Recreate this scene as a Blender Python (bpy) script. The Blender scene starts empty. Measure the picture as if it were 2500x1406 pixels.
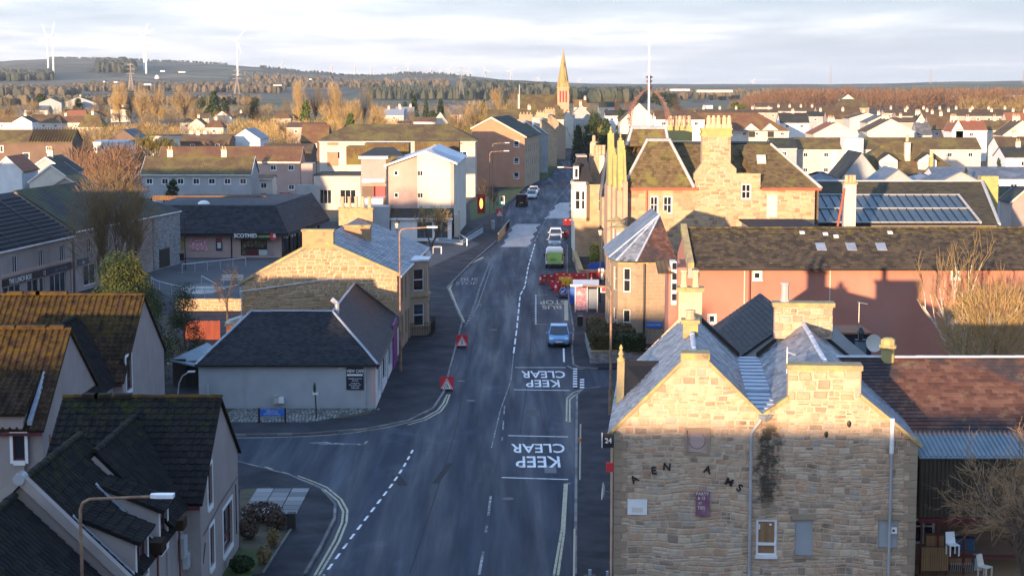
import bpy,math,random
from mathutils import Vector,Matrix
from mathutils.geometry import tessellate_polygon
sc=bpy.context.scene
C=sc.collection
pi=math.pi
# ---------------------------------------------------------------- camera
F,H=4300.0,20.5
TH=math.atan(498/F)
cT,sT=math.cos(TH),math.sin(TH)
cam=bpy.data.objects.new('camera',bpy.data.cameras.new('camera')); C.objects.link(cam)
cam.location=(0,0,H); cam.rotation_euler=(pi/2-TH,0,0)
cam.data.sensor_width=36; cam.data.lens=36*F/2500
cam.data.clip_start=1; cam.data.clip_end=80000
sc.camera=cam
# ---------------------------------------------------------------- light
SAZ,SEL=math.radians(19),math.radians(4.5)
sd=Vector((math.sin(SAZ)*math.cos(SEL),math.cos(SAZ)*math.cos(SEL),-math.sin(SEL)))
sun=bpy.data.objects.new('sun',bpy.data.lights.new('sun','SUN')); C.objects.link(sun)
sun.rotation_euler=sd.to_track_quat('-Z','Y').to_euler()
sun.data.energy=3.9; sun.data.angle=math.radians(0.53); sun.data.color=(1.0,0.67,0.40)
sc.view_settings.view_transform='Standard'; sc.view_settings.look='None'
sc.view_settings.gamma=1; sc.view_settings.use_curve_mapping=False
sc.view_settings.exposure=1.45
W=bpy.data.worlds.new('World'); sc.world=W; W.use_nodes=True
nt=W.node_tree; nt.nodes.clear()
def nd(t,kind,**kw):
    n=t.nodes.new(kind)
    for k,v in kw.items():
        if k.startswith('i_'):
            s=k[2:]; s=int(s) if s.isdigit() else s
            n.inputs[s].default_value=v
        else:setattr(n,k,v)
    return n
def lk(t,a,b):t.links.new(a,b)
def mth(t,op,a,b=None,c=None,clamp=False):
    n=nd(t,'ShaderNodeMath',operation=op); n.use_clamp=clamp
    for i,v in enumerate((a,b,c)):
        if v is None:continue
        if isinstance(v,(int,float)):n.inputs[i].default_value=v
        else:lk(t,v,n.inputs[i])
    return n.outputs[0]
def mixc(t,f,a,b,mode='MIX'):
    n=nd(t,'ShaderNodeMix',data_type='RGBA',blend_type=mode)
    for i,v in ((0,f),(6,a),(7,b)):
        if isinstance(v,(int,float)):n.inputs[i].default_value=v
        elif isinstance(v,tuple):n.inputs[i].default_value=tuple(v)+((1,) if len(v)==3 else ())
        else:lk(t,v,n.inputs[i])
    return n.outputs[2]
def ramp(t,f,cols,interp='LINEAR'):
    n=nd(t,'ShaderNodeValToRGB'); e=n.color_ramp.elements; n.color_ramp.interpolation=interp
    while len(e)<len(cols):e.new(.5)
    for i,(p,c) in enumerate(cols):e[i].position=p; e[i].color=tuple(c)+((1,) if len(c)==3 else ())
    lk(t,f,n.inputs[0]); return n.outputs[0]
sky=nd(nt,'ShaderNodeTexSky',sky_type='NISHITA',sun_disc=False,sun_elevation=SEL,sun_rotation=pi+SAZ,altitude=50)
tc=nd(nt,'ShaderNodeTexCoord'); sp=nd(nt,'ShaderNodeSeparateXYZ'); lk(nt,tc.outputs['Generated'],sp.inputs[0])
zc=mth(nt,'ADD',mth(nt,'MAXIMUM',sp.outputs[2],0.0),0.035)
def cloud(scl,sx,off,det=4,rough=.55):
    cb=nd(nt,'ShaderNodeCombineXYZ')
    lk(nt,mth(nt,'MULTIPLY',mth(nt,'DIVIDE',sp.outputs[0],zc),sx),cb.inputs[0])
    lk(nt,mth(nt,'DIVIDE',sp.outputs[1],zc),cb.inputs[1]); cb.inputs[2].default_value=off
    n=nd(nt,'ShaderNodeTexNoise',noise_dimensions='3D',i_Scale=scl,i_Detail=det,i_Roughness=rough)
    lk(nt,cb.outputs[0],n.inputs['Vector']); return n.outputs['Fac']
n1=cloud(.42,1.9,3.3,6,.6); n2=cloud(.15,1.5,11.0,4)
shape=mth(nt,'ADD',mth(nt,'MULTIPLY',n1,.5),mth(nt,'MULTIPLY',n2,.62))
# brighter towards the left, where the cloud bank thins
shape=mth(nt,'ADD',shape,mth(nt,'MULTIPLY',sp.outputs[0],-.34)); shape=mth(nt,'ADD',shape,-.022)
ccol=ramp(nt,shape,[(.40,(.40,.475,.56)),(.49,(.48,.545,.62)),(.56,(.60,.645,.70)),(.63,(.80,.80,.83)),(.72,(.94,.93,.92))])
hi=ramp(nt,mth(nt,'MULTIPLY',sp.outputs[2],1.0),[(.0,(1,1,1)),(.08,(.84,.96,1.12)),(.35,(.60,.86,1.32))])
ccol=mixc(nt,1.0,ccol,hi,'MULTIPLY')
hz=ramp(nt,sp.outputs[2],[(0,(1,1,1)),(.012,(.75,.75,.75)),(.03,(0,0,0))])
ccol=mixc(nt,mth(nt,'MULTIPLY',hz,.45),ccol,(.60,.68,.78))
scl=nd(nt,'ShaderNodeVectorMath',operation='SCALE'); lk(nt,ccol,scl.inputs[0]); scl.inputs['Scale'].default_value=6.2
fin=mixc(nt,.85,sky.outputs[0],scl.outputs[0])
bg=nd(nt,'ShaderNodeBackground',i_Strength=.10); lk(nt,fin,bg.inputs[0])
wo=nd(nt,'ShaderNodeOutputWorld'); lk(nt,bg.outputs[0],wo.inputs[0])
# ---------------------------------------------------------------- photo pixel -> world point helpers
def ray(x,y):
    v=(y-703)/F; return ((x-1250)/F,cT-v*sT,-sT-v*cT)
def P(x,y,Y):
    r=ray(x,y); t=Y/r[1]; return Vector((r[0]*t,Y,H+r[2]*t))
def G(x,y,z=0):
    r=ray(x,y); t=(z-H)/r[2]; return Vector((r[0]*t,r[1]*t,z))
def PX(x,y,X):
    r=ray(x,y); t=X/r[0]; return Vector((X,r[1]*t,H+r[2]*t))
# ---------------------------------------------------------------- materials
M={}
def mat(name, cols, rough=.85, scale=1.0, stretch=(1, 1, 1), rnd=0.0, detail=5, stain=None, moss=None, bump=None,
        metal=0.0, spec=.4, wave=None, rr=None, emit=None, trans=None):
    m=bpy.data.materials.new(name); m.use_nodes=True; t=m.node_tree; t.nodes.clear()
    M[name]=m
    b=nd(t,'ShaderNodeBsdfPrincipled'); o=nd(t,'ShaderNodeOutputMaterial'); lk(t,b.outputs[0],o.inputs[0])
    b.inputs['Roughness'].default_value=rough; b.inputs['Metallic'].default_value=metal
    b.inputs['Specular IOR Level'].default_value=spec
    g=nd(t,'ShaderNodeNewGeometry'); mp=nd(t,'ShaderNodeMapping'); lk(t,g.outputs['Position'],mp.inputs[0])
    mp.inputs['Scale'].default_value=stretch
    def noise(s,d=detail,dist=0.0,vec=None,r=.6):
        n=nd(t,'ShaderNodeTexNoise',i_Scale=s,i_Detail=d,i_Distortion=dist,i_Roughness=r)
        lk(t,vec or mp.outputs[0],n.inputs['Vector']); return n.outputs['Fac']
    if isinstance(cols,tuple):cols=[(0.3,tuple(c*.82 for c in cols)),(.7,tuple(min(1,c*1.15) for c in cols))]
    f=noise(scale)
    if rnd>0:
        oi=nd(t,'ShaderNodeObjectInfo')
        r=mth(t,'FRACT',mth(t,'ADD',oi.outputs['Random'],g.outputs['Random Per Island']))
        f=mth(t,'ADD',mth(t,'MULTIPLY',f,1-rnd),mth(t,'MULTIPLY',r,rnd))
    col=ramp(t,f,cols)
    for st in ([stain] if stain and not isinstance(stain,list) else (stain or [])):
        v=None
        if len(st)>5:
            m2=nd(t,'ShaderNodeMapping'); lk(t,g.outputs['Position'],m2.inputs[0]); m2.inputs['Scale'].default_value=st[5]; v=m2.outputs[0]
        k=mth(t,'MULTIPLY',mth(t,'SMOOTHSTEP',noise(st[1],6,.3,v),st[2],st[3]) if False else ramp(t,noise(st[1],6,.3,v),[(st[2],(0,0,0)),(st[3],(1,1,1))]),st[4])
        col=mixc(t,k,col,st[0])
    if moss:
        s2=nd(t,'ShaderNodeSeparateXYZ'); lk(t,g.outputs['Position'],s2.inputs[0])
        mr=nd(t,'ShaderNodeMapRange',i_1=moss[3],i_2=moss[4],i_3=-.16,i_4=.14); lk(t,s2.outputs[2],mr.inputs[0])
        k=ramp(t,mth(t,'ADD',noise(2.2,6,.2),mr.outputs[0]),[(moss[1],(0,0,0)),(moss[2],(1,1,1))])
        col=mixc(t,k,col,moss[0])
    lk(t,col,b.inputs['Base Color'])
    if rr:
        q=ramp(t,noise(rr[2],4,.2),[(.35,(rr[0],)*3),(.65,(rr[1],)*3)]); lk(t,q,b.inputs['Roughness'])
    h=None
    if wave:
        w=nd(t,'ShaderNodeTexWave',wave_type='BANDS',bands_direction=wave[0],i_Scale=.314/wave[1])
        lk(t,g.outputs['Position'],w.inputs[0]); h=w.outputs['Fac']
    if bump:
        n=noise(bump[1],3); h=n if h is None else mth(t,'ADD',n,h)
    if h is not None:
        bp=nd(t,'ShaderNodeBump',i_Strength=1.0,i_Distance=(bump[0] if bump else .03)); lk(t,h,bp.inputs['Height']); lk(t,bp.outputs[0],b.inputs['Normal'])
    if emit:b.inputs['Emission Color'].default_value=(*emit[0],1); b.inputs['Emission Strength'].default_value=emit[1]
    if trans:b.inputs['Transmission Weight'].default_value=trans
    return m
def pal(*cs):return [(i/(len(cs)-1)*.6+.2 if len(cs)>1 else .5,c) for i,c in enumerate(cs)]
K=(.012,.012,.01)
mat('asphalt', [(.3, (0.012, 0.0165, 0.028)), (.5, (0.02, 0.028, 0.046)), (.7, (0.032, 0.045, 0.072))], rough=.6, scale=.7, stretch=(1.3, .07, 1),
    stain=[((.07, .095, .13), .5, .54, .85, .22, (1.6, .05, 1)), ((.012, .015, .02), 1.0, .58, .76, .35, (1.7, .04, 1)), ((.09, .12, .16), .22, .60, .70, .35, (1, .6, 1)), ((.012, .014, .018), .35, .63, .75, .5, (.5, .5, 1))], bump=(.01, 30), rr=(.5, .9, .5), spec=.3)
mat('pave_asphalt',[(.3,(0.0156,0.0168,0.0218)),(.7,(0.0330,0.0360,0.0462))],rough=.8,scale=.6,stain=((0.0510,0.0570,0.0748),.5,.6,.8,.4),bump=(.008,30),rr=(.7,.95,.4),spec=.2)
mat('plaza',[(.3,(0.0450,0.0473,0.0512)),(.7,(0.0788,0.0825,0.0896))],rough=.85,scale=.4,bump=(.01,20))
mat('patch',[(.3,(.30,.27,.26)),(.7,(.42,.38,.36))],rough=.7,scale=.8,stretch=(1,.3,1),stain=((.2,.2,.2),.5,.5,.7,.5,(1.2,.1,1)))
mat('paint',[(.3,(.55,.56,.56)),(.6,(.8,.8,.8))],rough=.6,scale=3,stain=((.12,.13,.14),2.2,.58,.66,.9))
mat('paint_worn',[(.3,(.10,.105,.11)),(.6,(.42,.42,.42))],rough=.6,scale=4,stain=((.05,.055,.06),2.6,.42,.56,1))
mat('paint_yellow',[(.3,(.30,.27,.18)),(.6,(.46,.42,.28))],rough=.6,scale=4,stain=((.09,.09,.09),2.5,.55,.65,.8))
mat('kerb',pal((.10,.10,.10),(.22,.21,.2)),rnd=.6,scale=2,bump=(.01,20))
mat('slab',pal((.13,.135,.14),(.2,.2,.2),(.26,.26,.26)),rnd=.8,scale=1,bump=(.005,20))
mat('sett',pal((.10,.11,.10),(.2,.21,.2),(.3,.3,.29)),rnd=.7,scale=3)
mat('grass',[(.3,(.028,.05,.012)),(.55,(.06,.09,.02)),(.75,(.12,.12,.035))],scale=.6,rough=.95,bump=(.04,9))
mat('soil',[(.3,(.045,.035,.02)),(.7,(.09,.075,.04))],scale=1.2,stain=((.04,.07,.015),.6,.5,.65,.8),bump=(.05,8))
mat('town_ground',[(.3,(.04,.045,.03)),(.5,(.08,.075,.05)),(.7,(.13,.10,.06))],scale=.08,stain=((.05,.09,.02),.05,.52,.6,.9),bump=(.05,3))
mat('harl',[(.3,(.29,.245,.225)),(.7,(.36,.31,.285))],scale=.7,stain=((.2,.19,.18),.6,.58,.75,.5,(1,1,.2)),bump=(.02,28))
mat('harl_cream',[(.3,(.50,.44,.38)),(.7,(.60,.54,.47))],scale=.5,stain=((.32,.30,.27),.6,.55,.75,.5,(1,1,.2)),bump=(.015,18))
mat('harl_grey',[(.3,(.30,.32,.33)),(.7,(.38,.40,.41))],scale=.5,stain=((.26,.24,.22),.5,.55,.75,.5,(1,1,.3)),bump=(.01,18))
mat('harl_pink',[(.3,(.42,.30,.26)),(.7,(.50,.37,.32))],scale=.5,stain=((.3,.25,.23),.5,.6,.8,.5,(1,1,.3)),bump=(.01,18))
mat('harl_red',[(.3,(.39,.155,.11)),(.7,(.46,.205,.145))],scale=.35,stain=[((.33,.20,.17),.25,.48,.7,.6),((.25,.12,.11),.6,.55,.78,.6,(1,1,.15))],bump=(.02,20))
mat('white',[(.3,(.66,.66,.64)),(.7,(.8,.8,.78))],scale=1,rough=.6)
mat('cream',[(.3,(.58,.52,.42)),(.7,(.68,.62,.52))],scale=.5,rough=.8,stain=((.4,.36,.3),.8,.6,.8,.4,(1,1,.2)))
mat('upvc',(.74,.74,.74),rough=.4)
mat('orange_brick',[(.3,(.42,.20,.12)),(.7,(.50,.26,.16))],scale=.5,bump=(.008,20),wave=('Z',.3))
mat('brown_brick',[(.3,(.13,.09,.07)),(.7,(.18,.125,.09))],scale=.5,bump=(.008,20),wave=('Z',.3))
mat('mortar',[(.3,(0.396,0.300,0.214)),(.7,(0.568,0.439,0.316))],scale=3,bump=(.01,20))
mat('rubble',pal((0.275,0.207,0.150),(0.409,0.287,0.189),(0.497,0.367,0.250),(0.445,0.271,0.166),(0.568,0.438,0.302),(0.373,0.310,0.250)),rnd=.6,scale=2.5,stain=[((0.0392,0.0358,0.0291),.8,.60,.74,.75),((0.3808,0.3360,0.1120),1.1,.66,.76,.6)],bump=(.025,9))
mat('rubble_gold',pal((0.270,0.179,0.094),(0.356,0.242,0.127),(0.400,0.281,0.152),(0.324,0.199,0.107),(0.432,0.320,0.180)),rnd=.6,scale=2.5,stain=((.08,.065,.045),.8,.62,.76,.6),bump=(.02,9))
mat('ashlar',pal((.27,.20,.135),(.34,.26,.18),(.31,.225,.145)),rnd=.4,scale=1.2,stain=[((.10,.085,.07),.7,.56,.72,.6,(1,1,.4)),((.38,.34,.14),.9,.66,.78,.5)],bump=(.01,12))
mat('sandstone',[(.3,(.34,.235,.15)),(.5,(.42,.31,.20)),(.7,(.48,.37,.24))],scale=1.0,stain=[((.12,.095,.07),.5,.6,.78,.6,(1,1,.4)),((.42,.38,.12),.9,.66,.78,.5)],bump=(.015,10),wave=('Z',.32))
mat('sandstone_pink',[(.3,(.44,.27,.19)),(.7,(.52,.34,.24))],scale=1.0,stain=((.25,.15,.10),.6,.6,.78,.5),bump=(.015,10),wave=('Z',.32))
mat('cope',[(.3,(.25,.19,.12)),(.55,(.36,.29,.14)),(.75,(.42,.40,.10))],scale=2,stain=((.06,.06,.04),1.5,.58,.7,.7),bump=(.02,12))
mat('lichen_stone',[(.3,(.36,.28,.14)),(.6,(.42,.37,.13)),(.8,(.46,.42,.15))],scale=1.5,bump=(.02,10))
mat('slate',pal((.085,.095,.11),(.15,.17,.20),(.24,.27,.31)),rnd=.6,scale=.7,rough=.5,stain=((.28,.31,.35),.45,.5,.75,.5),bump=(.006,20),rr=(.35,.6,1.0))
mat('slate_dark',spec=.15,cols=pal((0.0132,0.0144,0.0185),(0.0240,0.0264,0.0330),(0.0360,0.0360,0.0409)),rnd=.6,scale=1.2,rough=.6,stain=((0.0450,0.0420,0.0231),1.6,.60,.75,.5),bump=(.008,20))
mat('slate_red',spec=.15,cols=pal((0.0800,0.0440,0.0360),(0.1280,0.0640,0.0480),(0.1680,0.0960,0.0720)),rnd=.55,scale=1.2,stain=[((0.0400,0.0440,0.0520),.35,.5,.6,.75,(1,1,1)),((0.2240,0.1840,0.1120),1.1,.62,.72,.55)],bump=(.01,15))
mat('slate_moss',spec=.15,cols=pal((0.0800,0.0600,0.0360),(0.1360,0.1040,0.0560),(0.1760,0.1240,0.0720)),rnd=.5,scale=1.3,stain=[((0.1920,0.1840,0.0480),.9,.52,.66,.75),((0.1760,0.0800,0.0480),.6,.6,.72,.6)],bump=(.012,12))
MOSS=(.10,.115,.018)
mat('tile_brown',pal((0.0217,0.0136,0.0087),(0.0434,0.0260,0.0161),(0.0620,0.0372,0.0223)),rnd=.5,scale=3,rough=.9,spec=.15,moss=((0.0806,0.0527,0.0124),.53,.74,4.2,7.6),stain=((0.0124,0.0099,0.0081),.5,.5,.65,.6),bump=(.01,14))
mat('tile_black',pal((0.0070,0.0065,0.0072),(0.0130,0.0120,0.0121),(0.0210,0.0180,0.0154)),rnd=.5,scale=3,rough=.85,spec=.15,moss=((0.0275,0.0325,0.0066),.60,.78,4.2,7.6),stain=((0.0750,0.0750,0.0715),4,.72,.76,.9),bump=(.01,14))
mat('tile_umber',spec=.15,cols=pal((0.0400,0.0336,0.0272),(0.0680,0.0544,0.0400),(0.1040,0.0800,0.0520)),rnd=.6,scale=3,rough=.8,moss=((0.1600,0.1320,0.0320),.50,.68,8.5,11.8),stain=((0.1760,0.1440,0.0960),2.5,.6,.68,.6),bump=(.012,14))
for nm,c,ms in (('roof_brown',(.10,.06,.035),(.15,.11,.04)),('roof_dark',(.032,.034,.036),(.07,.075,.02)),('roof_moss',(.115,.075,.035),(.20,.17,.04)),('roof_red',(.28,.10,.055),(.25,.13,.06)),('roof_rust',(.16,.075,.04),(.2,.14,.04)),('roof_grey',(.10,.105,.11),(.2,.21,.22))):
    mat(nm,[(.3,tuple(k*.75 for k in c)),(.7,tuple(k*1.2 for k in c))],scale=2.0,stain=[(ms,.35,.45,.62,.7),(tuple(k*.6 for k in c),1.5,.55,.7,.5)],wave=('X',.3),bump=(.03,8))
mat('lead',[(.3,(.20,.23,.27)),(.7,(.34,.37,.42))],scale=2,rough=.45,spec=.5)
mat('lead_bright',[(.3,(.30,.35,.42)),(.7,(.58,.64,.72))],scale=1.6,stretch=(.5,2.6,1),rough=.35,bump=(.03,4))
mat('glass',(.018,.024,.030),rough=.06,spec=.9)
mat('glass_blue',(.07,.16,.20),rough=.1,spec=.8)
mat('glass_roof',[(.3,(0.0300,0.0510,0.0630)),(.7,(0.0600,0.0840,0.0930))],scale=1.5,rough=.3,spec=.6)
mat('curtain',[(.3,(.35,.33,.30)),(.7,(.55,.53,.5))],scale=3)
mat('black',(.012,.012,.013),rough=.5); mat('dark_wood',(.03,.026,.022),rough=.7)
mat('navy',(.012,.016,.035),rough=.5); mat('steel',(.32,.33,.34),rough=.4,metal=.6)
mat('rust_pole',[(.3,(.17,.085,.05)),(.6,(.30,.19,.12)),(.75,(.36,.27,.2))],scale=3,rough=.6)
mat('pipe_grey',(.38,.38,.38),rough=.5); mat('pipe_red',(.16,.05,.035),rough=.5); mat('cast_iron',(.02,.02,.022),rough=.45)
mat('red',(.55,.03,.04),rough=.45); mat('red_dark',(.28,.02,.02),rough=.5); mat('yellow',(.70,.42,.03),rough=.5); mat('blue',(.02,.10,.48),rough=.45)
mat('blue_sign',(.03,.16,.55),rough=.4); mat('orange',(.5,.16,.04),rough=.6); mat('fence_orange',[(.3,(.16,.035,.02)),(.7,(.24,.06,.03))],scale=1,stretch=(3,3,.4))
mat('purple',(.20,.03,.20),rough=.5); mat('clay',[(.3,(.50,.28,.17)),(.7,(.62,.42,.28))],scale=2); mat('clay_buff',[(.3,(.48,.38,.22)),(.7,(.62,.52,.34))],scale=2)
mat('red_paint',(.42,.08,.04),rough=.5); mat('wood_tan',[(.3,(.20,.12,.06)),(.7,(.32,.19,.09))],scale=1.5,stretch=(6,6,.5)); mat('maroon',(.10,.015,.02),rough=.5)
mat('clad_brown',(.055,.045,.03),rough=.6); mat('clad_blue',[(.3,(.12,.17,.20)),(.7,(.2,.26,.30))],scale=1,rough=.45)
mat('galv',(.55,.57,.58),rough=.4,metal=.3); mat('turbine',(.8,.8,.8),rough=.5); mat('mast',(.8,.8,.8),rough=.4)
mat('iron_crown',[(.3,(.14,.07,.06)),(.7,(.25,.15,.14))],scale=3)
mat('bark',[(.3,(.07,.05,.035)),(.7,(.14,.10,.07))],scale=3,stretch=(1,1,.3)); mat('birch',[(.35,(.30,.24,.18)),(.5,(.62,.55,.46))],scale=4,stretch=(1,1,.5))
mat('twig_gold',pal((.27,.17,.07),(.42,.29,.12),(.35,.25,.08)),rnd=.6,scale=.3)
mat('twig_tan',pal((.17,.115,.05),(.26,.18,.08),(.2,.16,.06)),rnd=.6,scale=.3)
mat('twig_red',pal((.13,.07,.042),(.20,.115,.065),(.16,.10,.055)),rnd=.6,scale=.1)
mat('twig_dark',pal((.06,.045,.03),(.10,.075,.05)),rnd=.6,scale=.3)
mat('twig_olive',pal((.16,.13,.03),(.26,.22,.05)),rnd=.6,scale=.3)
mat('leaf_dark',pal((.010,.022,.010),(.022,.045,.018),(.04,.07,.02)),rnd=.7,scale=.8)
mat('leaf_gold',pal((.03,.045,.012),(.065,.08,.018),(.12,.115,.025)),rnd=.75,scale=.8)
mat('leaf_green',pal((.03,.06,.012),(.07,.11,.02),(.12,.15,.03)),rnd=.7,scale=.8)
mat('hedge_leaf',pal((.035,.035,.015),(.08,.06,.025),(.12,.085,.035)),rnd=.7,scale=1)
mat('hedge_green',pal((.015,.028,.01),(.035,.055,.016)),rnd=.7,scale=1)
mat('heather',pal((.045,.03,.02),(.10,.055,.04),(.07,.05,.03)),rnd=.7,scale=1)
mat('car_blue',(.17,.36,.62),rough=.25,spec=.6); mat('car_white',(.6,.62,.64),rough=.25,spec=.6); mat('car_silver',(.33,.38,.44),rough=.25,spec=.6); mat('car_black',(.012,.012,.014),rough=.2,spec=.6); mat('car_red',(.4,.02,.03),rough=.3)
mat('van_green',[(.3,(.22,.45,.10)),(.7,(.35,.6,.18))],rough=.4); mat('tyre',(.012,.012,.012),rough=.8); mat('lamp_glass',(.7,.72,.75),rough=.2)
mat('tail_red',(.3,.01,.01),rough=.3); mat('green_light',(.1,.9,.6),emit=((.2,1,.7),6)); mat('ad_glow',(.9,.35,.05),emit=((1,.35,.06),1.6))
mat('skin',(.5,.3,.22)); mat('cloth_dark',(.015,.016,.02))
mat('poster_green',[(.35,(.03,.10,.02)),(.5,(.25,.35,.10)),(.6,(.5,.08,.05)),(.7,(.7,.6,.4))],scale=3.0,rough=.5)
mat('poster_pink',[(.35,(.6,.65,.6)),(.5,(.55,.1,.18)),(.6,(.75,.72,.7)),(.7,(.2,.45,.15))],scale=2.6,rough=.5)
mat('shop_stock',[(.3,(.015,.015,.015)),(.5,(.08,.075,.04)),(.6,(.2,.2,.12)),(.7,(.35,.12,.1))],scale=5,rough=.3)
mat('purple_faded',[(.3,(.18,.06,.10)),(.6,(.24,.12,.17)),(.75,(.4,.35,.38))],scale=3); mat('blue_box',(.03,.07,.12))
# black mould streak under the tenement's valley gutter, a stain with its own shape on every stone it crosses
for nm in ('rubble','mortar'):
    t=M[nm].node_tree; b=[n for n in t.nodes if n.type=='BSDF_PRINCIPLED'][0]; src=b.inputs['Base Color'].links[0].from_socket
    g=nd(t,'ShaderNodeNewGeometry'); s_=nd(t,'ShaderNodeSeparateXYZ'); lk(t,g.outputs['Position'],s_.inputs[0])
    n_=nd(t,'ShaderNodeTexNoise',i_Scale=2.4,i_Detail=9,i_Roughness=.75); lk(t,g.outputs['Position'],n_.inputs['Vector'])
    dx=mth(t,'ABSOLUTE',mth(t,'SUBTRACT',s_.outputs[0],10.15)); dx=mth(t,'SUBTRACT',dx,mth(t,'MULTIPLY',mth(t,'SUBTRACT',n_.outputs['Fac'],.5),2.4))
    k=ramp(t,dx,[(.15,(1,1,1)),(.62,(0,0,0))]); zz=nd(t,'ShaderNodeMapRange',i_1=3.2,i_2=4.2); lk(t,s_.outputs[2],zz.inputs[0]); z2=nd(t,'ShaderNodeMapRange',i_1=7.35,i_2=6.9); lk(t,s_.outputs[2],z2.inputs[0])
    yy=nd(t,'ShaderNodeMapRange',i_1=73.0,i_2=72.0); lk(t,s_.outputs[1],yy.inputs[0])
    k=mth(t,'MULTIPLY',mth(t,'MULTIPLY',mth(t,'MULTIPLY',k,zz.outputs[0]),z2.outputs[0]),mth(t,'MULTIPLY',yy.outputs[0],.88)); lk(t,mixc(t,k,src,(.018,.019,.012)),b.inputs['Base Color'])
mat('sandstone_block',pal((.30,.20,.12),(.42,.30,.19),(.48,.37,.24),(.36,.22,.14),(.46,.35,.2)),rnd=.7,scale=1.0,stain=((.44,.41,.14),.7,.6,.74,.6),bump=(.02,9))
mat('glass_sky',(.25,.28,.32),rough=.15,spec=.8); mat('lead_stone',[(.3,(.42,.40,.38)),(.7,(.55,.53,.5))],scale=2,rough=.6)
mat('rubble_grey',[(.3,(.10,.105,.11)),(.5,(.25,.25,.25)),(.7,(.40,.39,.36))],scale=2.5,stretch=(1,.5,2.5),bump=(.04,6)); mat('poster_white',[(.3,(.6,.65,.62)),(.7,(.35,.5,.4))],scale=2)
mat('spire_stone',[(.3,(.30,.22,.09)),(.7,(.40,.31,.14))],scale=.5,bump=(.05,2)); mat('slate_moss2',pal((0.0300,0.0288,0.0180),(0.0540,0.0480,0.0270),(0.0780,0.0660,0.0360)),rnd=.5,scale=.8,stain=((0.0900,0.0720,0.0240),.3,.5,.65,.6))
mat('conifer_far',pal((.03,.045,.03),(.055,.068,.045),(.08,.085,.055)),rnd=.8,scale=.01); mat('wood_far',pal((.09,.08,.05),(.14,.11,.07),(.17,.13,.08),(.07,.075,.05)),rnd=.8,scale=.01)
mat('twig_tan2',pal((.13,.085,.045),(.22,.15,.075),(.17,.13,.06)),rnd=.6,scale=.6); mat('twig_gold2',pal((.22,.13,.06),(.34,.22,.12)),rnd=.6,scale=.5); mat('leaf_lime',pal((.10,.16,.02),(.2,.24,.03)),rnd=.7); mat('ad_pink',[(.4,(.45,.42,.44)),(.55,(.5,.12,.18)),(.65,(.42,.4,.42))],scale=2.2,rough=.3); mat('galv_far',(.30,.27,.25),rough=.6)

mat('roof_felt',[(.3,(.05,.055,.062)),(.7,(.09,.10,.11))],rough=.95,spec=.1)
mat('black_tar',(.012,.014,.018),rough=.7,spec=.2)
mat('turbine_hazed',(.42,.46,.52),rough=.7)  # grey-blue copy of the white: distance haze put into the far turbines' colour

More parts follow.
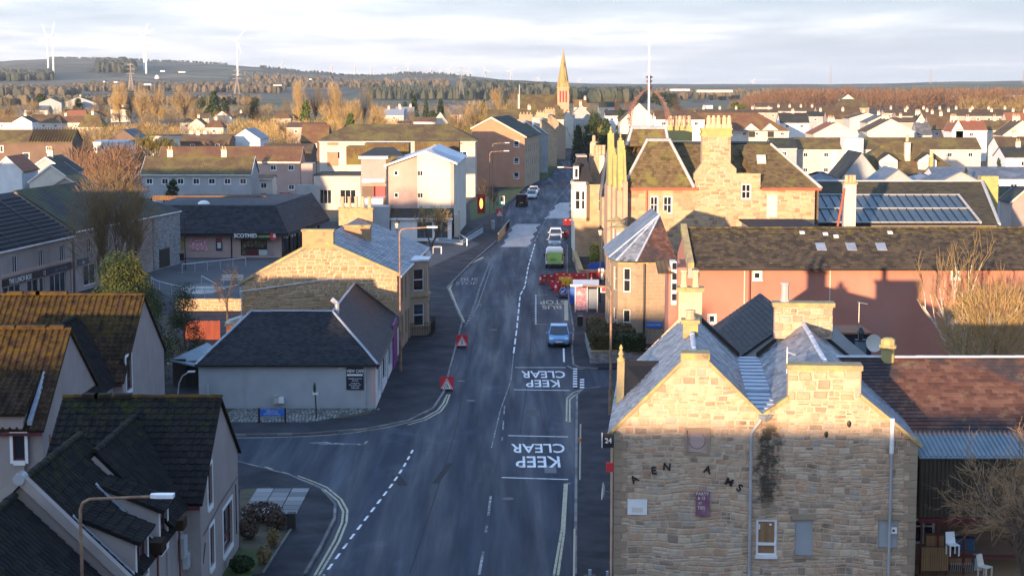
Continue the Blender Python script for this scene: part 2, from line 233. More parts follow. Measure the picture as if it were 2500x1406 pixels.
# ---------------------------------------------------------------- building blocks
MI={}
def tag(o,label=None,cat=None,group=None,kind=None):
    if label:o['label']=label
    if cat:o['category']=cat
    if group:o['group']=group
    if kind:o['kind']=kind
    return o
def thing(name,label,cat,loc=(0,0,0),rot=0,group=None):
    o=bpy.data.objects.new(name,None); C.objects.link(o)
    o.location=loc; o.rotation_euler=(0,0,math.radians(rot)); o.empty_display_size=.3
    MI[o]=(Matrix.Translation(loc) @ Matrix.Rotation(math.radians(rot),4,'Z'))
    return tag(o,label,cat,group)
def toL(T,p):return MI[T].inverted() @ Vector(p)
class MB:
    def __init__(s):s.v=[]; s.f=[]
    def add(s,vs,fs):
        n=len(s.v); s.v += [tuple(v) for v in vs]; s.f += [tuple(i+n for i in f) for f in fs]; return s
    def poly(s,*p):return s.add(p,[tuple(range(len(p)))])
    def box(s,x0,x1,y0,y1,z0,z1):
        return s.add([(x, y, z) for z in (z0, z1) for y in (y0, y1) for x in (x0, x1)],
                     [(0, 2, 3, 1), (4, 5, 7, 6), (0, 1, 5, 4), (2, 6, 7, 3), (0, 4, 6, 2), (1, 3, 7, 5)])
    def obox(s,o,u,v,w):
        o,u,v,w=map(Vector,(o,u,v,w))
        return s.add([o + a * u + b * v + c * w for c in (0, 1) for b in (0, 1) for a in (0, 1)],
                     [(0, 2, 3, 1), (4, 5, 7, 6), (0, 1, 5, 4), (2, 6, 7, 3), (0, 4, 6, 2), (1, 3, 7, 5)])
    def prism(s,pts,ext):
        pts=[Vector(p) for p in pts]; ext=Vector(ext); n=len(pts)
        return s.add(pts+[p+ext for p in pts],[tuple(range(n))[::-1],tuple(range(n,2*n))]+[(i,(i+1) % n,n+(i+1) % n,n+i) for i in range(n)])
    def tube(s,a,b,r0,r1=None,n=6,cap=True):
        a,b=Vector(a),Vector(b); r1=r0 if r1 is None else r1; d=(b-a)
        if d.length<1e-6:return s
        d.normalize(); x=d.orthogonal().normalized(); y=d.cross(x)
        vs=[c+(x*math.cos(t)+y*math.sin(t))*r for c,r in ((a,r0),(b,r1)) for t in [2*pi*i/n for i in range(n)]]
        fs=[(i,(i+1) % n,n+(i+1) % n,n+i) for i in range(n)]
        if cap:fs += [tuple(range(n))[::-1],tuple(range(n,2*n))]
        return s.add(vs,fs)
    def path(s,pts,r,n=6):
        for a,b in zip(pts,pts[1:]):s.tube(a,b,r,r,n)
        return s
    def lathe(s,c,prof,n=10):
        c=Vector(c); vs=[]; fs=[]
        for r,z in prof:vs += [c+Vector((r*math.cos(2*pi*i/n),r*math.sin(2*pi*i/n),z)) for i in range(n)]
        for k in range(len(prof)-1):fs += [(k*n+i,k*n+(i+1) % n,(k+1)*n+(i+1) % n,(k+1)*n+i) for i in range(n)]
        fs += [tuple(range(n))[::-1],tuple(range((len(prof)-1)*n,len(prof)*n))]
        return s.add(vs,fs)
    def blob(s,c,r,seg=8,ring=5,jit=.0,rn=random):
        c=Vector(c); vs=[]; fs=[]
        for j in range(1,ring):
            a=pi*j/ring
            for i in range(seg):
                k=1+rn.uniform(-jit,jit)
                vs.append(c+Vector((r[0]*math.sin(a)*math.cos(2*pi*i/seg)*k,r[1]*math.sin(a)*math.sin(2*pi*i/seg)*k,r[2]*math.cos(a)*k)))
        for j in range(ring-2):fs += [(j*seg+i,j*seg+(i+1) % seg,(j+1)*seg+(i+1) % seg,(j+1)*seg+i) for i in range(seg)]
        t,b=len(vs),len(vs)+1; vs += [c+Vector((0,0,r[2])),c-Vector((0,0,r[2]))]
        fs += [(t,(i+1) % seg,i) for i in range(seg)]+[(b,(ring-2)*seg+i,(ring-2)*seg+(i+1) % seg) for i in range(seg)]
        return s.add(vs,fs)
    def mesh(s,name,m,smooth=False):
        me=bpy.data.meshes.new(name); me.from_pydata(s.v,[],s.f)
        if m:me.materials.append(M[m] if isinstance(m,str) else m)
        if smooth:me.polygons.foreach_set('use_smooth',[True]*len(me.polygons))
        me.update(); return me
    def build(s,name,m,parent=None,world=None,smooth=False,**kw):
        if world is not None:
            i=MI[world].inverted(); s.v=[tuple(i @ Vector(v)) for v in s.v]
        o=bpy.data.objects.new(name,s.mesh(name,m,smooth)); C.objects.link(o); o.parent=parent
        return tag(o,**kw)
def struct(name,mb,m,parent=None,**kw):
    return mb.build(name,m,parent,kind=None if parent else 'structure',**kw)
def inst(name,me,parent,mx):
    o=bpy.data.objects.new(name,me); C.objects.link(o); o.parent=parent; o.matrix_basis=mx; return o
def frame(o,u,v,n):
    return Matrix(((u[0],v[0],n[0],o[0]),(u[1],v[1],n[1],o[1]),(u[2],v[2],n[2],o[2]),(0,0,0,1)))
def clip(poly,a,b,keep_left=True):
    out=[]; n=len(poly)
    def sd(p):return (b[0]-a[0])*(p[1]-a[1])-(b[1]-a[1])*(p[0]-a[0])
    for i in range(n):
        p,q=poly[i],poly[(i+1) % n]; dp,dq=sd(p),sd(q)
        if dp>=-1e-9:out.append(p)
        if (dp>1e-9 and dq<-1e-9) or (dp<-1e-9 and dq>1e-9):
            t=dp/(dp-dq); out.append((p[0]+t*(q[0]-p[0]),p[1]+t*(q[1]-p[1])))
    return out
def area(p):return .5*sum(p[i][0]*p[(i+1) % len(p)][1]-p[(i+1) % len(p)][0]*p[i][1] for i in range(len(p)))
def ccw(p):return p if area(p)>0 else p[::-1]
def clipc(poly,conv):
    for i in range(len(conv)):
        poly=clip(poly,conv[i],conv[(i+1) % len(conv)])
        if len(poly)<3:return []
    return poly
def wall(T,O,u,polys,m,holes=(),th=.14,name='wall',parent=None,mb=None):
    """Upright wall face with real openings. O: corner, u: unit direction along it (outside on the right of u), polys: convex pieces in (s, z)."""
    O=Vector(O); u=Vector(u); n=Vector((u[1],-u[0],0)); own=mb is None; mb=mb or MB()
    V=lambda s,z,d=0:O+u*s+Vector((0,0,z))-n*d
    if polys and isinstance(polys[0][0],(int,float)):polys=[polys]
    for poly in polys:
        poly=ccw(poly); xs=sorted({min(p[0] for p in poly),max(p[0] for p in poly)} | {v for h in holes for v in (h[0],h[2])})
        zs=sorted({min(p[1] for p in poly),max(p[1] for p in poly)} | {v for h in holes for v in (h[1],h[3])})
        for a,b in zip(xs,xs[1:]):
            for c,d in zip(zs,zs[1:]):
                if any(h[0]-1e-6<=a and b<=h[2]+1e-6 and h[1]-1e-6<=c and d<=h[3]+1e-6 for h in holes):continue
                q=clipc([(a,c),(b,c),(b,d),(a,d)],poly)
                if len(q)>2 and area(q)>1e-5:mb.poly(*[V(*p) for p in q])
    for h in holes:
        a,c,b,d=h[:4]
        mb.poly(V(a,c),V(b,c),V(b,c,th),V(a,c,th)); mb.poly(V(b,c),V(b,d),V(b,d,th),V(b,c,th))
        mb.poly(V(b,d),V(a,d),V(a,d,th),V(b,d,th)); mb.poly(V(a,d),V(a,c),V(a,c,th),V(a,d,th))
    if own:return mb.build(name,m,parent or T)
def window(T,O,u,h,fr='upvc',glass='glass',bars='sash',th=.14,fw=.07,surround=None,sw=.14,name='window',parent=None,sill=None,board=None,sub=True):
    """Frame set back in an opening made by wall(); the panes are sub-parts."""
    O=Vector(O); u=Vector(u); n=Vector((u[1],-u[0],0)); a,c,b,d=h[:4]; up=Vector((0,0,1))
    Bx=lambda mb,s0,s1,z0,z1,d0,d1:mb.obox(O+u*s0+up*z0+n*d0,u*(s1-s0),n*(d1-d0),up*(z1-z0))
    mb=MB(); k=-th+.002; e=-th+.05
    Bx(mb,a,a+fw,c,d,k,e); Bx(mb,b-fw,b,c,d,k,e); Bx(mb,a+fw,b-fw,d-fw,d,k,e); Bx(mb,a+fw,b-fw,c,c+fw,k,e)
    mid=(a+b)/2
    if bars in ('sash','four'):zz=(c+d)/2; Bx(mb,a+fw,b-fw,zz-.035,zz+.035,k+.002,e+.012)
    if bars in ('case','four','quad'):Bx(mb,mid-.03,mid+.03,c+fw,d-fw,k+.001,e+.004)
    if bars in ('top','quad'):zz=c+(d-c)*.7; Bx(mb,a+fw,b-fw,zz-.03,zz+.03,k+.002,e+.008)
    if bars=='triple':
        for q in (1/3,2/3):Bx(mb,a+(b-a)*q-.03,a+(b-a)*q+.03,c+fw,d-fw,k,e+.003)
    if bars=='bottom':zz=c+(d-c)*.3; Bx(mb,a+fw,b-fw,zz-.04,zz+.04,k+.002,e+.01)
    if sill:Bx(mb,a-.08,b+.08,c-.09,c-.002,-th+.02,.08)
    f=mb.build(name,fr,parent or T)
    pm=MB(); pm.obox(O+u*(a+fw*.5)+up*(c+fw*.5)-n*(th-.004),u*(b-a-fw),n*.012,up*(d-c-fw))
    pm.build('pane',glass,f if sub else T)
    if surround:
        sm=MB(); g=.004; q=sw
        Bx(sm,a-q,a,c-q,d+q,-.02,.03); Bx(sm,b,b+q,c-q,d+q,-.02,.03)
        Bx(sm,a,b,d,d+q,-.02,.03); Bx(sm,a,b,c-q*1.6,c,-.02,.05)
        sm.build('margin',surround,f if parent is None and sub else T)
    return f
def pieces(T,name,items,mk_unit,mk_stuff,m,nmax=300,parent=None,smooth=False):
    """items: (key_distance, full?, data). The nearest whole ones become parts of their own, the rest one joined part."""
    full=sorted([i for i in items if i[1]],key=lambda i:i[0])[:nmax]; ids={id(i) for i in full}
    for i in full:mk_unit(i[2])
    mb=MB()
    for i in items:
        if id(i) not in ids:mk_stuff(mb,i[2])
    if mb.v:mb.build(name,m,parent or T,kind='stuff',smooth=smooth)
def tiles(T,o,u,v,poly,tw,tl,m,style='slate',name='roof_tile',nmax=300,lift=.035,parent=None,seed=1):
    """Cover a roof plane. o: origin, u: along the eave, v: up the slope (unit vectors), poly: convex outline in (s, t)."""
    o,u,v=Vector(o),Vector(u),Vector(v); n=u.cross(v); poly=ccw(poly); rn=random.Random(seed)
    mw=MI[T]; t0=min(p[1] for p in poly); t1=max(p[1] for p in poly); items=[]; r=0
    if style=='slate':
        def shape(mb,q,tb,fr):
            L=[lift*(1-(p[1]-tb)/tl)+.006 for p in q]; k=len(q)
            vs=[fr(p[0],p[1],l) for p,l in zip(q,L)]+[fr(p[0],p[1],-.004) for p in q]
            mb.add(vs,[tuple(range(k))]+[(i,k+i,k+(i+1) % k,(i+1) % k) for i in range(k)])
    else:
        NP=7; prof=[(i/(NP-1),lift*.9*max(0,math.cos(2*pi*(i/(NP-1)-.22)))**1.0) for i in range(NP)]
        def shape(mb,q,tb,fr):
            s0,s1=min(p[0] for p in q),max(p[0] for p in q); te=max(p[1] for p in q); vs=[]
            for f,z in prof:vs += [fr(s0+(s1-s0)*f,tb,z+.045),fr(s0+(s1-s0)*f,te,z+.012),fr(s0+(s1-s0)*f,tb,-.004)]
            fs=[]
            for i in range(NP-1):fs += [(3*i,3*i+3,3*i+4,3*i+1),(3*i+2,3*i+5,3*i+3,3*i)]
            fs += [(0,1,2),(3*NP-3,3*NP-1,3*NP-2)]
            mb.add(vs,fs)
    um=[]
    for k in range(3):
        mb=MB(); w=tw*(.97 if style=='slate' else 1); shape(mb,[(0,0),(w,0),(w,tl*(1+.02*k)),(0,tl*(1+.02*k))],0,lambda a,b,c,k=k:Vector((a,b,c+.004*k*(1-b/tl)))); um.append(mb.mesh(name,m))
    fr=lambda a,b,c:o+u*a+v*b+n*c
    t=t0
    while t<t1-.02:
        off=(r % 2)*tw/2 if style=='slate' else 0
        s=min(p[0] for p in poly)-off; smax=max(p[0] for p in poly)
        if style != 'slate':
            tm=t+tl/2; band=clipc([(-999,tm-.01),(999,tm-.01),(999,tm+.01),(-999,tm+.01)],poly)
            if not band:t += tl; r += 1; continue
            sa,sb=min(p[0] for p in band),max(p[0] for p in band)
        while s<smax-.02:
            if style=='slate':
                q=clipc([(s,t),(s+tw*.97,t),(s+tw*.97,t+tl),(s,t+tl)],poly)
                if len(q)>2 and area(q)>1e-3:
                    ful=area(q)>tw*.97*tl*.995; c=mw @ fr(s,t,0); items.append((c.y,ful,(q,s,t)))
            else:
                x0,x1=max(s,sa),min(s+tw,sb)
                if x1-x0>.04:
                    c=mw @ fr(s,t,0); items.append((c.y,x1-x0>tw*.98,([(x0,t),(x1,t),(x1,t+tl),(x0,t+tl)],s,t)))
            s += tw
        t += tl; r += 1
    def unit(d):inst(name,rn.choice(um),parent or T,frame(fr(d[1],d[2],0),u,v,n))
    def stf(mb,d):shape(mb,d[0],d[2],fr)
    pieces(T,name,items,unit,stf,m,nmax,parent)
def stones(T,O,u,poly,m,holes=(),hh=(.16,.32),ww=(.25,.6),proud=.045,name='stone',nmax=300,seed=1,parent=None,regular=False):
    O=Vector(O); u=Vector(u); n=Vector((u[1],-u[0],0)); up=Vector((0,0,1)); rn=random.Random(seed); poly=ccw(poly)
    def shape(mb,q,fr):
        k=len(q); cx=sum(p[0] for p in q)/k; cy=sum(p[1] for p in q)/k
        w=max(p[0] for p in q)-min(p[0] for p in q); h=max(p[1] for p in q)-min(p[1] for p in q)
        fx,fy=max(.5,1-.06/max(w,.05)),max(.5,1-.06/max(h,.05))
        vs=[fr(*p,0) for p in q]+[fr(cx+(p[0]-cx)*fx,cy+(p[1]-cy)*fy,proud*rn.uniform(.6,1.15)) for p in q]
        mb.add(vs,[tuple(range(k,2*k))]+[(i,(i+1) % k,k+(i+1) % k,k+i) for i in range(k)])
    um=[]
    for k in range(6):
        a=.14; j=lambda:rn.uniform(0,a); mb=MB()
        shape(mb,[(j(),j()),(1-j(),j()),(1-j(),1-j()),(j(),1-j())] if not regular else [(0,0),(1,0),(1,1),(0,1)],lambda x,y,z:Vector((x,y,z)))
        # the inset of the unit stone: redo for a typical 0.4 x 0.22 stone
        me=mb.mesh(name,m); q=[v.co.copy() for v in me.vertices]
        for i in range(4):b=q[i]; me.vertices[i+4].co=Vector((.5+(b.x-.5)*.88,.5+(b.y-.5)*.8,q[i+4].z))
        um.append(me)
    wp=(lambda a,b:0) if regular else (lambda a,b:.05*math.sin(a*1.3+b*.8+seed)+.035*math.sin(a*3.1-b*1.7))
    fr=lambda a,b,c:O+u*a+up*(b+wp(a,b))+n*c
    items=[]; z=min(p[1] for p in poly); z1=max(p[1] for p in poly); x0=min(p[0] for p in poly); x1=max(p[0] for p in poly); row=0
    while z<z1:
        h=rn.uniform(*hh); x=x0-rn.uniform(0,ww[0]); row += 1
        while x<x1:
            w=rn.uniform(*ww); g=.018 if regular else .03; hj=h*(1 if regular or rn.random()<.62 else rn.uniform(.3,.7))
            ws=w*rn.uniform(.35,.65) if w>.34 else w
            parts=[(x,z,w,h)] if hj==h else ([(x,z,w,hj)]+([(x,z+hj,ws,h-hj),(x+ws,z+hj,w-ws,h-hj)] if w>.34 and rn.random()<.6 else [(x,z+hj,w,h-hj)]))
            for (a,b,ww_,h_) in parts:
                if h_<.05:continue
                q=clipc([(a+g,b+g*.6),(a+ww_,b+g*.6),(a+ww_,b+h_-g*.6),(a+g,b+h_-g*.6)],poly)
                if len(q)<3:continue
                if any(a+g<hl[2] and a+ww_>hl[0] and b<hl[3] and b+h_>hl[1] for hl in holes):
                    for hl in holes:
                        if a+g<hl[2] and a+ww_>hl[0] and b<hl[3] and b+h_>hl[1]:
                            c1=[p for p in clipc(q,[(hl[0]-99,-99),(hl[0],-99),(hl[0],99),(hl[0]-99,99)])]
                            c2=[p for p in clipc(q,[(hl[2],-99),(hl[2]+99,-99),(hl[2]+99,99),(hl[2],99)])]
                            for c in (c1,c2):
                                if len(c)>2 and area(c)>.004:items.append((9e9,False,(c,0,0,0,0)))
                            break
                    continue
                ful=abs(area(q)-(ww_-g)*(h_-g*1.2))<1e-4
                if area(q)>.003:items.append(((MI[T] @ fr(a,b,0)).y-b*.6,ful,(q,a+g,b+g*.6,ww_-g,h_-g*1.2)))
            x += w
        z += h
    def unit(d):
        mx=frame(fr(d[1],d[2],0),u,up,n) @ Matrix.Diagonal((d[3],d[4],1,1)); inst(name,rn.choice(um),parent or T,mx)
    def stf(mb,d):shape(mb,d[0],fr)
    pieces(T,name,items,unit,stf,m,nmax,parent)
def text(T,s,o,u,v,size,m,name='lettering',sx=1.0,depth=.004,align='CENTER',parent=None,bold=0.0,spacing=1.0):
    cu=bpy.data.curves.new(name,'FONT'); cu.body=s; cu.size=1; cu.align_x=align; cu.align_y='CENTER'; cu.extrude=.01; cu.offset=bold; cu.space_character=spacing; cu.resolution_u=3
    ob=bpy.data.objects.new(name,cu); me=bpy.data.meshes.new_from_object(ob); bpy.data.objects.remove(ob)
    me.name=name; me.materials.clear(); me.materials.append(M[m])
    u,v=Vector(u).normalized(),Vector(v).normalized(); n=u.cross(v)
    mx=frame(Vector(o)+n*depth,u,v,n) @ Matrix.Diagonal((size*sx,size,depth/.01,1))
    me.transform(mx); o2=bpy.data.objects.new(name,me); C.objects.link(o2); o2.parent=parent or T; return o2
def pots(T,mb_parent,xs,y,z,r=.13,h=.7,m='clay',n=8,cap=True):
    for x in xs:
        MB().lathe((x,y,z),[(r*1.15,0),(r*1.15,.08),(r*.95,.12),(r*.85,h-.12),(r*1.1,h-.1),(r*1.1,h)],n).build('chimney_pot',m,mb_parent,smooth=False)
def chimney(T,x0,x1,y0,y1,z0,z1,m='rubble',npots=3,pm='clay',cope='cope',r=.13,h=.7,parent=None):
    c=MB().box(x0,x1,y0,y1,z0,z1).build('chimney',m,parent or T)
    MB().box(x0-.08,x1+.08,y0-.08,y1+.08,z1,z1+.16).build('chimney_cope',cope,c)
    along=(x1-x0)>=(y1-y0)
    for i in range(npots):
        f=(i+.5)/npots; x,y=(x0+(x1-x0)*f,(y0+y1)/2) if along else ((x0+x1)/2,y0+(y1-y0)*f)
        pots(T,c,[x],y,z1+.16,r,h,pm)
    return c
def roof_gable(T,x0,x1,y0,y1,ze,zr,m,yr=None,hip=(0,0),oh=.25,th=.12,name='roof',parent=None,verge=.15):
    """Ridge along x. Returns the roof part."""
    yr=(y0+y1)/2 if yr is None else yr; sf=(zr-ze)/(yr-y0); sb=(zr-ze)/(y1-yr)
    f0,f1=y0-oh,y1+oh; zf,zb=ze-sf*oh,ze-sb*oh
    a,b=(x0-(oh if hip[0] else verge)),(x1+(oh if hip[1] else verge)); ra,rb=(x0+hip[0] if hip[0] else a),(x1-hip[1] if hip[1] else b)
    mb=MB(); up=Vector((0,0,th))
    V=[(a,f0,zf),(b,f0,zf),(b,f1,zb),(a,f1,zb),(ra,yr,zr),(rb,yr,zr)]
    top=[Vector(p)+up for p in V]; n=6
    fs=[(6,7,11,10),(8,9,10,11),(0,1,7,6),(2,3,9,8),(1,2,8,7) if hip[1] else (1,5,11,7),(3,0,6,9) if hip[0] else (0,6,10,4)]
    if hip[1]:fs.append((7,8,11))
    else:fs.append((5,2,8,11))
    if hip[0]:fs.append((9,6,10))
    else:fs.append((3,4,10,9))
    fs += [(0,4,5,1),(2,5,4,3)]
    mb.add(list(map(Vector,V))+top,fs)
    return mb.build(name,m,parent or T)
def gable_poly(w,ze,zr,ym=None):return [(0,0),(w,0),(w,ze),(ym if ym is not None else w/2,zr),(0,ze)]
def house(label,loc,rot,L,D,ze,zr,wm='harl_cream',rm='roof_brown',hip=(0,0),wins=(),chim=(),group=None,name='house',cat='house',yr=None,endm=None,gutter=True,wsty='case',fr='upvc',base=0,verge_m=None,roof=True,oh=.25,wg='glass',cm=None,pm='clay'):
    """Simple house. Local frame: front wall y=0 facing -y, ridge along x. wins: (side f/r/l, s0, z0, w, h[, bars])."""
    T=thing(name,label,cat,loc,rot,group); yr_=D/2 if yr is None else yr
    mb=MB(); sides={'f':((0,0,0),(1,0,0),L),'r':((L,0,0),(0,1,0),D),'b':((L,D,0),(-1,0,0),L),'l':((0,D,0),(0,-1,0),D)}
    hs={k:[] for k in 'frbl'}; wl=[]
    for w in wins:
        h=(w[1],w[2],w[1]+w[3],w[2]+w[4]); hs[w[0]].append(h); wl.append((w[0],h,w[5] if len(w)>5 else wsty))
    for k in 'frbl':
        O,u,ln=sides[k]
        if k in 'fb' or hip['lr'.index(k)]:poly=[(0,base),(ln,base),(ln,ze),(0,ze)]
        else:ym=yr_ if k=='r' else D-yr_; poly=[(0,base),(ln,base),(ln,ze),(ym,zr),(0,ze)]
        wall(T,O,u,poly,wm,hs[k],mb=mb)
    mb.build('wall',wm,T)
    for k,h,st in wl:window(T,sides[k][0],sides[k][1],h,bars=st,fr=fr,glass=wg,fw=.08 if loc[1]<180 else .17)
    if roof:
        r=roof_gable(T,0,L,0,D,ze,zr,rm,yr=yr,hip=hip,oh=oh)
        if gutter:MB().box(-.1,L+.1,-oh-.1,-oh+.01,ze-.12-oh*(zr-ze)/yr_,ze+.02-oh*(zr-ze)/yr_).build('gutter','upvc' if wm != 'brown_brick' else 'black',T)
        if verge_m:
            for x in (0,L):
                if hip[0 if x==0 else 1]:continue
                g=MB()
                for (ya,za,yb,zb) in ((-oh,ze-oh*(zr-ze)/yr_,yr_,zr),(D+oh,ze-oh*(zr-ze)/(D-yr_),yr_,zr)):
                    s=-1 if x==0 else 1; e=.15
                    g.prism([(x+s*(e+.002),ya,za-.12),(x+s*(e+.002),yb,zb-.12),(x+s*(e+.002),yb,zb+.14),(x+s*(e+.002),ya,za+.14)],(s*.05,0,0))
                g.build('bargeboard',verge_m,T)
    for c in chim:
        chimney(T,c[0],c[1],yr_+c[2]-c[3],yr_+c[2]+c[3],zr-1.0,zr+c[4],cm or wm,c[5],r=.12,h=.45,pm=pm,cope='cope' if (cm or wm) != 'white' else 'cream')
    return T
def hpx(label,xl,xr,ye,yr,Y,D=8,**kw):
    """House facing the camera measured off the photograph: eaves from xl to xr at row ye, ridge row yr, front wall Y metres away."""
    a,b=P(xl,ye,Y),P(xr,ye,Y); c=P((xl+xr)/2,yr,Y+D/2)
    return house(label,(a.x,Y,0),0,b.x-a.x,D,a.z,c.z,**kw)
def gpx(label,xl,xr,ye,yr,Y,L=10,**kw):
    """House whose gable faces the camera."""
    a,b=P(xl,ye,Y),P(xr,ye,Y); c=P((xl+xr)/2,yr,Y)
    return house(label,(a.x,Y+L,0),-90,L,b.x-a.x,a.z,c.z,**kw)
# ---------------------------------------------------------------- vegetation
def twigs(mb,c,r,n,rn,up=.5,ln=(.5,1.2),w=.02,core=.0,droop=0):
    """Thin twig blades through an ellipsoid crown, pointing outwards and up."""
    for _ in range(n):
        while True:
            q=Vector((rn.uniform(-1,1),rn.uniform(-1,1),rn.uniform(-1,1)))
            if core<q.length<1:break
        d=(Vector((q.x,q.y,q.z*.4+up-droop))+Vector((rn.gauss(0,.3),rn.gauss(0,.3),rn.gauss(0,.3)))).normalized()
        p=Vector(c)+Vector((q.x*r[0],q.y*r[1],q.z*r[2])); L=rn.uniform(*ln); s=d.orthogonal().normalized() if rn.random()<.5 else d.cross(Vector((0,1,0))).normalized() if abs(d.y)<.95 else d.orthogonal().normalized()
        s=s*w; mb.add([p-s,p+s,p+d*L+Vector((rn.gauss(0,.1),rn.gauss(0,.1),.0))*L],[(0,1,2)])
def leaves(mb,c,r,n,rn,size=.25,core=.55,clump=None):
    for _ in range(n):
        while True:
            q=Vector((rn.uniform(-1,1),rn.uniform(-1,1),rn.uniform(-1,1)))
            if core<q.length<1:break
        p=Vector(c)+Vector((q.x*r[0],q.y*r[1],q.z*r[2])); d=(q.normalized()+Vector((rn.gauss(0,.5),rn.gauss(0,.5),rn.gauss(0,.5)))).normalized()
        a=d.orthogonal().normalized()*size*rn.uniform(.5,1.2); b=d.cross(a).normalized()*size*rn.uniform(.5,1.2)
        mb.add([p-a,p-b*.5+d*size*.3,p+a,p+b],[(0,1,2,3)])
def grow(mbs,p,d,L,r,lvl,rn,up=.25,spread=.6,mn=.012,kids=(3,5),wig=.12):
    """Recursive branching; mbs = (limbs, twigs)."""
    seg=3; pts=[p]; dd=d.copy()
    for i in range(seg):
        dd=(dd+Vector((rn.gauss(0,wig),rn.gauss(0,wig),rn.gauss(0,wig)+up*.12))).normalized(); pts.append(pts[-1]+dd*L/seg)
    rs=[r*(1-.5*i/seg) for i in range(seg+1)]
    for i in range(seg):(mbs[0] if lvl>=2 else mbs[1]).tube(pts[i],pts[i+1],max(mn,rs[i]),max(mn*.8,rs[i+1]),5 if lvl>=3 else 3,cap=False)
    if lvl==0:return
    for k in range(rn.randint(*kids)):
        f=rn.uniform(.35,1); i=min(seg-1,int(f*seg)); q=pts[i].lerp(pts[i+1],f*seg-i)
        ax=Vector((rn.gauss(0,1),rn.gauss(0,1),rn.gauss(0,1))).normalized()
        nd_=(dd+ax*spread+Vector((0,0,up))).normalized()
        grow(mbs,q,nd_,L*rn.uniform(.5,.78),r*.5,lvl-1,rn,up,spread,mn,kids,wig)
def bare_tree(name,label,loc,h,seed,bark='bark',tw='twig_tan',levels=5,spread=.55,up=.35,stems=1,tr=.16,kids=(3,5),cat='tree',group=None,lean=(0,0),first=.34,mn=.012):
    T=thing(name,label,cat,loc,0,group); rn=random.Random(seed); a,b=MB(),MB()
    for k in range(stems):
        an=rn.uniform(0,2*pi); sp=.0 if stems==1 else rn.uniform(.12,.4)
        d=Vector((math.cos(an)*sp+lean[0],math.sin(an)*sp+lean[1],1)).normalized()
        grow((a,b),Vector((math.cos(an),math.sin(an),0))*sp*.4,d,h*first,tr,levels,rn,up,spread,mn,kids)
    a.build('trunk',bark,T); b.build('crown',tw,T); return T
def bush(name,label,cat,loc,r,n,m,seed,size=.16,core=.6,m2='bark',group=None,stem=True):
    T=thing(name,label,cat,loc,0,group); rn=random.Random(seed); mb=MB()
    leaves(mb,(0,0,r[2]),r,n,rn,size,core); mb.build('foliage',m,T)
    if stem:
        s=MB()
        for k in range(5):a=rn.uniform(0,6.28); s.tube((0,0,0),(math.cos(a)*r[0]*.5,math.sin(a)*r[1]*.5,r[2]*1.2),.04,.015,4)
        s.build('stem',m2,T)
    return T

# ================================================================ TERRAIN
CR=[(-2500,215),(-900,190),(-300,165),(0,154),(60,151),(170,146),(300,149),(420,153),(520,158),(640,165),(760,176),(860,184),(930,185),(990,180),(1060,181),(1150,188),(1250,197),(1330,202),(1500,206),(1750,207),(2000,207),(2150,205),(2300,201),(2500,199),(3000,197),(5000,210)]
def crest(px):
    for (a,b),(c,d) in zip(CR,CR[1:]):
        if px<=c:f=max(0,(px-a)/(c-a)); f=f*f*(3-2*f); return b+(d-b)*f
    return 207
def ss(a,b,x):x=max(0,min(1,(x-a)/(b-a))); return x*x*(3-2*x)
def TZ(X,Y):
    if Y<1200:return -.06
    t=X/Y; px=1250+4300*t; yc=crest(px); far=7000.0
    zc=H+(205-yc)/F*far
    k=ss(2400,far,Y); wob=3.0*math.sin(X*.0031+1.3)*math.sin(Y*.0021)+2*math.sin(X*.008)*math.sin(Y*.0057+2)
    z=zc*k+wob*ss(1500,3000,Y)*(1 if k<.9 else .3+.7*(1-k)*10)
    return -.06+z+(1.2*math.sin(X*.02) if Y>6500 else 0)
rows=[-600,-200,0,60,150,300,500,800,1200]+[1200*(1.05**i) for i in range(1,42)]+[9500,11000,13000]
cols=[-1.3,-1,-.7,-.5]+[-.42+.84*i/120 for i in range(121)]+[.5,.7,1,1.3]
mb=MB()
for y in rows:
    for t in cols:
        x=t*max(abs(y),600.0); mb.v.append((x,y,TZ(x,y) if y<9000 else TZ(x*8500/y,8500.0)))
nc=len(cols)
mb.f=[(i*nc+j,i*nc+j+1,(i+1)*nc+j+1,(i+1)*nc+j) for i in range(len(rows)-1) for j in range(nc-1)]
# field patchwork
m=bpy.data.materials.new('farmland'); m.use_nodes=True; t=m.node_tree; t.nodes.clear(); M['farmland']=m
b=nd(t,'ShaderNodeBsdfPrincipled',i_Roughness=.95); o=nd(t,'ShaderNodeOutputMaterial'); lk(t,b.outputs[0],o.inputs[0])
g=nd(t,'ShaderNodeNewGeometry'); mp=nd(t,'ShaderNodeMapping'); lk(t,g.outputs['Position'],mp.inputs[0]); mp.inputs['Scale'].default_value=(1/260,1/520,0)
vo=nd(t,'ShaderNodeTexVoronoi',i_Scale=1.0); lk(t,mp.outputs[0],vo.inputs['Vector'])
sp2=nd(t,'ShaderNodeSeparateColor'); lk(t,vo.outputs['Color'],sp2.inputs[0])
col=ramp(t,sp2.outputs[0],[(.0,(0.078,0.132,0.046)),(.3,(0.155,0.202,0.070)),(.42,(0.054,0.070,0.039)),(.55,(0.202,0.171,0.093)),(.7,(0.109,0.116,0.062)),(.85,(0.264,0.202,0.116)),(1,(0.070,0.093,0.046))],'CONSTANT')
ns=nd(t,'ShaderNodeTexNoise',i_Scale=.004,i_Detail=8,i_Roughness=.65); lk(t,g.outputs['Position'],ns.inputs['Vector'])
col=mixc(t,ramp(t,ns.outputs['Fac'],[(.45,(0,0,0)),(.56,(1,1,1))]),col,(0.109,0.101,0.054))
ns2=nd(t,'ShaderNodeTexNoise',i_Scale=.05,i_Detail=6); lk(t,g.outputs['Position'],ns2.inputs['Vector'])
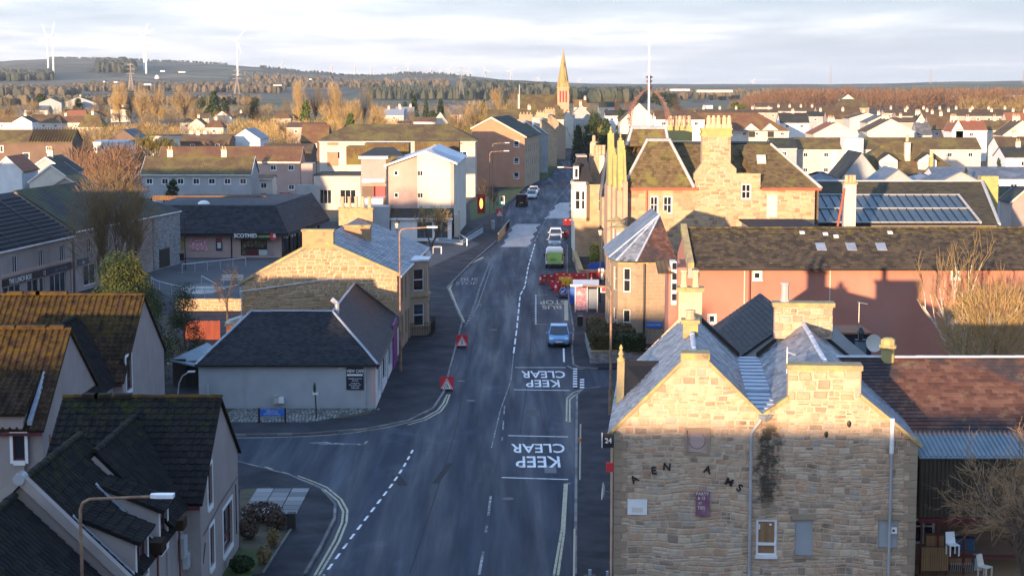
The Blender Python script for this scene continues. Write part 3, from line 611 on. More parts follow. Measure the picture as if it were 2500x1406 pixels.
col=mixc(t,mth(t,'MULTIPLY',ns2.outputs['Fac'],.6),col,(0.085,0.078,0.046));
ve=nd(t,'ShaderNodeTexVoronoi',i_Scale=1.0,feature='DISTANCE_TO_EDGE'); lk(t,mp.outputs[0],ve.inputs['Vector'])
col=mixc(t,ramp(t,ve.outputs[0],[(.02,(1,1,1)),(.05,(0,0,0))]),col,(0.046,0.046,0.028))
sy=nd(t,'ShaderNodeSeparateXYZ'); lk(t,g.outputs['Position'],sy.inputs[0])
near=nd(t,'ShaderNodeMapRange',i_1=800.0,i_2=1000.0); lk(t,sy.outputs[1],near.inputs[0])
col=mixc(t,near.outputs[0],(.085,.075,.045),col); lk(t,col,b.inputs['Base Color'])
terrain=struct('terrain',mb,'farmland')
# ================================================================ ROADS AND PAVEMENTS
GP=lambda pts,z=0:[G(x,y,z) for x,y in pts]
LK=[(27.5,660),(21.5,556),(15.5,494),(9.5,429),(4.3,370),(-.6,300),(-1.98,230),(-4.5,203),(-6.5,177),(-4.25,151),(-4.4,130),(-4.5,116),(-4.95,110),(-6.3,105.9),(-8.6,103.3),(-12,101.9),(-16.5,101.5),(-60,100.5)]
LL=[(-60,95),(-14.9,94.2),(-11.6,90.8),(-9.6,87.6),(-8.6,84.4),(-8.35,81.6),(-8.45,76.5),(-8.65,72),(-9.2,60),(-10,30)]
RN=[(1.4,30),(2.6,72),(3.25,89),(3.9,106),(4.25,115),(4.7,117),(6.0,118),(34,121)]
RF=[(34,128.5),(6.2,125.8),(4.9,126.2),(4.45,127.5),(4.6,135),(5.1,146),(5.35,165),(5.7,182),(7.0,224),(9.3,281),(11.7,335),(16.5,385),(21,429),(26,494),(31,556),(36,660)]
mb=MB(); mb.poly(*[(x,y,0) for x,y in [(36,660),(36,556),(31,494),(26,429),(21,385),(15,335),(12.5,281),(10,224),(8,182),(8,165),(8,140),(6,100),(5,72),(4,30),(-13,30),(-11,72),(-10,85),(-12,92),(-9,108),(-7,116),(-7,150),(-9,177),(-6,203),(-4,230),(-3,300),(2,370),(7,429),(13,494),(19,556),(25,660)]])
road=struct('road',mb,'asphalt')
struct('side_road',MB().poly((-60,92,-.004),(-8,88,-.004),(-5,104,-.004),(-60,103,-.004)).poly((3,115,-.004),(34,119,-.004),(34,130,-.004),(3,129,-.004)),'asphalt')
def slab(name,pts,m='pave_asphalt',h=.115):
    return struct(name,MB().prism([(x,y,-.05) for x,y in pts],(0,0,h+.05)),m)
def kerbline(parent,pts,side=1,n=300,w=.14):
    """Individual kerb stones laid along a line."""
    me=MB().box(0,.9,0,w,-.05,.125); me.v=[(x,y,z) for x,y,z in me.v]; me=me.mesh('kerb_stone','kerb'); its=[]; rest=MB()
    for a,b in zip(pts,pts[1:]):
        a,b=Vector((*a,0)),Vector((*b,0)); L=(b-a).length; k=max(1,round(L/.915)); u=(b-a).normalized(); v=Vector((-u.y,u.x,0))*side
        for i in range(k):
            p=a+u*(L*i/k); its.append((p.y,p-v*.02,u,v,L/k/.915))
    its.sort(key=lambda q:q[0])
    for i,(y,p,u,v,sx) in enumerate(its):
        if i<n:inst('kerb_stone',me,parent,frame(p,u,v if side>0 else v,Vector((0,0,1))) @ Matrix.Diagonal((sx,1,1,1)))
        else:rest.obox(p+Vector((0,0,-.05)),u*.9,v*w,(0,0,.175))
    if rest.v:rest.build('kerb_run','kerb',parent,kind='stuff')
pl=slab('pavement',LK+[(-60,180),(-60,262),(-12,262),(-8,300),(-4,370),(1,429),(7,494),(14,556),(20,660)]); kerbline(pl,[p for p in LK if p[1]<240][::-1],1)
p2=slab('pavement',LL+[(-60,30)]); kerbline(p2,[p for p in LL if 60<p[1]<96 and p[0]>-25],-1,120)
p3=slab('pavement',RN+[(34,30)]); kerbline(p3,[p for p in RN if 60<p[1] and p[0]<12],-1,120)
p4=slab('pavement',RF+[(42,660),(36,494),(28,385),(20,300),(34,240)]); kerbline(p4,[p for p in RF if p[1]<240 and p[0]<9],-1,200)
# plaza in front of the shops, garden soil, grass verges (thin sheets on the slab)
def sheet(name,pts,m,z,**kw):return struct(name,MB().poly(*[(p[0],p[1],z) for p in pts]),m,**kw)
sheet('paving',[G(1040,590),G(1130,583),G(1172,598),G(1060,650),G(1040,660)],'plaza',.121,parent=None)
sheet('paving',[G(372,632),G(700,628),G(640,680),G(590,735),G(430,735),G(360,700),G(330,650)],'plaza',.1205)
# ---------------------------------------------------------------- painted markings
def ribbon(pts,w,z,mb=None,dash=None,off=0):
    mb=mb or MB(); P3=[Vector((p[0],p[1],z)) for p in pts]; L=0; acc=off
    for a,b in zip(P3,P3[1:]):
        d=b-a; l=d.length; u=d/l; v=Vector((-u.y,u.x,0))*w/2
        if not dash:mb.poly(a-v,b-v,b+v,a+v)
        else:
            per=dash[0]+dash[1]; k=math.floor(acc/per)-1
            while k*per<acc+l:
                s0,s1=max(0,k*per-acc),min(l,k*per+dash[0]-acc); k += 1
                if s1-s0>.02:mb.poly(a+u*s0-v,a+u*s1-v,a+u*s1+v,a+u*s0+v)
            acc += l
    return mb
def line(name,px,w,m='paint',dash=None,z=.005):return ribbon([G(*p) for p in px],w,z,None,dash).build(name,m,road)
line('centre_line',[(1306,596),(1290,650),(1281,700),(1270,720),(1262,800),(1254,862)],.13,dash=(3.4,1.3))
line('centre_line',[(1254,864),(1247,930),(1222,1000),(1210,1050),(1200,1092)],.07,'paint_worn')
line('centre_line',[(1198,1210),(1192,1260),(1186,1300)],.12,'paint_worn',dash=(4,2)); line('centre_line',[(1180,1345),(1170,1402)],.12,'paint_worn')
line('centre_line',[(1232,990),(1226,1075)],.09,'paint_worn',dash=(3,2))
line('centre_line',[(1305,590),(1332,536),(1360,487),(1378,466),(1398,440)],.13,'paint_worn',dash=(4,2))
line('edge_dashes',[(1008,1098),(985,1140),(955,1185),(905,1250),(850,1322),(790,1404)],.12,dash=(.95,.75),z=.006)
line('layby_dashes',[(1197,636),(1172,700),(1160,740),(1146,778),(1136,796)],.2,'paint_worn',dash=(.9,.9))
line('layby_line',[(1200,650),(1167,745),(1152,772)],.07,'paint_worn'); line('layby_line',[(1125,770),(1163,771)],.12,'paint_worn')
line('layby_edge',[(1180,628),(1140,648),(1118,660),(1096,704),(1112,745),(1131,786)],.34,'paint_yellow')
for y0,y1 in ((951,897),(1167,1063)):
    pass
for a,b in (((1258,897),(1381,897)),((1254,951),(1392,953)),((1241,1063),(1387,1066)),((1225,1165),(1387,1170))):line('stop_line',[a,b],.16)
def road_text(s,cx,cy,wpx,hpx_,m='paint',flip=True,bold=.012):
    c=G(cx,cy); wid=(G(cx+wpx/2,cy)-G(cx-wpx/2,cy)).x; hgt=G(cx,cy-hpx_/2).y-G(cx,cy+hpx_/2).y
    k=-1 if flip else 1; o=text(road,s,(0,0,0),(1,0,0),(0,1,0),1,m,bold=bold,depth=.001)
    xs=[v.co.x for v in o.data.vertices]; ys=[v.co.y for v in o.data.vertices]; w0,h0=max(xs)-min(xs),max(ys)-min(ys); mx,my=(max(xs)+min(xs))/2,(max(ys)+min(ys))/2
    for v in o.data.vertices:v.co=(c.x+k*(v.co.x-mx)/w0*wid,c.y+k*(v.co.y-my)/h0*hgt,.0095 if v.co.z>0 else .0065)
    return o
road_text('CLEAR',1326,914,107,17); road_text('KEEP',1325,936,82,17)
road_text('CLEAR',1313,1094,131,22); road_text('KEEP',1313,1127,108,27)
road_text('STOP',1349,738,62,10,'paint_yellow'); road_text('BUS',1347,750,48,9,'paint_yellow')
road_text('BUS',1146,682,42,8,'paint_worn',flip=False); road_text('STOP',1139,692,52,7,'paint_worn',flip=False)
line('bay_line',[(1336,720),(1308,720)],.12,'paint_yellow'); line('bay_line',[(1308,720),(1308,791)],.13,'paint',dash=(.9,.8)); line('bay_line',[(1308,791),(1336,792)],.12,'paint_yellow')
line('bay_line',[(1376,850),(1377,884)],.14,'paint'); line('kerb_line',[(1382,733),(1383,782)],.35,'paint_yellow')
# double yellow lines
def yellow(px,name='yellow_line'):line(name,px,.11,'paint_yellow')
yellow([(1362,1404),(1377,1300),(1384,1180),(1393,1180)]); yellow([(1352,1404),(1372,1290),(1379,1180)])
yellow([(1391,1030),(1391,975),(1404,964),(1430,955),(1460,951)]); yellow([(1383,1028),(1384,972),(1400,958),(1425,949),(1460,945)]); yellow([(1383,1029),(1396,1029)])
yellow([(1385,893),(1397,899),(1420,901),(1462,899)])
yellow([(1092,962),(1082,985),(1068,1002),(1035,1020),(990,1033),(935,1045),(870,1055),(800,1062),(700,1067),(570,1069)]); yellow([(1098,962),(1090,985),(1076,1004),(1040,1024),(995,1037)])
yellow([(727,1161),(760,1173),(798,1189),(833,1218),(848,1245),(846,1275),(828,1320),(804,1362),(778,1404)]); yellow([(722,1165),(757,1178),(793,1195),(825,1222),(838,1248),(835,1275),(817,1318),(793,1360),(768,1404)])
line('worn_dashes',[(588,1130),(640,1137),(720,1161)],.12,'paint_yellow',dash=(.8,.9));
line('give_way',[(1404,903),(1404,952)],.3,'paint',dash=(.55,.5),z=.122); line('give_way',[(1421,925),(1421,950)],.3,'paint',dash=(.55,.5),z=.007)
a=MB(); q=[G(*p) for p in [(750,1081),(800,1078),(800,1080),(885,1083),(893,1077),(899,1077),(890,1086),(800,1084),(800,1086)]]; a.poly(*[(p.x,p.y,.006) for p in q]); a.build('lane_arrow','paint_worn',road)
# crossing tables with toothed edges
def toothed(xl,xr,y0,y1,n=7):
    L=[]; R_=[]
    for i in range(n+1):
        f=i/n; y=y0+(y1-y0)*f; L.append((xl[0]+(xl[1]-xl[0])*f+(4 if i % 2 else -4),y)); R_.append((xr[0]+(xr[1]-xr[0])*f+(4 if i % 2 else -4),y))
    pts=[G(*p) for p in L+R_[::-1]]; o=MB().poly(*[(p.x,p.y,.005) for p in pts]).build('crossing_table','patch',road); return o
toothed((1226,1256),(1290,1316),602,548); toothed((1332,1364),(1392,1393),533,495,5)
line('crossing_edge',[(1222,603),(1292,603)],.2,'paint',z=.009); line('crossing_edge',[(1258,547),(1320,547)],.2,'paint',z=.009); line('crossing_edge',[(1328,534),(1394,534)],.2,'paint',z=.009)
for px,w in (([(1329,1145),(1358,1145)],1.9),([(1285,1008),(1318,1008)],2.2)):ribbon([G(*p) for p in px],w,.0035).build('road_patch','slab' if w<2 else 'plaza',road)
rn=random.Random(4)
for x0,y0,x1,y1,w in ((1100,1130,1062,1180,.35),(965,1160,985,1185,.5)):ribbon([G(x0,y0),G(x1,y1)],w,.0045).build('tar_patch','black_tar',road)
for px_ in ([(1192,1096),(1080,1098),(960,1098),(870,1096)],[(1330,620),(1300,760),(1292,900),(1270,1060)],[(1188,700),(1150,860),(1110,1060),(1050,1250),(1000,1400)]):ribbon([G(*p) for p in px_],.05,.0042).build('tar_seam','black_tar',road)
for p in ((1205,805),(1125,930),(1150,978),(1240,1217),(1170,745)):c=G(*p); MB().lathe((c.x,c.y,-.02),[(.3,0),(.3,.028)],14).build('manhole_cover','cast_iron',road)

hz_=MB().box(-17500,17500,-700,13200,-2,260)
hm=bpy.data.materials.new('air'); hm.use_nodes=True; t=hm.node_tree; t.nodes.clear(); pv=nd(t,'ShaderNodeVolumePrincipled',i_Density=0.00004,i_Anisotropy=0.2); pv.inputs['Color'].default_value=(.90,.93,.98,1); ho=nd(t,'ShaderNodeOutputMaterial'); lk(t,pv.outputs[0],ho.inputs['Volume'])
me=hz_.mesh('haze',None); me.materials.append(hm); ho_=bpy.data.objects.new('haze',me); C.objects.link(ho_); tag(ho_,kind='stuff')

# ================================================================ NEAR BUILDINGS
def proof(T,pts,m,tile=None,th=.09,name='roof',world=True,seed=1,parent=None,nmax=300,soffit=None):
    """A pitched roof plane: pts = eave left, eave right, then the rest anticlockwise seen from outside."""
    p=[toL(T,q) if world else Vector(q) for q in pts]; u=(p[1]-p[0]).normalized(); n=u.cross(p[-1]-p[0]).normalized(); v=n.cross(u)
    mb=MB(); mb.prism([q-n*th for q in p],n*th); r=mb.build(name,soffit or m,parent or T)
    if tile:
        tw,tl,tm,sty=tile; tiles(T,p[0]+n*.004,u,v,[((q-p[0]).dot(u),(q-p[0]).dot(v)) for q in p],tw,tl,tm,sty,nmax=nmax,seed=seed,parent=r if parent is None else parent,lift={'slate':.03,'pan':.05,'rib':.10}[sty],name='slate' if sty=='slate' else 'roof_tile')
    return r
def ridge(T,a,b,m,r=.13,L=.45,world=True,seed=1,nm='ridge_tile',jit=.012):
    a,b=(toL(T,a),toL(T,b)) if world else (Vector(a),Vector(b)); d=b-a; n=max(1,round(d.length/L)); u=d.normalized(); y=Vector((0,0,1)).cross(u).normalized(); z=u.cross(y); rn=random.Random(seed)
    mb=MB(); k=6; vs=[]
    for x,rr in ((0,r*1.06),(L*1.03,r*.96)):vs += [(x,rr*math.cos(pi*i/k),rr*math.sin(pi*i/k)*.9-.03) for i in range(k+1)]
    mb.add(vs,[(i,i+1,k+2+i,k+1+i) for i in range(k)]+[tuple(range(k+1))[::-1],tuple(range(k+1,2*k+2))]); me=mb.mesh(nm,m)
    for i in range(n):inst(nm,me,T,frame(a+u*(d.length*i/n)+z*rn.uniform(0,jit*2),u,y,z) @ Matrix.Diagonal((d.length/n/L,1,1,1)))
def pipe(T,pts,m='pipe_red',r=.045,name='downpipe',world=True):
    return MB().path([toL(T,p) if world else Vector(p) for p in pts],r,6).build(name,m,T,smooth=False)
TB=(.33,.36,'tile_black','pan'); TBr=(.33,.36,'tile_brown','rib')
def gabled(T,x0,x1,y0,y1,ze,zr,wm,rm,tile,holes=(),fholes=(),ym=None,wsurr='white',seed=1,rt='tile_brown',bars='bottom',left=True,nmax=300):
    """House body, ridge along x, gable at x1 facing +x, in world coordinates."""
    ym=(y0+y1)/2 if ym is None else ym; L0=lambda x,y:toL(T,(x,y,0)); mb=MB()
    wall(T,L0(x1,y0),(0,1,0),gable_poly(y1-y0,ze,zr,ym-y0),wm,holes,mb=mb)
    wall(T,L0(x0,y0),(1,0,0),[(0,0),(x1-x0,0),(x1-x0,ze),(0,ze)],wm,fholes,mb=mb)
    wall(T,L0(x0,y1),(0,-1,0),gable_poly(y1-y0,ze,zr,y1-ym),wm,mb=mb); wall(T,L0(x1,y1),(-1,0,0),[(0,0),(x1-x0,0),(x1-x0,ze),(0,ze)],wm,mb=mb)
    mb.build('wall',wm,T)
    for h in holes:window(T,L0(x1,y0),(0,1,0),h,fr='maroon',bars=bars,surround=wsurr,sw=.13)
    for h in fholes:window(T,L0(x0,y0),(1,0,0),h,fr='maroon',bars='case',surround=wsurr,sw=.13)
    sf=(zr-ze)/(ym-y0); sb=(zr-ze)/(y1-ym); o=.28; v=.13
    proof(T,[(x0-v,y0-o,ze-sf*o+.1),(x1+v,y0-o,ze-sf*o+.1),(x1+v,ym,zr+.1),(x0-v,ym,zr+.1)],rm,tile,seed=seed,nmax=nmax)
    proof(T,[(x1+v,y1+o,ze-sb*o+.1),(x0-v,y1+o,ze-sb*o+.1),(x0-v,ym,zr+.1),(x1+v,ym,zr+.1)],rm)
    ridge(T,(x0-v,ym,zr+.13),(x1+v,ym,zr+.13),rt,seed=seed)
    MB().box(x0,x1+.05,y0-o-.12,y0-o+.0,ze-sf*o-.1,ze-sf*o+.02).build('gutter','maroon',T,world=T)
def wing(T,xr,x0,x1,y0,y1,ze,zr,wm,rm,tile,holes=(),seed=1,rt='tile_black',o=.22,front=True,skew=False,rz=None,nmax=300):
    """Range with its ridge along y and its long wall at x1 facing +x."""
    mb=MB(); L0=lambda x,y:toL(T,(x,y,0))
    wall(T,L0(x1,y0),(0,1,0),[(0,0),(y1-y0,0),(y1-y0,ze),(0,ze)],wm,holes,mb=mb)
    wall(T,L0(x0,y0),(1,0,0),gable_poly(x1-x0,ze,zr,xr-x0),wm,mb=mb)
    wall(T,L0(x1,y1),(-1,0,0),gable_poly(x1-x0,ze,zr,x1-xr),wm,mb=mb)
    mb.build('wall',wm,T)
    for h in holes:window(T,L0(x1,y0),(0,1,0),h,fr='maroon',bars='bottom',surround='white',sw=.12)
    s=(zr-ze)/(x1-xr); s2=(zr-ze)/(xr-x0)
    proof(T,[(x1+o,y0,ze-s*o+.1),(x1+o,y1,ze-s*o+.1),(xr,y1,zr+.1),(xr,y0,zr+.1)],rm,tile,seed=seed,nmax=nmax)
    proof(T,[(x0-o,y1,ze-s2*o+.1),(x0-o,y0,ze-s2*o+.1),(xr,y0,zr+.1),(xr,y1,zr+.1)],rm)
    ridge(T,(xr,y0,zr+.13),(xr,y1,zr+.13),rt,r=.15,seed=seed)
def dormer(T,x1,y0,y1,zt,zb,slope,ze,ms,wm,rm,tile,win=True,seed=1):
    """Shed dormer in a slope facing +x: front at x1 from zb to zt; the roof behind rises ms per metre from height ze at x1."""
    d=(zt-ze)/(ms-slope); xb=x1-d; zb2=zt+slope*d; L0=lambda p:toL(T,p)
    h=[(.28,zb+.35,y1-y0-.28,zt-.22)] if win else []
    mb=MB(); wall(T,L0((x1+.01,y0,0)),(0,1,0),[(0,zb),(y1-y0,zb),(y1-y0,zt),(0,zt)],wm,h,mb=mb)
    for y in (y0,y1):mb.poly(*[L0(p) for p in ((x1+.01,y,zt),(x1+.01,y,ze-.2),(xb,y,zb2-.02))])
    mb.build('dormer_wall',wm,T)
    for q in h:window(T,L0((x1+.01,y0,0)),(0,1,0),q,fr='maroon',bars='case',surround='white',sw=.16)
    proof(T,[(x1+.25,y0-.12,zt-slope*.25+.08),(x1+.25,y1+.12,zt-slope*.25+.08),(xb,y1+.12,zb2+.08),(xb,y0-.12,zb2+.08)],rm,tile,name='dormer_roof',seed=seed,nmax=60)
    MB().prism([(x1+.02,y0-.06,ze+.02),(xb,y0-.06,zb2+.03),(xb,y0-.06,zb2+.16),(x1+.02,y0-.06,ze+.14)],(0,-.16,0)).build('flashing','lead',T,world=T)
G1='harled houses by the side street'
T=thing('terraced_house','dark-roofed harled house at the street corner, white-edged gable windows above the shrub garden','house',(-15,72,0),0,G1)
gabled(T,-18.4,-12.1,66.9,76.3,4.45,7.55,'harl','tile_black',(.33,.36,'tile_black','pan'),holes=[(1.75,3.75,2.75,5.35),(1.95,1.2,2.95,2.85),(5.2,.85,7.6,2.75)],ym=71.7,rt='tile_brown')
wing(T,-15.35,-18.2,-12.75,63.6,70.6,4.35,6.95,'harl','tile_black',(.33,.36,'tile_black','pan'),seed=3)
MB().box(-12.72,-12.5,65.6,66.3,2.5,3.3).build('meter_box','harl_grey',T,world=T); MB().box(-12.72,-12.5,66.3,66.8,1.9,2.5).build('meter_box','galv',T,world=T)
MB().box(-12.72,-12.3,64.4,65.2,3.9,4.3).build('porch_hood','tile_brown',T,world=T)
pipe(T,[(-12.6,65.2,4.2),(-12.6,65.2,0)]); pipe(T,[(-12.6,66.7,2.1),(-12.5,66.9,1.9),(-12.1,67.3,1.85),(-12.05,67.6,2.6)],'black',.02,'cable')
pipe(T,[(-12.04,67.3,3.0),(-12.03,71,3.3),(-12.03,76,3.4)],'black',.015,'cable'); pipe(T,[(-12.03,75.2,3.2),(-12.03,75.2,1.0)],'black',.025)
for i,(x,y) in enumerate([(220,965),(250,970),(300,968)]):
    p=P(x,y,71.7); MB().box(p.x-.3,p.x+.35,71.5,71.9,7.62,7.82).build('ridge_vent','tile_black',T,world=T)
T=thing('terraced_house','mossy-ridged house with two dormers facing the main road behind the rusty street lamp','house',(-16,60,0),0,G1)
wing(T,-16.2,-19.6,-12.8,57,65,4.0,7.35,'harl','tile_black',TB,holes=[(.9,.9,2.1,2.2),(5.2,.9,6.4,2.2)],seed=5)
dormer(T,-12.75,58.0,60.3,5.15,3.2,.42,4.0,1.0,'harl','tile_black',TB,seed=2)
dormer(T,-12.75,62.0,63.9,5.25,3.4,.42,4.0,1.0,'harl','tile_black',TB,seed=4)
pipe(T,[(-12.6,61.1,4.0),(-12.6,61.1,0)]); MB().box(-12.8,-12.35,60.6,61.5,4.0,4.45).build('porch_hood','tile_brown',T,world=T)
mb=MB(); mb.prism([(-19.9,56.75,3.7),(-16.2,56.75,7.4),(-12.5,56.75,3.75),(-12.5,56.75,4.15),(-16.2,56.75,7.85),(-19.9,56.75,4.1)],(0,.34,0)); mb.build('skew','harl',T,world=T)
MB().tube((-16.2,56.7,7.6),(-16.2,57.2,7.6),.2,.2,10).build('ridge_end','harl_grey',T,world=T)
T=thing('terraced_house','lower mossy-roofed house at the bottom left corner, in front of the raised skew','house',(-16.5,52,0),0,G1)
wing(T,-16.35,-19.6,-12.9,46,56.7,3.6,6.95,'harl','tile_black',TB,seed=7)
dormer(T,-12.85,51.6,53.6,4.7,3.0,.42,3.6,1.0,'harl','tile_black',TB,seed=6)
T=thing('terraced_house','brown-tiled harled house in the middle of the left edge with a raised front dormer','house',(-25,86,0),0,G1)
gabled(T,-31,-22.0,81.2,92.2,4.5,8.3,'harl','tile_brown',TBr,holes=[],ym=86.6,seed=11)
a=P(55,989,81.0)
mb=MB(); L0=toL(T,(-30,80.98,0)); wx=a.x+30; hh=(P(-2,0,81.15).x+30,3.0,P(28,0,81.15).x+30,4.3)
wall(T,L0,(1,0,0),[(0,0),(wx,0),(wx,5.25),(0,5.25)],'harl',[hh],mb=mb); mb.poly(*[toL(T,p) for p in ((a.x,80.98,4.3),(a.x,80.98,5.25),(a.x,84.2,6.55))]); mb.build('dormer_wall','harl',T)
window(T,L0,(1,0,0),hh,fr='maroon',bars='plain',surround='white')
proof(T,[(-30,80.75,5.2),(a.x+.15,80.75,5.2),(a.x+.15,84.6,6.85),(-30,84.6,6.85)],'tile_brown',TBr,name='dormer_roof',seed=4,nmax=60)
MB().prism([(a.x+.16,81.1,4.65),(a.x+.16,84.3,6.6),(a.x+.16,84.3,6.8),(a.x+.16,81.1,4.85)],(.22,0,0)).build('flashing','lead',T,world=T)
pipe(T,[(P(88,0,81).x,81.05,4.2),(P(88,0,81).x,81.05,0)]); pipe(T,[(P(50,0,81).x,81.0,2.2),(P(50,0,81).x,81.0,0)],'black',.02)
for x in (20,60,95,140):p=P(x,798,86.6); MB().box(p.x-.35,p.x+.35,86.4,86.8,8.42,8.62).build('ridge_vent','tile_brown',T,world=T)
T=thing('terraced_house','orange-mossed pantiled house farthest back of the left row, below the conifer','house',(-25,100,0),0,G1)
gabled(T,-29.5,-21.3,95.1,106.6,4.4,8.3,'harl','tile_brown',TBr,holes=[(.95,3.6,2.3,5.5),(4.4,.9,6.2,2.4)],ym=100.9,seed=13)
wing(T,-24.6,-27.6,-21.8,88.5,98.6,4.35,7.35,'harl','tile_brown',TB,seed=12)
for x in (38,80,108,146):p=P(x,722,100.9); MB().box(p.x-.45,p.x+.45,100.7,101.1,8.42,8.62).build('ridge_vent','tile_brown',T,world=T)
# ---------------------------------------------------------------- cafe with hipped slate roof
CX0,CX1,CY=-19.8,-8.62,109.9
T=thing('cafe','single-storey grey harled cafe with a dark hipped slate roof on the street corner','cafe',(-14,110,0))
ez,rz=2.95,5.55; mb=MB()
fh=[(1.8,.55,4.0,2.5),(4.6,.1,5.6,2.5),(6.2,.55,9.6,2.5),(10.2,.1,11.2,2.5),(11.8,.55,15.0,2.5)]
L0=toL(T,(CX1,CY,0)); wall(T,L0,(0,1,0),[(0,0),(22.5,0),(22.5,ez),(0,ez)],'white',fh,mb=mb,th=.22); mb.build('shop_front','white',T)
for h in fh:window(T,L0,(0,1,0),h,fr='black',bars='triple' if h[2]-h[0]>2 else 'plain',th=.22,fw=.1)
MB().box(CX1+.0,CX1+.1,CY+.8,CY+15.5,2.5,2.85).build('fascia','navy',T,world=T)
MB().box(CX1+.0,CX1+.12,CY+15.5,CY+19.5,.0,3.3).build('shop_front','purple',T,world=T)
mb=MB(); wall(T,toL(T,(CX0,CY,0)),(1,0,0),[(0,0),(CX1-CX0,0),(CX1-CX0,ez),(0,ez)],'harl_grey',mb=mb); wall(T,toL(T,(CX0,CY+11.5,0)),(0,-1,0),[(0,0),(11.5,0),(11.5,ez),(0,ez)],'harl_grey',mb=mb)
mb.build('wall','harl_grey',T); mb=MB(); wall(T,toL(T,(-14.2,CY+11.5,0)),(-1,0,0),[(0,0),(5.6,0),(5.6,ez),(0,ez)],'harl_grey',mb=mb); mb.build('wall','harl_grey',T); mb=MB(); wall(T,toL(T,(CX1,CY+22.5,0)),(-1,0,0),[(0,0),(5.6,0),(5.6,ez),(2.8,rz),(0,ez)],'harl_grey',mb=mb); mb.build('wall','harl_grey',T)
for z0,z1,d in ((0,.36,.035),(ez-.22,ez-.02,.03)):MB().box(CX0,CX1,CY-d,CY-.002,z0,z1).build('band','harl_grey',T,world=T)
MB().box(CX1-.32,CX1,CY-.03,CY-.002,.36,ez-.22).build('band','harl_pink',T,world=T)
SL=(.28,.22,'slate_dark','slate'); o=.18; hx=3.15
a=P(613,768,CY+5.6); b=(P(812,768,CY+5.6)); rx0,rx1=a.x,b.x; ry=CY+5.6
zE=ez-.05
proof(T,[(CX0-o,CY-o,zE),(CX1+o,CY-o,zE),(rx1,ry,rz),(rx0,ry,rz)],'slate_dark',SL,nmax=300)
proof(T,[(CX0-o,CY+11.3,zE),(CX0-o,CY-o,zE),(rx0,ry,rz)],'slate_dark',(.28,.22,'slate_dark','slate'),nmax=0)
proof(T,[(-14.2,CY+11.3,zE),(CX0-o,CY+11.3,zE),(rx0,ry,rz),(rx1,ry,rz)],'slate_dark')
SL2=(.28,.22,'slate','slate')
proof(T,[(CX1+o,CY-o,zE),(CX1+o,CY+22.3,zE),(rx1,CY+22.3,rz),(rx1,ry,rz)],'slate_dark',SL,nmax=150,seed=4)
proof(T,[(-14.2,CY+22.3,zE),(-14.2,CY+11.3,zE),(rx1,ry,rz),(rx1,CY+22.3,rz)],'slate_dark',SL,nmax=0,seed=5)
for q in (((rx0,ry,rz+.04),(rx1,ry,rz+.04)),((CX0-o,CY-o,zE+.06),(rx0,ry,rz+.05)),((CX1+o,CY-o,zE+.06),(rx1,ry,rz+.05)),((rx1,ry,rz+.04),(rx1,CY+22.3,rz+.04))):ridge(T,*q,'lead',r=.09,L=1.2,nm='ridge_lead')
MB().box(CX0-o,CX1+o,CY-o-.1,CY-o,zE-.1,zE+.0).build('gutter','black',T,world=T); MB().box(CX1+o,CX1+o+.1,CY-o,CY+22,zE-.1,zE).build('gutter','black',T,world=T)
fl=P(822,745,CY+6.3); MB().path([(fl.x,fl.y,5.0),(fl.x,fl.y,6.0),(fl.x-.3,fl.y-.1,6.3)],.17,6).build('flue','galv',T,world=T)
c=P(893,950,CY); pipe(T,[(c.x,CY-.06,2.85),(c.x,CY-.06,.05)],'pipe_grey',.05)
c=P(508,935,CY); pipe(T,[(c.x,CY-.06,1.7),(c.x,CY-.06,.05)],'galv',.04)
# signs and boxes on the cafe wall
def board(name,label,cat,x0,y0,x1,y1,Y,m,d=.05,group=None,kids=()):
    a,b=P(x0,y0,Y),P(x1,y1,Y); t=thing(name,label,cat,((a.x+b.x)/2,Y,b.z),0,group)
    MB().box(a.x,b.x,Y-d,Y-.002,b.z,a.z).build('panel',m,t,world=t)
    for k in kids:text(t,k[0],toL(t,P(k[1],k[2],Y-d-.004)),(1,0,0),(0,0,1),k[3],k[4],sx=k[5] if len(k)>5 else 1,bold=.02 if len(k)<7 else k[6])
    return t,a,b
t,a,b=board('cafe_sign','tall navy cafe menu sign with white lettering near the corner of the cafe wall','sign',845,896,888,951,CY,'navy',kids=[('VIEW CAFE',867,906,.30,'white',.72),('Breakfast to sit in or',867,924,.10,'white'),('take away',867,929,.10,'white'),('Opening hours',867,935,.09,'white'),('Mon - Fri 8am - 4pm',867,939,.09,'white'),('Sat 9am - 3pm',867,943,.09,'white'),('outside catering',867,947,.08,'white')])
MB().box(a.x+.05,b.x-.05,CY-.066,CY-.051,P(0,917,CY).z,P(0,912.5,CY).z).build('stripe','white',t,world=t)
board('plaque','small white plaque high on the cafe wall left of the navy sign','plaque',825,894,838,901,CY,'cream',.03)
t,a,b=board('heater_unit','white boiler vent box with open cage on the grey cafe wall','vent',681,968,694,983,CY,'white',.25)
a,b=P(668,964,CY),P(681,984,CY); mb=MB()
for i in range(5):x=a.x+(b.x-a.x)*i/4; mb.tube((x,CY-.3,b.z),(x,CY-.3,a.z),.012,.012,4)
mb.box(a.x,b.x,CY-.32,CY-.002,a.z-.02,a.z); mb.box(a.x,b.x,CY-.32,CY-.002,b.z,b.z+.02); mb.build('cage','galv',t,world=t); MB().box(a.x+.05,b.x-.04,CY-.2,CY-.002,b.z+.05,a.z-.12).build('flue','cream',t,world=t)
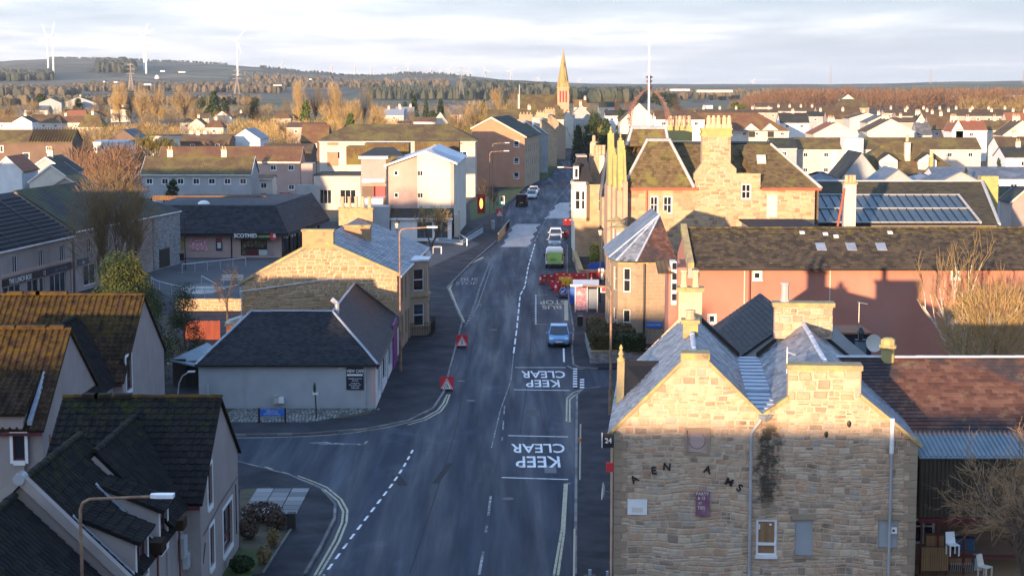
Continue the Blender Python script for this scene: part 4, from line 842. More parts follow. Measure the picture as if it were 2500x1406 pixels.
# setts
T=struct('cobbled_strip',MB().poly(*[(p.x,p.y,.122) for p in (G(520,1001),G(912,1004),G(900,1015),G(840,1024),G(760,1029),G(640,1034),G(540,1036))]),'soil')
rn=random.Random(5); mb=MB()
A,B,Cc=G(520,1001),G(905,1006),G(540,1036); y=Cc.y+.1; un=MB().prism([(0,0,0),(.2,0,0),(.2,.11,0),(0,.11,0)],(0,0,.03)).mesh('sett','sett'); cnt=0
while y<109.6:
    f=(y-Cc.y)/(A.y-Cc.y); x1=G(760,1029).x+(B.x-G(760,1029).x)*min(1,f*1.1); x=G(530,1030).x
    while x<x1:
        w=rn.uniform(.22,.3); k=.12*(y-Cc.y); mb.prism([(x+k,y,.118),(x+k+w*.45,y+.03,.118),(x+k+w*.62,y+.3,.118),(x+k+w*.17,y+.27,.118)],(0,0,.03+rn.uniform(0,.02))); x += w*.62+.05
    y += .34
mb.build('sett_paving','sett',T,kind='stuff')
# information board on two posts, bollard sign
t=thing('information_board','blue information board between two black posts in front of the cafe wall','sign',G(664,1034)); p0,p1=G(633,1036),G(697,1036); zt=P(633,997,p0.y).z
for p in (p0,p1):MB().box(p.x-.05,p.x+.05,p0.y-.05,p0.y+.05,0,zt+.03).build('post','black',t,world=t)
MB().box(p0.x+.06,p1.x-.06,p0.y-.03,p0.y+.03,P(0,1015,p0.y).z,P(0,999,p0.y).z).build('panel','blue_sign',t,world=t)
for i,(s,yy) in enumerate((('WELCOME TO',1003),('SCHOOL STREET',1007),('NO THROUGH ROAD',1011))):text(t,s,toL(t,P(664,yy,p0.y-.034)),(1,0,0),(0,0,1),.10,'white')
t=thing('sign_post','dark finger post seen edge-on with a small white plate by the cobbled strip','sign',G(773,1028)); c=G(773,1028); zt=P(0,940,c.y).z
MB().tube((c.x,c.y,0),(c.x-.08,c.y,zt),.04,.04,8).build('post','cast_iron',t,world=t)
MB().blob((c.x-.1,c.y,zt-.15),(.09,.3,.32),8,6).build('finger_sign','cast_iron',t,world=t); MB().box(c.x-.22,c.x+.12,c.y-.06,c.y-.04,P(0,963,c.y).z,P(0,957,c.y).z).build('plate','white',t,world=t)

# ---------------------------------------------------------------- stone house behind the cafe (left of the road)
T=thing('stone_house','tall golden rubble gable house with slate roof rising behind the cafe','house',(-20.45,132.6,0),-2.5)
W_,L_,zl,zr_,zt_,xa=11.8,23.5,5.5,6.2,8.75,5.9
poly=[(0,0),(W_,0),(W_,zr_),(xa,zt_),(0,zl)]
mb=MB(); wall(T,(0,0,0),(1,0,0),poly,'mortar',mb=mb); wall(T,(0,L_,0),(0,-1,0),[(0,0),(L_,0),(L_,zl),(0,zl)],'mortar',mb=mb)
wall(T,(W_,L_,0),(-1,0,0),[(0,0),(W_,0),(W_,zl),(W_-xa,zt_),(0,zr_)],'mortar',mb=mb); mb.build('wall','mortar',T)
stones(T,(0,0,0),(1,0,0),[(0,2.6),(W_,2.6),(W_,zr_),(xa,zt_),(0,zl)],'rubble_gold',hh=(.22,.36),ww=(.3,.75),seed=21)
fh=[(1.0,.3,2.0,2.6),(2.8,.8,3.9,2.7),(2.8,3.7,3.9,5.5),(5.6,.8,6.7,2.7),(5.6,3.7,6.7,5.5),(7.6,.1,8.6,2.6),(16.4,.8,17.4,2.7),(16.4,3.7,17.4,5.5),(19.6,.1,20.6,2.5),(19.6,3.7,20.6,5.5)]
wall(T,(W_,0,0),(0,1,0),[(0,0),(L_,0),(L_,zr_),(0,zr_)],'ashlar',fh,th=.2,name='street_wall')
for h in fh:window(T,(W_,0,0),(0,1,0),h,bars='sash' if h[1]>.2 else 'plain',th=.2,fr='upvc' if h[1]>.2 else 'white')
# two-storey canted bay
bx,by0,by1=W_+1.3,9.7,13.6; fp=[(W_,by0),(bx,by0+.9),(bx,by1-.9),(W_,by1)]
for k,(a,b) in enumerate(zip(fp,fp[1:])):
    a,b=Vector((*a,0)),Vector((*b,0)); u=(b-a).normalized(); l=(b-a).length; hs=[(.3,.9,l-.3,2.75),(.3,3.8,l-.3,5.6)]
    wall(T,a,u,[(0,0),(l,0),(l,6.3),(0,6.3)],'ashlar',hs,name='bay_wall')
    for h in hs:window(T,a,u,h,bars='sash' if l<2 else 'triple')
for z in (0.8,3.3,6.2):MB().prism([(W_,by0-.12,z),(bx+.12,by0+.8,z),(bx+.12,by1-.8,z),(W_,by1+.12,z)],(0,0,.14)).build('string_course','cope' if z<4 else 'lead_bright',T)
SLt=(.32,.26,'slate','slate')
proof(T,[(W_+.2,-.05,zr_-.05),(W_+.2,L_,zr_-.05),(xa,L_,zt_+.02),(xa,-.05,zt_+.02)],'slate',SLt,world=False,nmax=300,seed=3)
proof(T,[(-.2,L_,zl-.1),(-.2,-.05,zl-.1),(xa,-.05,zt_+.02),(xa,L_,zt_+.02)],'slate',world=False)
mb=MB(); mb.prism([(-.25,-.18,zl-.12),(xa,-.18,zt_),(W_+.2,-.18,zr_-.08),(W_+.2,-.18,zr_+.14),(xa,-.18,zt_+.24),(-.25,-.18,zl+.12)],(0,.42,0)); mb.build('skew','cope',T)
chimney(T,4.65,7.0,-.12,.65,8.2,9.45,'rubble_gold',0)
chimney(T,4.2,7.2,L_-1.0,L_-.1,8.1,9.5,'rubble_gold',5,'clay',h=.95,r=.17)
c=chimney(T,6.3,8.4,11.0,11.9,7.6,8.9,'rubble_gold',0)
MB().obox((W_+.2,0,zr_-.2),(0,L_,0),(.12,0,0),(0,0,.12)).build('gutter','white',T)
a,b=toL(T,P(586,712,132.3)),toL(T,P(968,669,132.3)); m_=toL(T,P(800,683,132.3)); MB().path([a,m_,b],.05,6).build('wall_pipe','galv',T)
a=toL(T,P(588,700,132.3)); MB().path([a,(a.x,a.y,2)],.03,5).build('downpipe','galv',T)
R_=thing('railings','black railings round the foot of the stone bay window','railings',(-7.7,143.5,0)); mb=MB()
rp=[(-8.6,141.3),(-6.6,141.8),(-6.4,145.4),(-8.2,146.4)]
for a,b in zip(rp,rp[1:]):
    a,b=Vector((*a,0)),Vector((*b,0)); k=int((b-a).length/.13)
    mb.tube(a+Vector((0,0,1.2)),b+Vector((0,0,1.2)),.025,n=4); mb.tube(a+Vector((0,0,.2)),b+Vector((0,0,.2)),.025,n=4)
    for i in range(k):p=a.lerp(b,i/k); mb.tube(p+Vector((0,0,.1)),p+Vector((0,0,1.3)),.022,n=4)
mb.build('bar','cast_iron',R_,world=R_,kind='stuff')
T2=R_
# ---------------------------------------------------------------- foreground stone tenement (right)
TO,TA=(4.1,69.3),-5
T=thing('stone_tenement','double-gabled rubble stone tenement filling the lower right, faded painted letters on its wall','tenement',(*TO,0),TA)
def PN(px,py,O=TO,ang=TA,d=0):
    a=math.radians(ang); u=(math.cos(a),math.sin(a)); n=(-math.sin(a),math.cos(a)); r=ray(px,py)
    t=(O[0]*n[0]+O[1]*n[1]+d)/(r[0]*n[0]+r[1]*n[1]); return ((r[0]*t-O[0])*u[0]+(r[1]*t-O[1])*u[1],H+r[2]*t)
def hole(x0,y0,x1,y1,**k):a=PN(x0,y1,**k); b=PN(x1,y0,**k); return (a[0],a[1],b[0],b[1])
vx=5.85; pL=[(0,-.1),(vx,-.1),(vx,7.35),(3.7,9.45),(2.65,9.45),(0,6.7)]; pR=[(vx,-.1),(11.93,-.1),(11.93,6.35),(9.66,8.2),(6.86,8.1),(vx,7.35)]
niche=hole(1676,1050,1728,1103); wnd=hole(1845,1268,1897,1355); bl1=hole(1940,1268,1985,1355); bl2=hole(2143,1268,2193,1336)
HS=[niche,wnd,bl1,bl2]
mb=MB(); wall(T,(0,0,0),(1,0,0),[pL,pR],'mortar',HS,mb=mb,th=.2)
wall(T,(0,14,0),(0,-1,0),[(0,-.1),(14,-.1),(14,6.6),(0,6.6)],'ashlar',mb=mb); wall(T,(11.93,0,0),(0,1,0),[(0,-.1),(14,-.1),(14,6.3),(0,6.3)],'mortar',mb=mb)
q=[[(11.93-a,b) for a,b in p] for p in (pL,pR)]; wall(T,(11.93,14,0),(-1,0,0),q,'mortar',mb=mb); mb.build('wall','mortar',T)
up_=lambda p,z:[(max(a,a),max(b,z)) for a,b in p]
stones(T,(0,0,0),(1,0,0),up_(pL,.8),'rubble',HS,hh=(.2,.36),ww=(.22,.66),proud=.02,seed=31,nmax=200)
stones(T,(0,0,0),(1,0,0),up_(pR,.8),'rubble',HS,hh=(.17,.33),ww=(.2,.55),proud=.022,seed=33,nmax=100)
for i,z in enumerate([.9+.34*k for k in range(17)]):
    w=.5 if i % 2 else .3; inst('quoin',MB().box(0,w,-.05,.06,0,.32).mesh('quoin','ashlar'),T,Matrix.Translation((-.012,-.0,z))); inst('quoin',MB().box(-w,0,-.05,.06,0,.32).mesh('quoin','ashlar'),T,Matrix.Translation((11.945,0,z)))
def panel(name,h,m,d0,d1,**kw):return MB().box(h[0],h[2],d0,d1,h[1],h[3]).build(name,m,T,**kw)
panel('niche_panel',niche,'harl_pink',.1,.15); nx,nz=(niche[0]+niche[2])/2,(niche[1]+niche[3])/2
mb=MB(); mb.tube((nx,.1,nz),(nx,.06,nz),.34,.30,20); mb.build('roundel','harl_pink',T)
mb=MB(); w=.09
for b_ in ((niche[0]-w,niche[2]+w,niche[3],niche[3]+w),(niche[0]-w,niche[2]+w,niche[1]-w,niche[1]),(niche[0]-w,niche[0],niche[1],niche[3]),(niche[2],niche[2]+w,niche[1],niche[3])):mb.box(b_[0],b_[1],-.06,.05,b_[2],b_[3])
mb.build('niche_surround','ashlar',T)
f=window(T,(0,0,0),(1,0,0),wnd,bars='plain',th=.08,fw=.09,glass='wood_tan'); sx0,sz0,sx1,sz1=wnd
MB().box(sx0+.02,sx1-.02,-.0,.06,sz0+.42,sz0+.53).build('transom','upvc',f); MB().box(sx0-.04,sx1+.04,-.12,.06,sz0-.1,sz0-.01).build('sill','upvc',f)
MB().box(sx0+.1,sx0+.16,-.0,.062,sz1-.4,sz1-.2).build('sticker','white',f); MB().box(sx1-.3,sx1-.2,-.0,.062,sz1-.24,sz1-.18).build('sticker','white',f)
for b_ in (bl1,bl2):
    panel('blocked_window',b_,'harl_grey',.06,.12); MB().box(b_[0]-.12,b_[2]+.12,-.06,.04,b_[3]+.0,b_[3]+.22).build('lintel','ashlar',T); MB().box(b_[0]-.1,b_[2]+.1,-.08,.05,b_[1]-.12,b_[1]).build('sill','ashlar',T)
a=PN(2181,1293); MB().box(a[0]-.14,a[0]+.14,-.1,-.05,a[1]-.13,a[1]+.13).build('alarm_plate','white',T); MB().tube((a[0],-.1,a[1]),(a[0],-.11,a[1]),.05,n=8).build('alarm_dot','black',T)
mb=MB(); mb.prism([(-.3,-.12,6.42),(2.65,-.12,9.46),(2.65,-.12,9.62),(-.3,-.12,6.6)],(0,.32,0)); mb.build('skew','cope',T)
for pts in ([(3.7,9.46),(vx,7.36),(vx,7.52),(3.7,9.64)],[(vx,7.36),(6.86,8.12),(6.86,8.28),(vx,7.53)],[(9.66,8.22),(12.1,6.25),(12.1,6.42),(9.66,8.4)]):MB().prism([(x,-.12,z) for x,z in pts],(0,.32,0)).build('skew','cope',T)
c=MB().box(2.62,3.72,-.1,.75,9.4,9.66).build('chimney','rubble',T); MB().box(2.6,3.75,-.12,.8,9.66,9.92).build('chimney_cope','cope',c)
c=MB().box(6.84,9.68,-.02,.85,8.05,9.3).build('chimney','mortar',T); stones(T,(6.86,-.02,0),(1,0,0),[(0,8.15),(2.8,8.15),(2.8,9.3),(0,9.3)],'rubble',hh=(.3,.45),ww=(.4,.8),seed=35,parent=c,nmax=30)
MB().box(6.78,9.74,-.1,.93,9.3,9.5).build('chimney_cope','cope',c)
SL=(.29,.21,'slate','slate')
proof(T,[(-.25,14,6.55),(-.25,.15,6.55),(3.15,.15,9.72),(3.15,14,9.72)],'slate',SL,world=False,seed=41,nmax=220)
proof(T,[(5.35,.15,7.62),(5.35,14,7.62),(3.15,14,9.72),(3.15,.15,9.72)],'slate',SL,world=False,seed=42,nmax=0)
proof(T,[(6.45,14,7.62),(6.45,.15,7.62),(8.45,.15,9.3),(8.45,14,9.3)],'slate',(.29,.21,'slate','slate'),world=False,seed=43,nmax=80)
proof(T,[(12.15,.15,6.25),(12.15,14,6.25),(8.45,14,9.3),(8.45,.15,9.3)],'slate',SL,world=False,seed=44,nmax=0)
MB().box(5.2,6.6,.15,5.0,7.3,7.55).build('valley_gutter','lead_bright',T); MB().box(5.2,6.6,5.0,14,7.3,7.64).build('valley_gutter','lead_bright',T)
for i in range(14):
    y=.9+i*.95; MB().box(5.36,6.44,y,y+.05,7.5,(7.58 if y<5 else 7.67)+.015).build('lead_roll','lead',T)
for a,b in (((3.15,.7,9.76),(3.15,14,9.76)),((8.45,.8,9.34),(8.45,14,9.34))):ridge(T,a,b,'lead_bright',r=.11,L=1.3,world=False,nm='ridge_lead')
c=chimney(T,2.75,3.4,6.9,7.6,9.5,10.15,'cope',1,'clay',r=.2,h=.4)
c=MB().box(2.6,3.7,13.6,14.3,9.2,10.75).build('chimney','rubble',T); MB().box(2.5,3.8,13.5,14.4,10.75,10.95).build('chimney_cope','cope',c); pots(T,c,[2.85,3.4],13.95,10.95,.16,.8,'clay_buff')
c=MB().box(7.1,9.8,13.5,14.3,8.6,10.1).build('chimney','mortar',T); stones(T,(7.1,13.49,0),(1,0,0),[(0,8.7),(2.7,8.7),(2.7,10.1),(0,10.1)],'rubble',hh=(.28,.4),ww=(.4,.7),seed=36,parent=c,nmax=30); MB().box(7.0,9.9,13.4,14.4,10.1,10.3).build('chimney_cope','cope',c); pots(T,c,[7.6],13.95,10.3,.2,.9,'harl_grey')
for pts in ([(3.15,9.8),(5.5,7.6),(5.5,7.85),(3.15,10.0)],[(6.3,7.6),(8.45,9.4),(8.45,9.62),(6.3,7.85)],[(8.45,9.4),(12.1,6.4),(12.1,6.6),(8.45,9.62)]):MB().prism([(x,13.9,z) for x,z in pts],(0,.3,0)).build('skew','dark_wood',T)
# wallhead gablet with finial on the street side, small attic roof behind it
mb=MB(); mb.prism([(-.1,6.0,6.3),(-.1,8.4,6.3),(-.1,8.4,6.9),(-.1,7.2,8.5),(-.1,6.0,6.9)],(.32,0,0)); g_=mb.build('wallhead_gablet','cope',T)
MB().lathe((.06,7.2,8.4),[(.16,0),(.18,.1),(.08,.22),(.13,.34),(.05,.5),(.09,.6),(.02,.75)],8).build('finial','lichen_stone',g_)
proof(T,[(.1,6.0,6.9),(1.0,6.0,7.6),(1.9,7.2,8.45),(.1,7.2,8.45)],'slate_dark',None,world=False,name='gablet_roof')
mb=MB(); a=PN(1861,1018); b=PN(1834,1056); e=PN(1830,1406)
MB().path([(a[0],-.12,a[1]),(b[0],-.12,b[1]),(b[0],-.12,.1)],.065,8).build('downpipe','pipe_grey',T); MB().lathe((a[0]+.1,-.2,a[1]-.02),[(.12,-.1),(.3,.1),(.3,.14)],4).build('hopper','lead',T)
a=PN(2178,1020); MB().path([(a[0],-.12,a[1]),(a[0],-.12,a[1]-1.4)],.09,8).build('downpipe','white',T); MB().path([(a[0],-.12,a[1]-1.4),(a[0]+.0,-.12,.1)],.06,8).build('downpipe','pipe_grey',T)
MB().path([(-.1,-.1,6.3),(-.1,-.1,4.5),(-.1,-.1,0)],.05,6).build('downpipe','clay',T)
a=PN(2017,1060); MB().blob((a[0],-.03,a[1]),(.08,.03,.13)).build('vent_hole','black',T); a=PN(2073,1034); MB().blob((a[0],-.03,a[1]),(.09,.03,.14)).build('vent_hole','black',T)
for s,x,y,r_ in (('A',1549,1169,35),('E',1596,1148,8),('N',1628,1139,-5),('A',1727,1146,-15),('M',1780,1176,-22),('S',1805,1190,-30)):
    a=PN(x,y); r_=math.radians(r_); text(T,s,(a[0],-.062,a[1]),(math.cos(r_),0,math.sin(r_)),(-math.sin(r_),0,math.cos(r_)),.42,'black',bold=.03)
def wallsign(name,label,x0,y0,x1,y1,m,kids,group=None):
    h=hole(x0,y0,x1,y1); u=Vector((math.cos(math.radians(TA)),math.sin(math.radians(TA)),0)); n=Vector((u.y,-u.x,0)); p=Vector((*TO,0))+u*(h[0]+h[2])/2+n*.07+Vector((0,0,h[1]))
    t=thing(name,label,'sign',p,TA,group); w=(h[2]-h[0])/2; MB().box(-w,w,-.03,.0,0,h[3]-h[1]).build('panel',m,t)
    for s,fz,fx,sz,c in kids:text(t,s,(fx*w,-.034,fz*(h[3]-h[1])),(1,0,0),(0,0,1),sz,c,bold=.015)
    return t
t=wallsign('wall_sign','blank white sign board fixed low on the left of the stone tenement wall',1532,1217,1580,1254,'white',[]); MB().box(-.22,.22,-.036,-.031,.1,.3).build('faded_print','cream',t)
wallsign('painted_sign','peeling purple sign with pale words on the stone tenement wall',1698,1198,1733,1258,'purple_faded',[('PARTY',.90,-.05,.17,'cream'),('& 12',.73,-.2,.16,'cream'),('ST',.52,-.35,.12,'cream'),('TIES',.34,-.2,.17,'cream')])
d_=PN(1484,1218,d=-.0); t=thing('satellite_dish','white satellite dish seen side-on at the left edge of the stone tenement','dish',(TO[0]-.35,TO[1]+.3,4.2),0)
mb=MB(); mb.lathe((0,0,0),[(.02,0),(.2,.03),(.36,.10),(.37,.11),(.2,.06),(.02,.03)],14); d0=mb.build('dish','galv',t); d0.rotation_euler=(0,math.radians(-85),0); MB().tube((.05,0,0),(.4,0,-.1),.02).build('bracket','steel',t)
for (nm,lab,px,py,m,s) in (('pub_sign','small black hanging sign with white figures on the street side of the stone tenement',1488,1075,'black',.28),('alarm_box','red alarm box on the street side of the stone tenement',1491,1140,'red',.18)):
    p=PX(px,py,TO[0]-.25); t=thing(nm,lab,'sign' if m=='black' else 'box',p); MB().box(-s,s*.6,-.05,.05,-s,s).build('panel',m,t)
    if m=='black':text(t,'24',(-.05,-.055,0),(1,0,0),(0,0,1),.28,'white',bold=.02); MB().box(-s-.03,-s,-.06,.06,-s,s+.03).build('frame','white',t)
t=thing('tv_aerial','white TV aerial beside the big front chimney of the stone tenement','aerial',(0,0,0)); a=P(1921,905,69); MI[t]=Matrix.Translation(a); t.location=a
MB().tube((0,0,-.1),(0,0,.95),.02).build('mast','white',t); MB().tube((0,0,.75),(.35,.1,.62),.015).build('boom','white',t); mb=MB()
for i in range(4):mb.tube((.06+.08*i,-.12,.73-.03*i),(.06+.08*i,.16,.73-.03*i),.008,n=4)
mb.build('element','white',t,kind='stuff')
# person by the tenement's door at the very bottom, seen from above
def person(label,loc,rot=0,h=1.7,pose=None):
    t=thing('person',label,'person',loc,rot); J=dict(pel=(0,0,.95),ch=(0,-.02,1.3),nk=(0,0,1.45),hd=(0,.0,1.58),ht=(0,0,1.72),ls=(-.19,0,1.4),le=(-.27,.03,1.13),lh=(-.25,-.14,.92),rs=(.19,0,1.4),re=(.27,.03,1.13),rh=(.25,-.14,.92),lp=(-.1,0,.9),lk=(-.12,-.06,.5),la=(-.12,.08,.08),lt=(-.12,-.1,.03),rp=(.1,0,.9),rk=(.11,.04,.5),ra=(.11,.12,.08),rt=(.11,-.05,.03))
    E_=[('pel','ch'),('ch','nk'),('nk','hd'),('hd','ht'),('nk','ls'),('ls','le'),('le','lh'),('nk','rs'),('rs','re'),('re','rh'),('pel','lp'),('lp','lk'),('lk','la'),('la','lt'),('pel','rp'),('rp','rk'),('rk','ra'),('ra','rt')]
    Rr=dict(pel=.15,ch=.17,nk=.07,hd=.095,ht=.07,ls=.08,le=.055,lh=.045,rs=.08,re=.055,rh=.045,lp=.1,lk=.07,la=.055,lt=.045,rp=.1,rk=.07,ra=.055,rt=.045)
    ks=list(J); me=bpy.data.meshes.new('body'); me.from_pydata([J[k] for k in ks],[(ks.index(a),ks.index(b)) for a,b in E_],[]); o=bpy.data.objects.new('body',me); C.objects.link(o); o.parent=t
    me.skin_vertices.new(); [setattr(me.skin_vertices[0].data[i],'radius',(Rr[k],Rr[k])) for i,k in enumerate(ks)]; me.skin_vertices[0].data[0].use_root=True
    md=o.modifiers.new('s','SKIN'); md.use_smooth_shade=True; o.modifiers.new('d','SUBSURF').levels=1; o.data.materials.append(M['cloth_dark'])
    MB().blob((0,-.005,1.66),(.1,.12,.13),10,7).build('hair','black',t,smooth=True); return t
# ---------------------------------------------------------------- red-slated range to the right of the tenement
T=thing('slate_range','long low range with a patchy red and black slate roof and corrugated lean-to, right edge','building',(16,74,0))
rx0,rx1,ye_,yr_=12.2,30,74,78.2; ze_,zr_=5.85,8.28
mb=MB(); wall(T,toL(T,(rx0,ye_,0)),(1,0,0),[(0,0),(18,0),(18,5.85),(0,5.85)],'brown_brick',mb=mb); wall(T,toL(T,(rx1,82.4,0)),(-1,0,0),[(0,0),(18,0),(18,5.85),(0,5.85)],'harl',mb=mb); mb.build('wall','brown_brick',T)
proof(T,[(rx0,ye_-.2,ze_-.1),(rx1,ye_-.2,ze_-.1),(rx1,yr_,zr_),(rx0,yr_,zr_)],'slate_red',(.3,.24,'slate_red','slate'),seed=51)
proof(T,[(rx1,82.5,ze_),(rx0,82.5,ze_),(rx0,yr_,zr_),(rx1,yr_,zr_)],'slate_red')
ridge(T,(rx0,yr_,zr_+.05),(rx1,yr_,zr_+.05),'galv',r=.1,L=1.5,nm='ridge_lead')
MB().box(16.3,rx1,ye_-.32,ye_-.2,ze_-.22,ze_-.08).build('gutter','orange',T,world=T)
c0=P(2167,845,78.2); MB().lathe((0,0,0),[(.28,-.9),(.28,.1),(.36,.12),(.36,.2),(.28,.24),(.3,.5),(.4,.55),(.4,.62),(.2,.72),(.1,.74)],8)
mb=MB().lathe((c0.x,78.1,c0.z-.1),[(.3,-1.3),(.3,.0),(.4,.04),(.4,.16),(.32,.2),(.32,.42),(.18,.5)],8); mb.build('chimney_pot','lichen_stone',T,world=T)
a=MB(); x=16.9
while x<rx1:a.prism([(x,71.55,5.15),(x+.09,71.55,5.2),(x+.09,73.9,5.78),(x,73.9,5.73)],(0,0,.06)); x += .2
a.build('corrugated_roof_rib','clad_blue',T,world=T,kind='stuff'); MB().prism([(16.85,71.5,5.12),(rx1,71.5,5.12),(rx1,73.95,5.72),(16.85,73.95,5.72)],(0,0,.04)).build('lean_to_roof','clad_blue',T,world=T)
MB().box(16.9,rx1,71.65,71.75,2.62,5.12).build('cladding_sheet','clad_brown',T,world=T); a=MB(); x=16.95
while x<rx1:a.box(x,x+.07,71.6,71.66,2.63,5.1); x += .17
a.build('cladding_rib','clad_brown',T,world=T,kind='stuff'); MB().box(16.9,20.6,71.5,71.65,2.4,2.6).build('beam','maroon',T,world=T)
h=(P(2262,0,73.9).x-rx0,.9,P(2318,0,73.9).x-rx0,2.0); window(T,toL(T,(rx0,ye_,0)),(1,0,0),h,fr='galv',bars='quad',th=-.06,fw=.1)
for px in (2247,2288,2310,2352):p=P(px,1380,71.5); MB().box(p.x-.04,p.x+.04,71.45,71.55,0,2.5).build('post','maroon',T,world=T)
MB().box(16.9,21,71.4,71.5,.95,1.05).build('rail','maroon',T,world=T); MB().box(16.9,30,71.3,74,.0,.2).build('deck','wood_tan',T,world=T)
t=thing('slatted_screen','orange-brown slatted wooden screen below the corrugated wall','fence',P(2280,1390,71.2)); a=P(2250,1335,71.2); b=P(2311,1392,71.2); x=a.x
while x<b.x:MB().box(x,x+.075,71.17,71.21,b.z,a.z).build('slat','wood_tan',t,world=t); x += .095
def stack_chair(label,px,py,col='white',s=1.0,rot=10):
    p=P(px,py,70.6); t=thing('plastic_chair',label,'chair',(p.x,70.6,p.z-.45),rot,'chairs under the lean-to'); MB().box(-.22,.22,-.22,.22,.42,.46).build('seat',col,t); MB().prism([(-.21,.2,.46),(.21,.2,.46),(.19,.3,.9),(-.19,.3,.9)],(0,.03,.0)).build('backrest',col,t)
    for x in (-.19,.19):
        for y in (-.19,.19):MB().box(x-.025,x+.025,y-.025,y+.025,0,.42).build('leg',col,t)
    return t
stack_chair('white plastic chair beside the slatted screen under the lean-to',2326,1328); stack_chair('pale grey chair tilted further right under the lean-to',2405,1382,'cream',rot=40)
for lab,px0,py0,px1,py1,m,nm in (('dark blue storage box behind the white chair under the lean-to',2330,1316,2380,1345,'blue_box','storage_box'),('orange-brown timber cupboard under the lean-to window',2262,1308,2304,1332,'wood_tan','cupboard'),('pale grey boards leaning on the deck at the lower right',2380,1358,2398,1392,'harl_grey','board_stack'),('tan boards on the deck right of the chairs',2318,1362,2372,1378,'wood_tan','board_stack'),('wire racks lying on the deck by the rail',2316,1365,2372,1388,'galv','wire_rack')):
    a,b=P(px0,py0,71.9),P(px1,py1,71.9); t=thing(nm,lab,nm.split('_')[-1],(a.x,71.9,b.z));
    if nm != 'wire_rack':MB().box(a.x,b.x,71.9,72.3,b.z,a.z).build('panel',m,t,world=t); MB().box(a.x-.02,b.x+.02,71.88,72.32,a.z,a.z+.03).build('top',m,t,world=t)
    else:
        mb=MB()
        for i in range(12):x=a.x+(b.x-a.x)*i/11; mb.tube((x,71.5,b.z),(x,71.4,a.z),.012,n=4)
        mb.build('wire',m,t,world=t,kind='stuff')
# roofs between the tenement and the red building
T=thing('back_building','low dark slate double-pitched building wedged behind the tenement chimneys','building',(15,92,0))
def yroof(T,xr,x0,x1,y0,y1,ze,zr,m,tile=None,wm='harl_grey',name='roof'):
    mb=MB(); wall(T,toL(T,(x0,y0,0)),(1,0,0),gable_poly(x1-x0,ze,zr,xr-x0),wm,mb=mb); wall(T,toL(T,(x1,y0,0)),(0,1,0),[(0,0),(y1-y0,0),(y1-y0,ze),(0,ze)],wm,mb=mb); wall(T,toL(T,(x0,y1,0)),(0,-1,0),[(0,0),(y1-y0,0),(y1-y0,ze),(0,ze)],wm,mb=mb); wall(T,toL(T,(x1,y1,0)),(-1,0,0),gable_poly(x1-x0,ze,zr,x1-xr),wm,mb=mb); mb.build('wall',wm,T)
    proof(T,[(x1,y0-.1,ze),(x1,y1,ze),(xr,y1,zr),(xr,y0-.1,zr)],m,tile,nmax=100); proof(T,[(x0,y1,ze),(x0,y0-.1,ze),(xr,y0-.1,zr),(xr,y1,zr)],m,tile,nmax=100)
a=P(1880,745,92); yroof(T,a.x+.6,P(1760,0,92).x-.8,a.x+4.5,88.5,100,5.6,8.6,'slate_dark',(.3,.25,'slate_dark','slate'))
T=thing('back_extension','pale blue rendered lean-to wall with orange roof and cowl chimney behind the tenement','building',(18,90,0))
a,b,c=P(2005,765,88),P(2005,868,88),P(2125,868,88); mb=MB(); mb.prism([(a.x,88,0),(c.x,88,0),(c.x,88,c.z-.1),(P(2090,0,88).x,88,P(0,830,88).z),(a.x,88,a.z)],(0,.3,0)); mb.build('wall','harl_grey',T,world=T)
a,b=P(2030,793,95),P(2130,812,92); proof(T,[(a.x,92,b.z),(b.x,92,b.z),(b.x,95,a.z),(a.x,95,a.z)],'roof_red'); MB().box(a.x,b.x,92.2,94.8,0,b.z-.05).build('wall','navy',T,world=T)
a,b=P(2090,832,90),P(2112,900,90); c_=MB().box(a.x,b.x,89.8,90.3,3,a.z).build('chimney','clad_blue',T,world=T); mb=MB().lathe(((a.x+b.x)/2,90.05,a.z),[(.34,0),(.34,.06),(.12,.1),(.12,.35),(.24,.4),(.05,.7)],8); mb.build('cowl','cast_iron',c_,world=T)
p=P(2131,838,89.5); t=thing('satellite_dish','orange-lit oval satellite dish on the pale extension behind the tenement','dish',p); d0=MB().lathe((0,0,0),[(.02,0),(.25,.04),(.45,.13),(.46,.14),(.25,.07),(.02,.03)],16).build('dish','cream',t); d0.rotation_euler=(math.radians(70),math.radians(50),0); MB().path([(0,0,0),(-.35,-.25,-.15),(-.1,0,-.4)],.02,5).build('arm','cream',t)
p=P(2095,860,90); t=thing('tv_aerial','tall thin TV aerial against the red wall behind the tenement','aerial',(p.x,90,3)); zt=P(0,738,90).z-3; MB().tube((0,0,0),(0,0,zt),.02).build('mast','steel',t); mb=MB(); mb.tube((-.1,0,zt),(.45,.1,zt-.1),.015); mb.build('boom','galv',t)
mb=MB()
for i in range(5):mb.tube((-.05+.1*i,-.12,zt-.02*i),(-.05+.1*i,.2,zt-.02*i),.01,n=4)
mb.build('element','galv',t,kind='stuff')

# ---------------------------------------------------------------- unseen terraces behind the viewpoint, added to keep low sun off the street
for lab,x,w,h in (('unseen tall stone terrace behind the viewpoint on the left side, added to shade the street',-72,40,14.1),('unseen lower stone terrace behind the viewpoint by the main road, added to shade the street',-31.5,27,12.7)):
    house(lab,(x,-24,0),0,w,10,h-2.2,h+1.4,wm='sandstone',rm='roof_dark',wins=[('f',3+5*i,1.2+3.2*j,1.2,1.8) for i in range(int(w/5)) for j in range(3)],chim=[(2,3.6,0,.4,1.0,3),(w-3.6,w-2,0,.4,1.0,3)],group='unseen shadow-casting terraces behind the viewpoint')
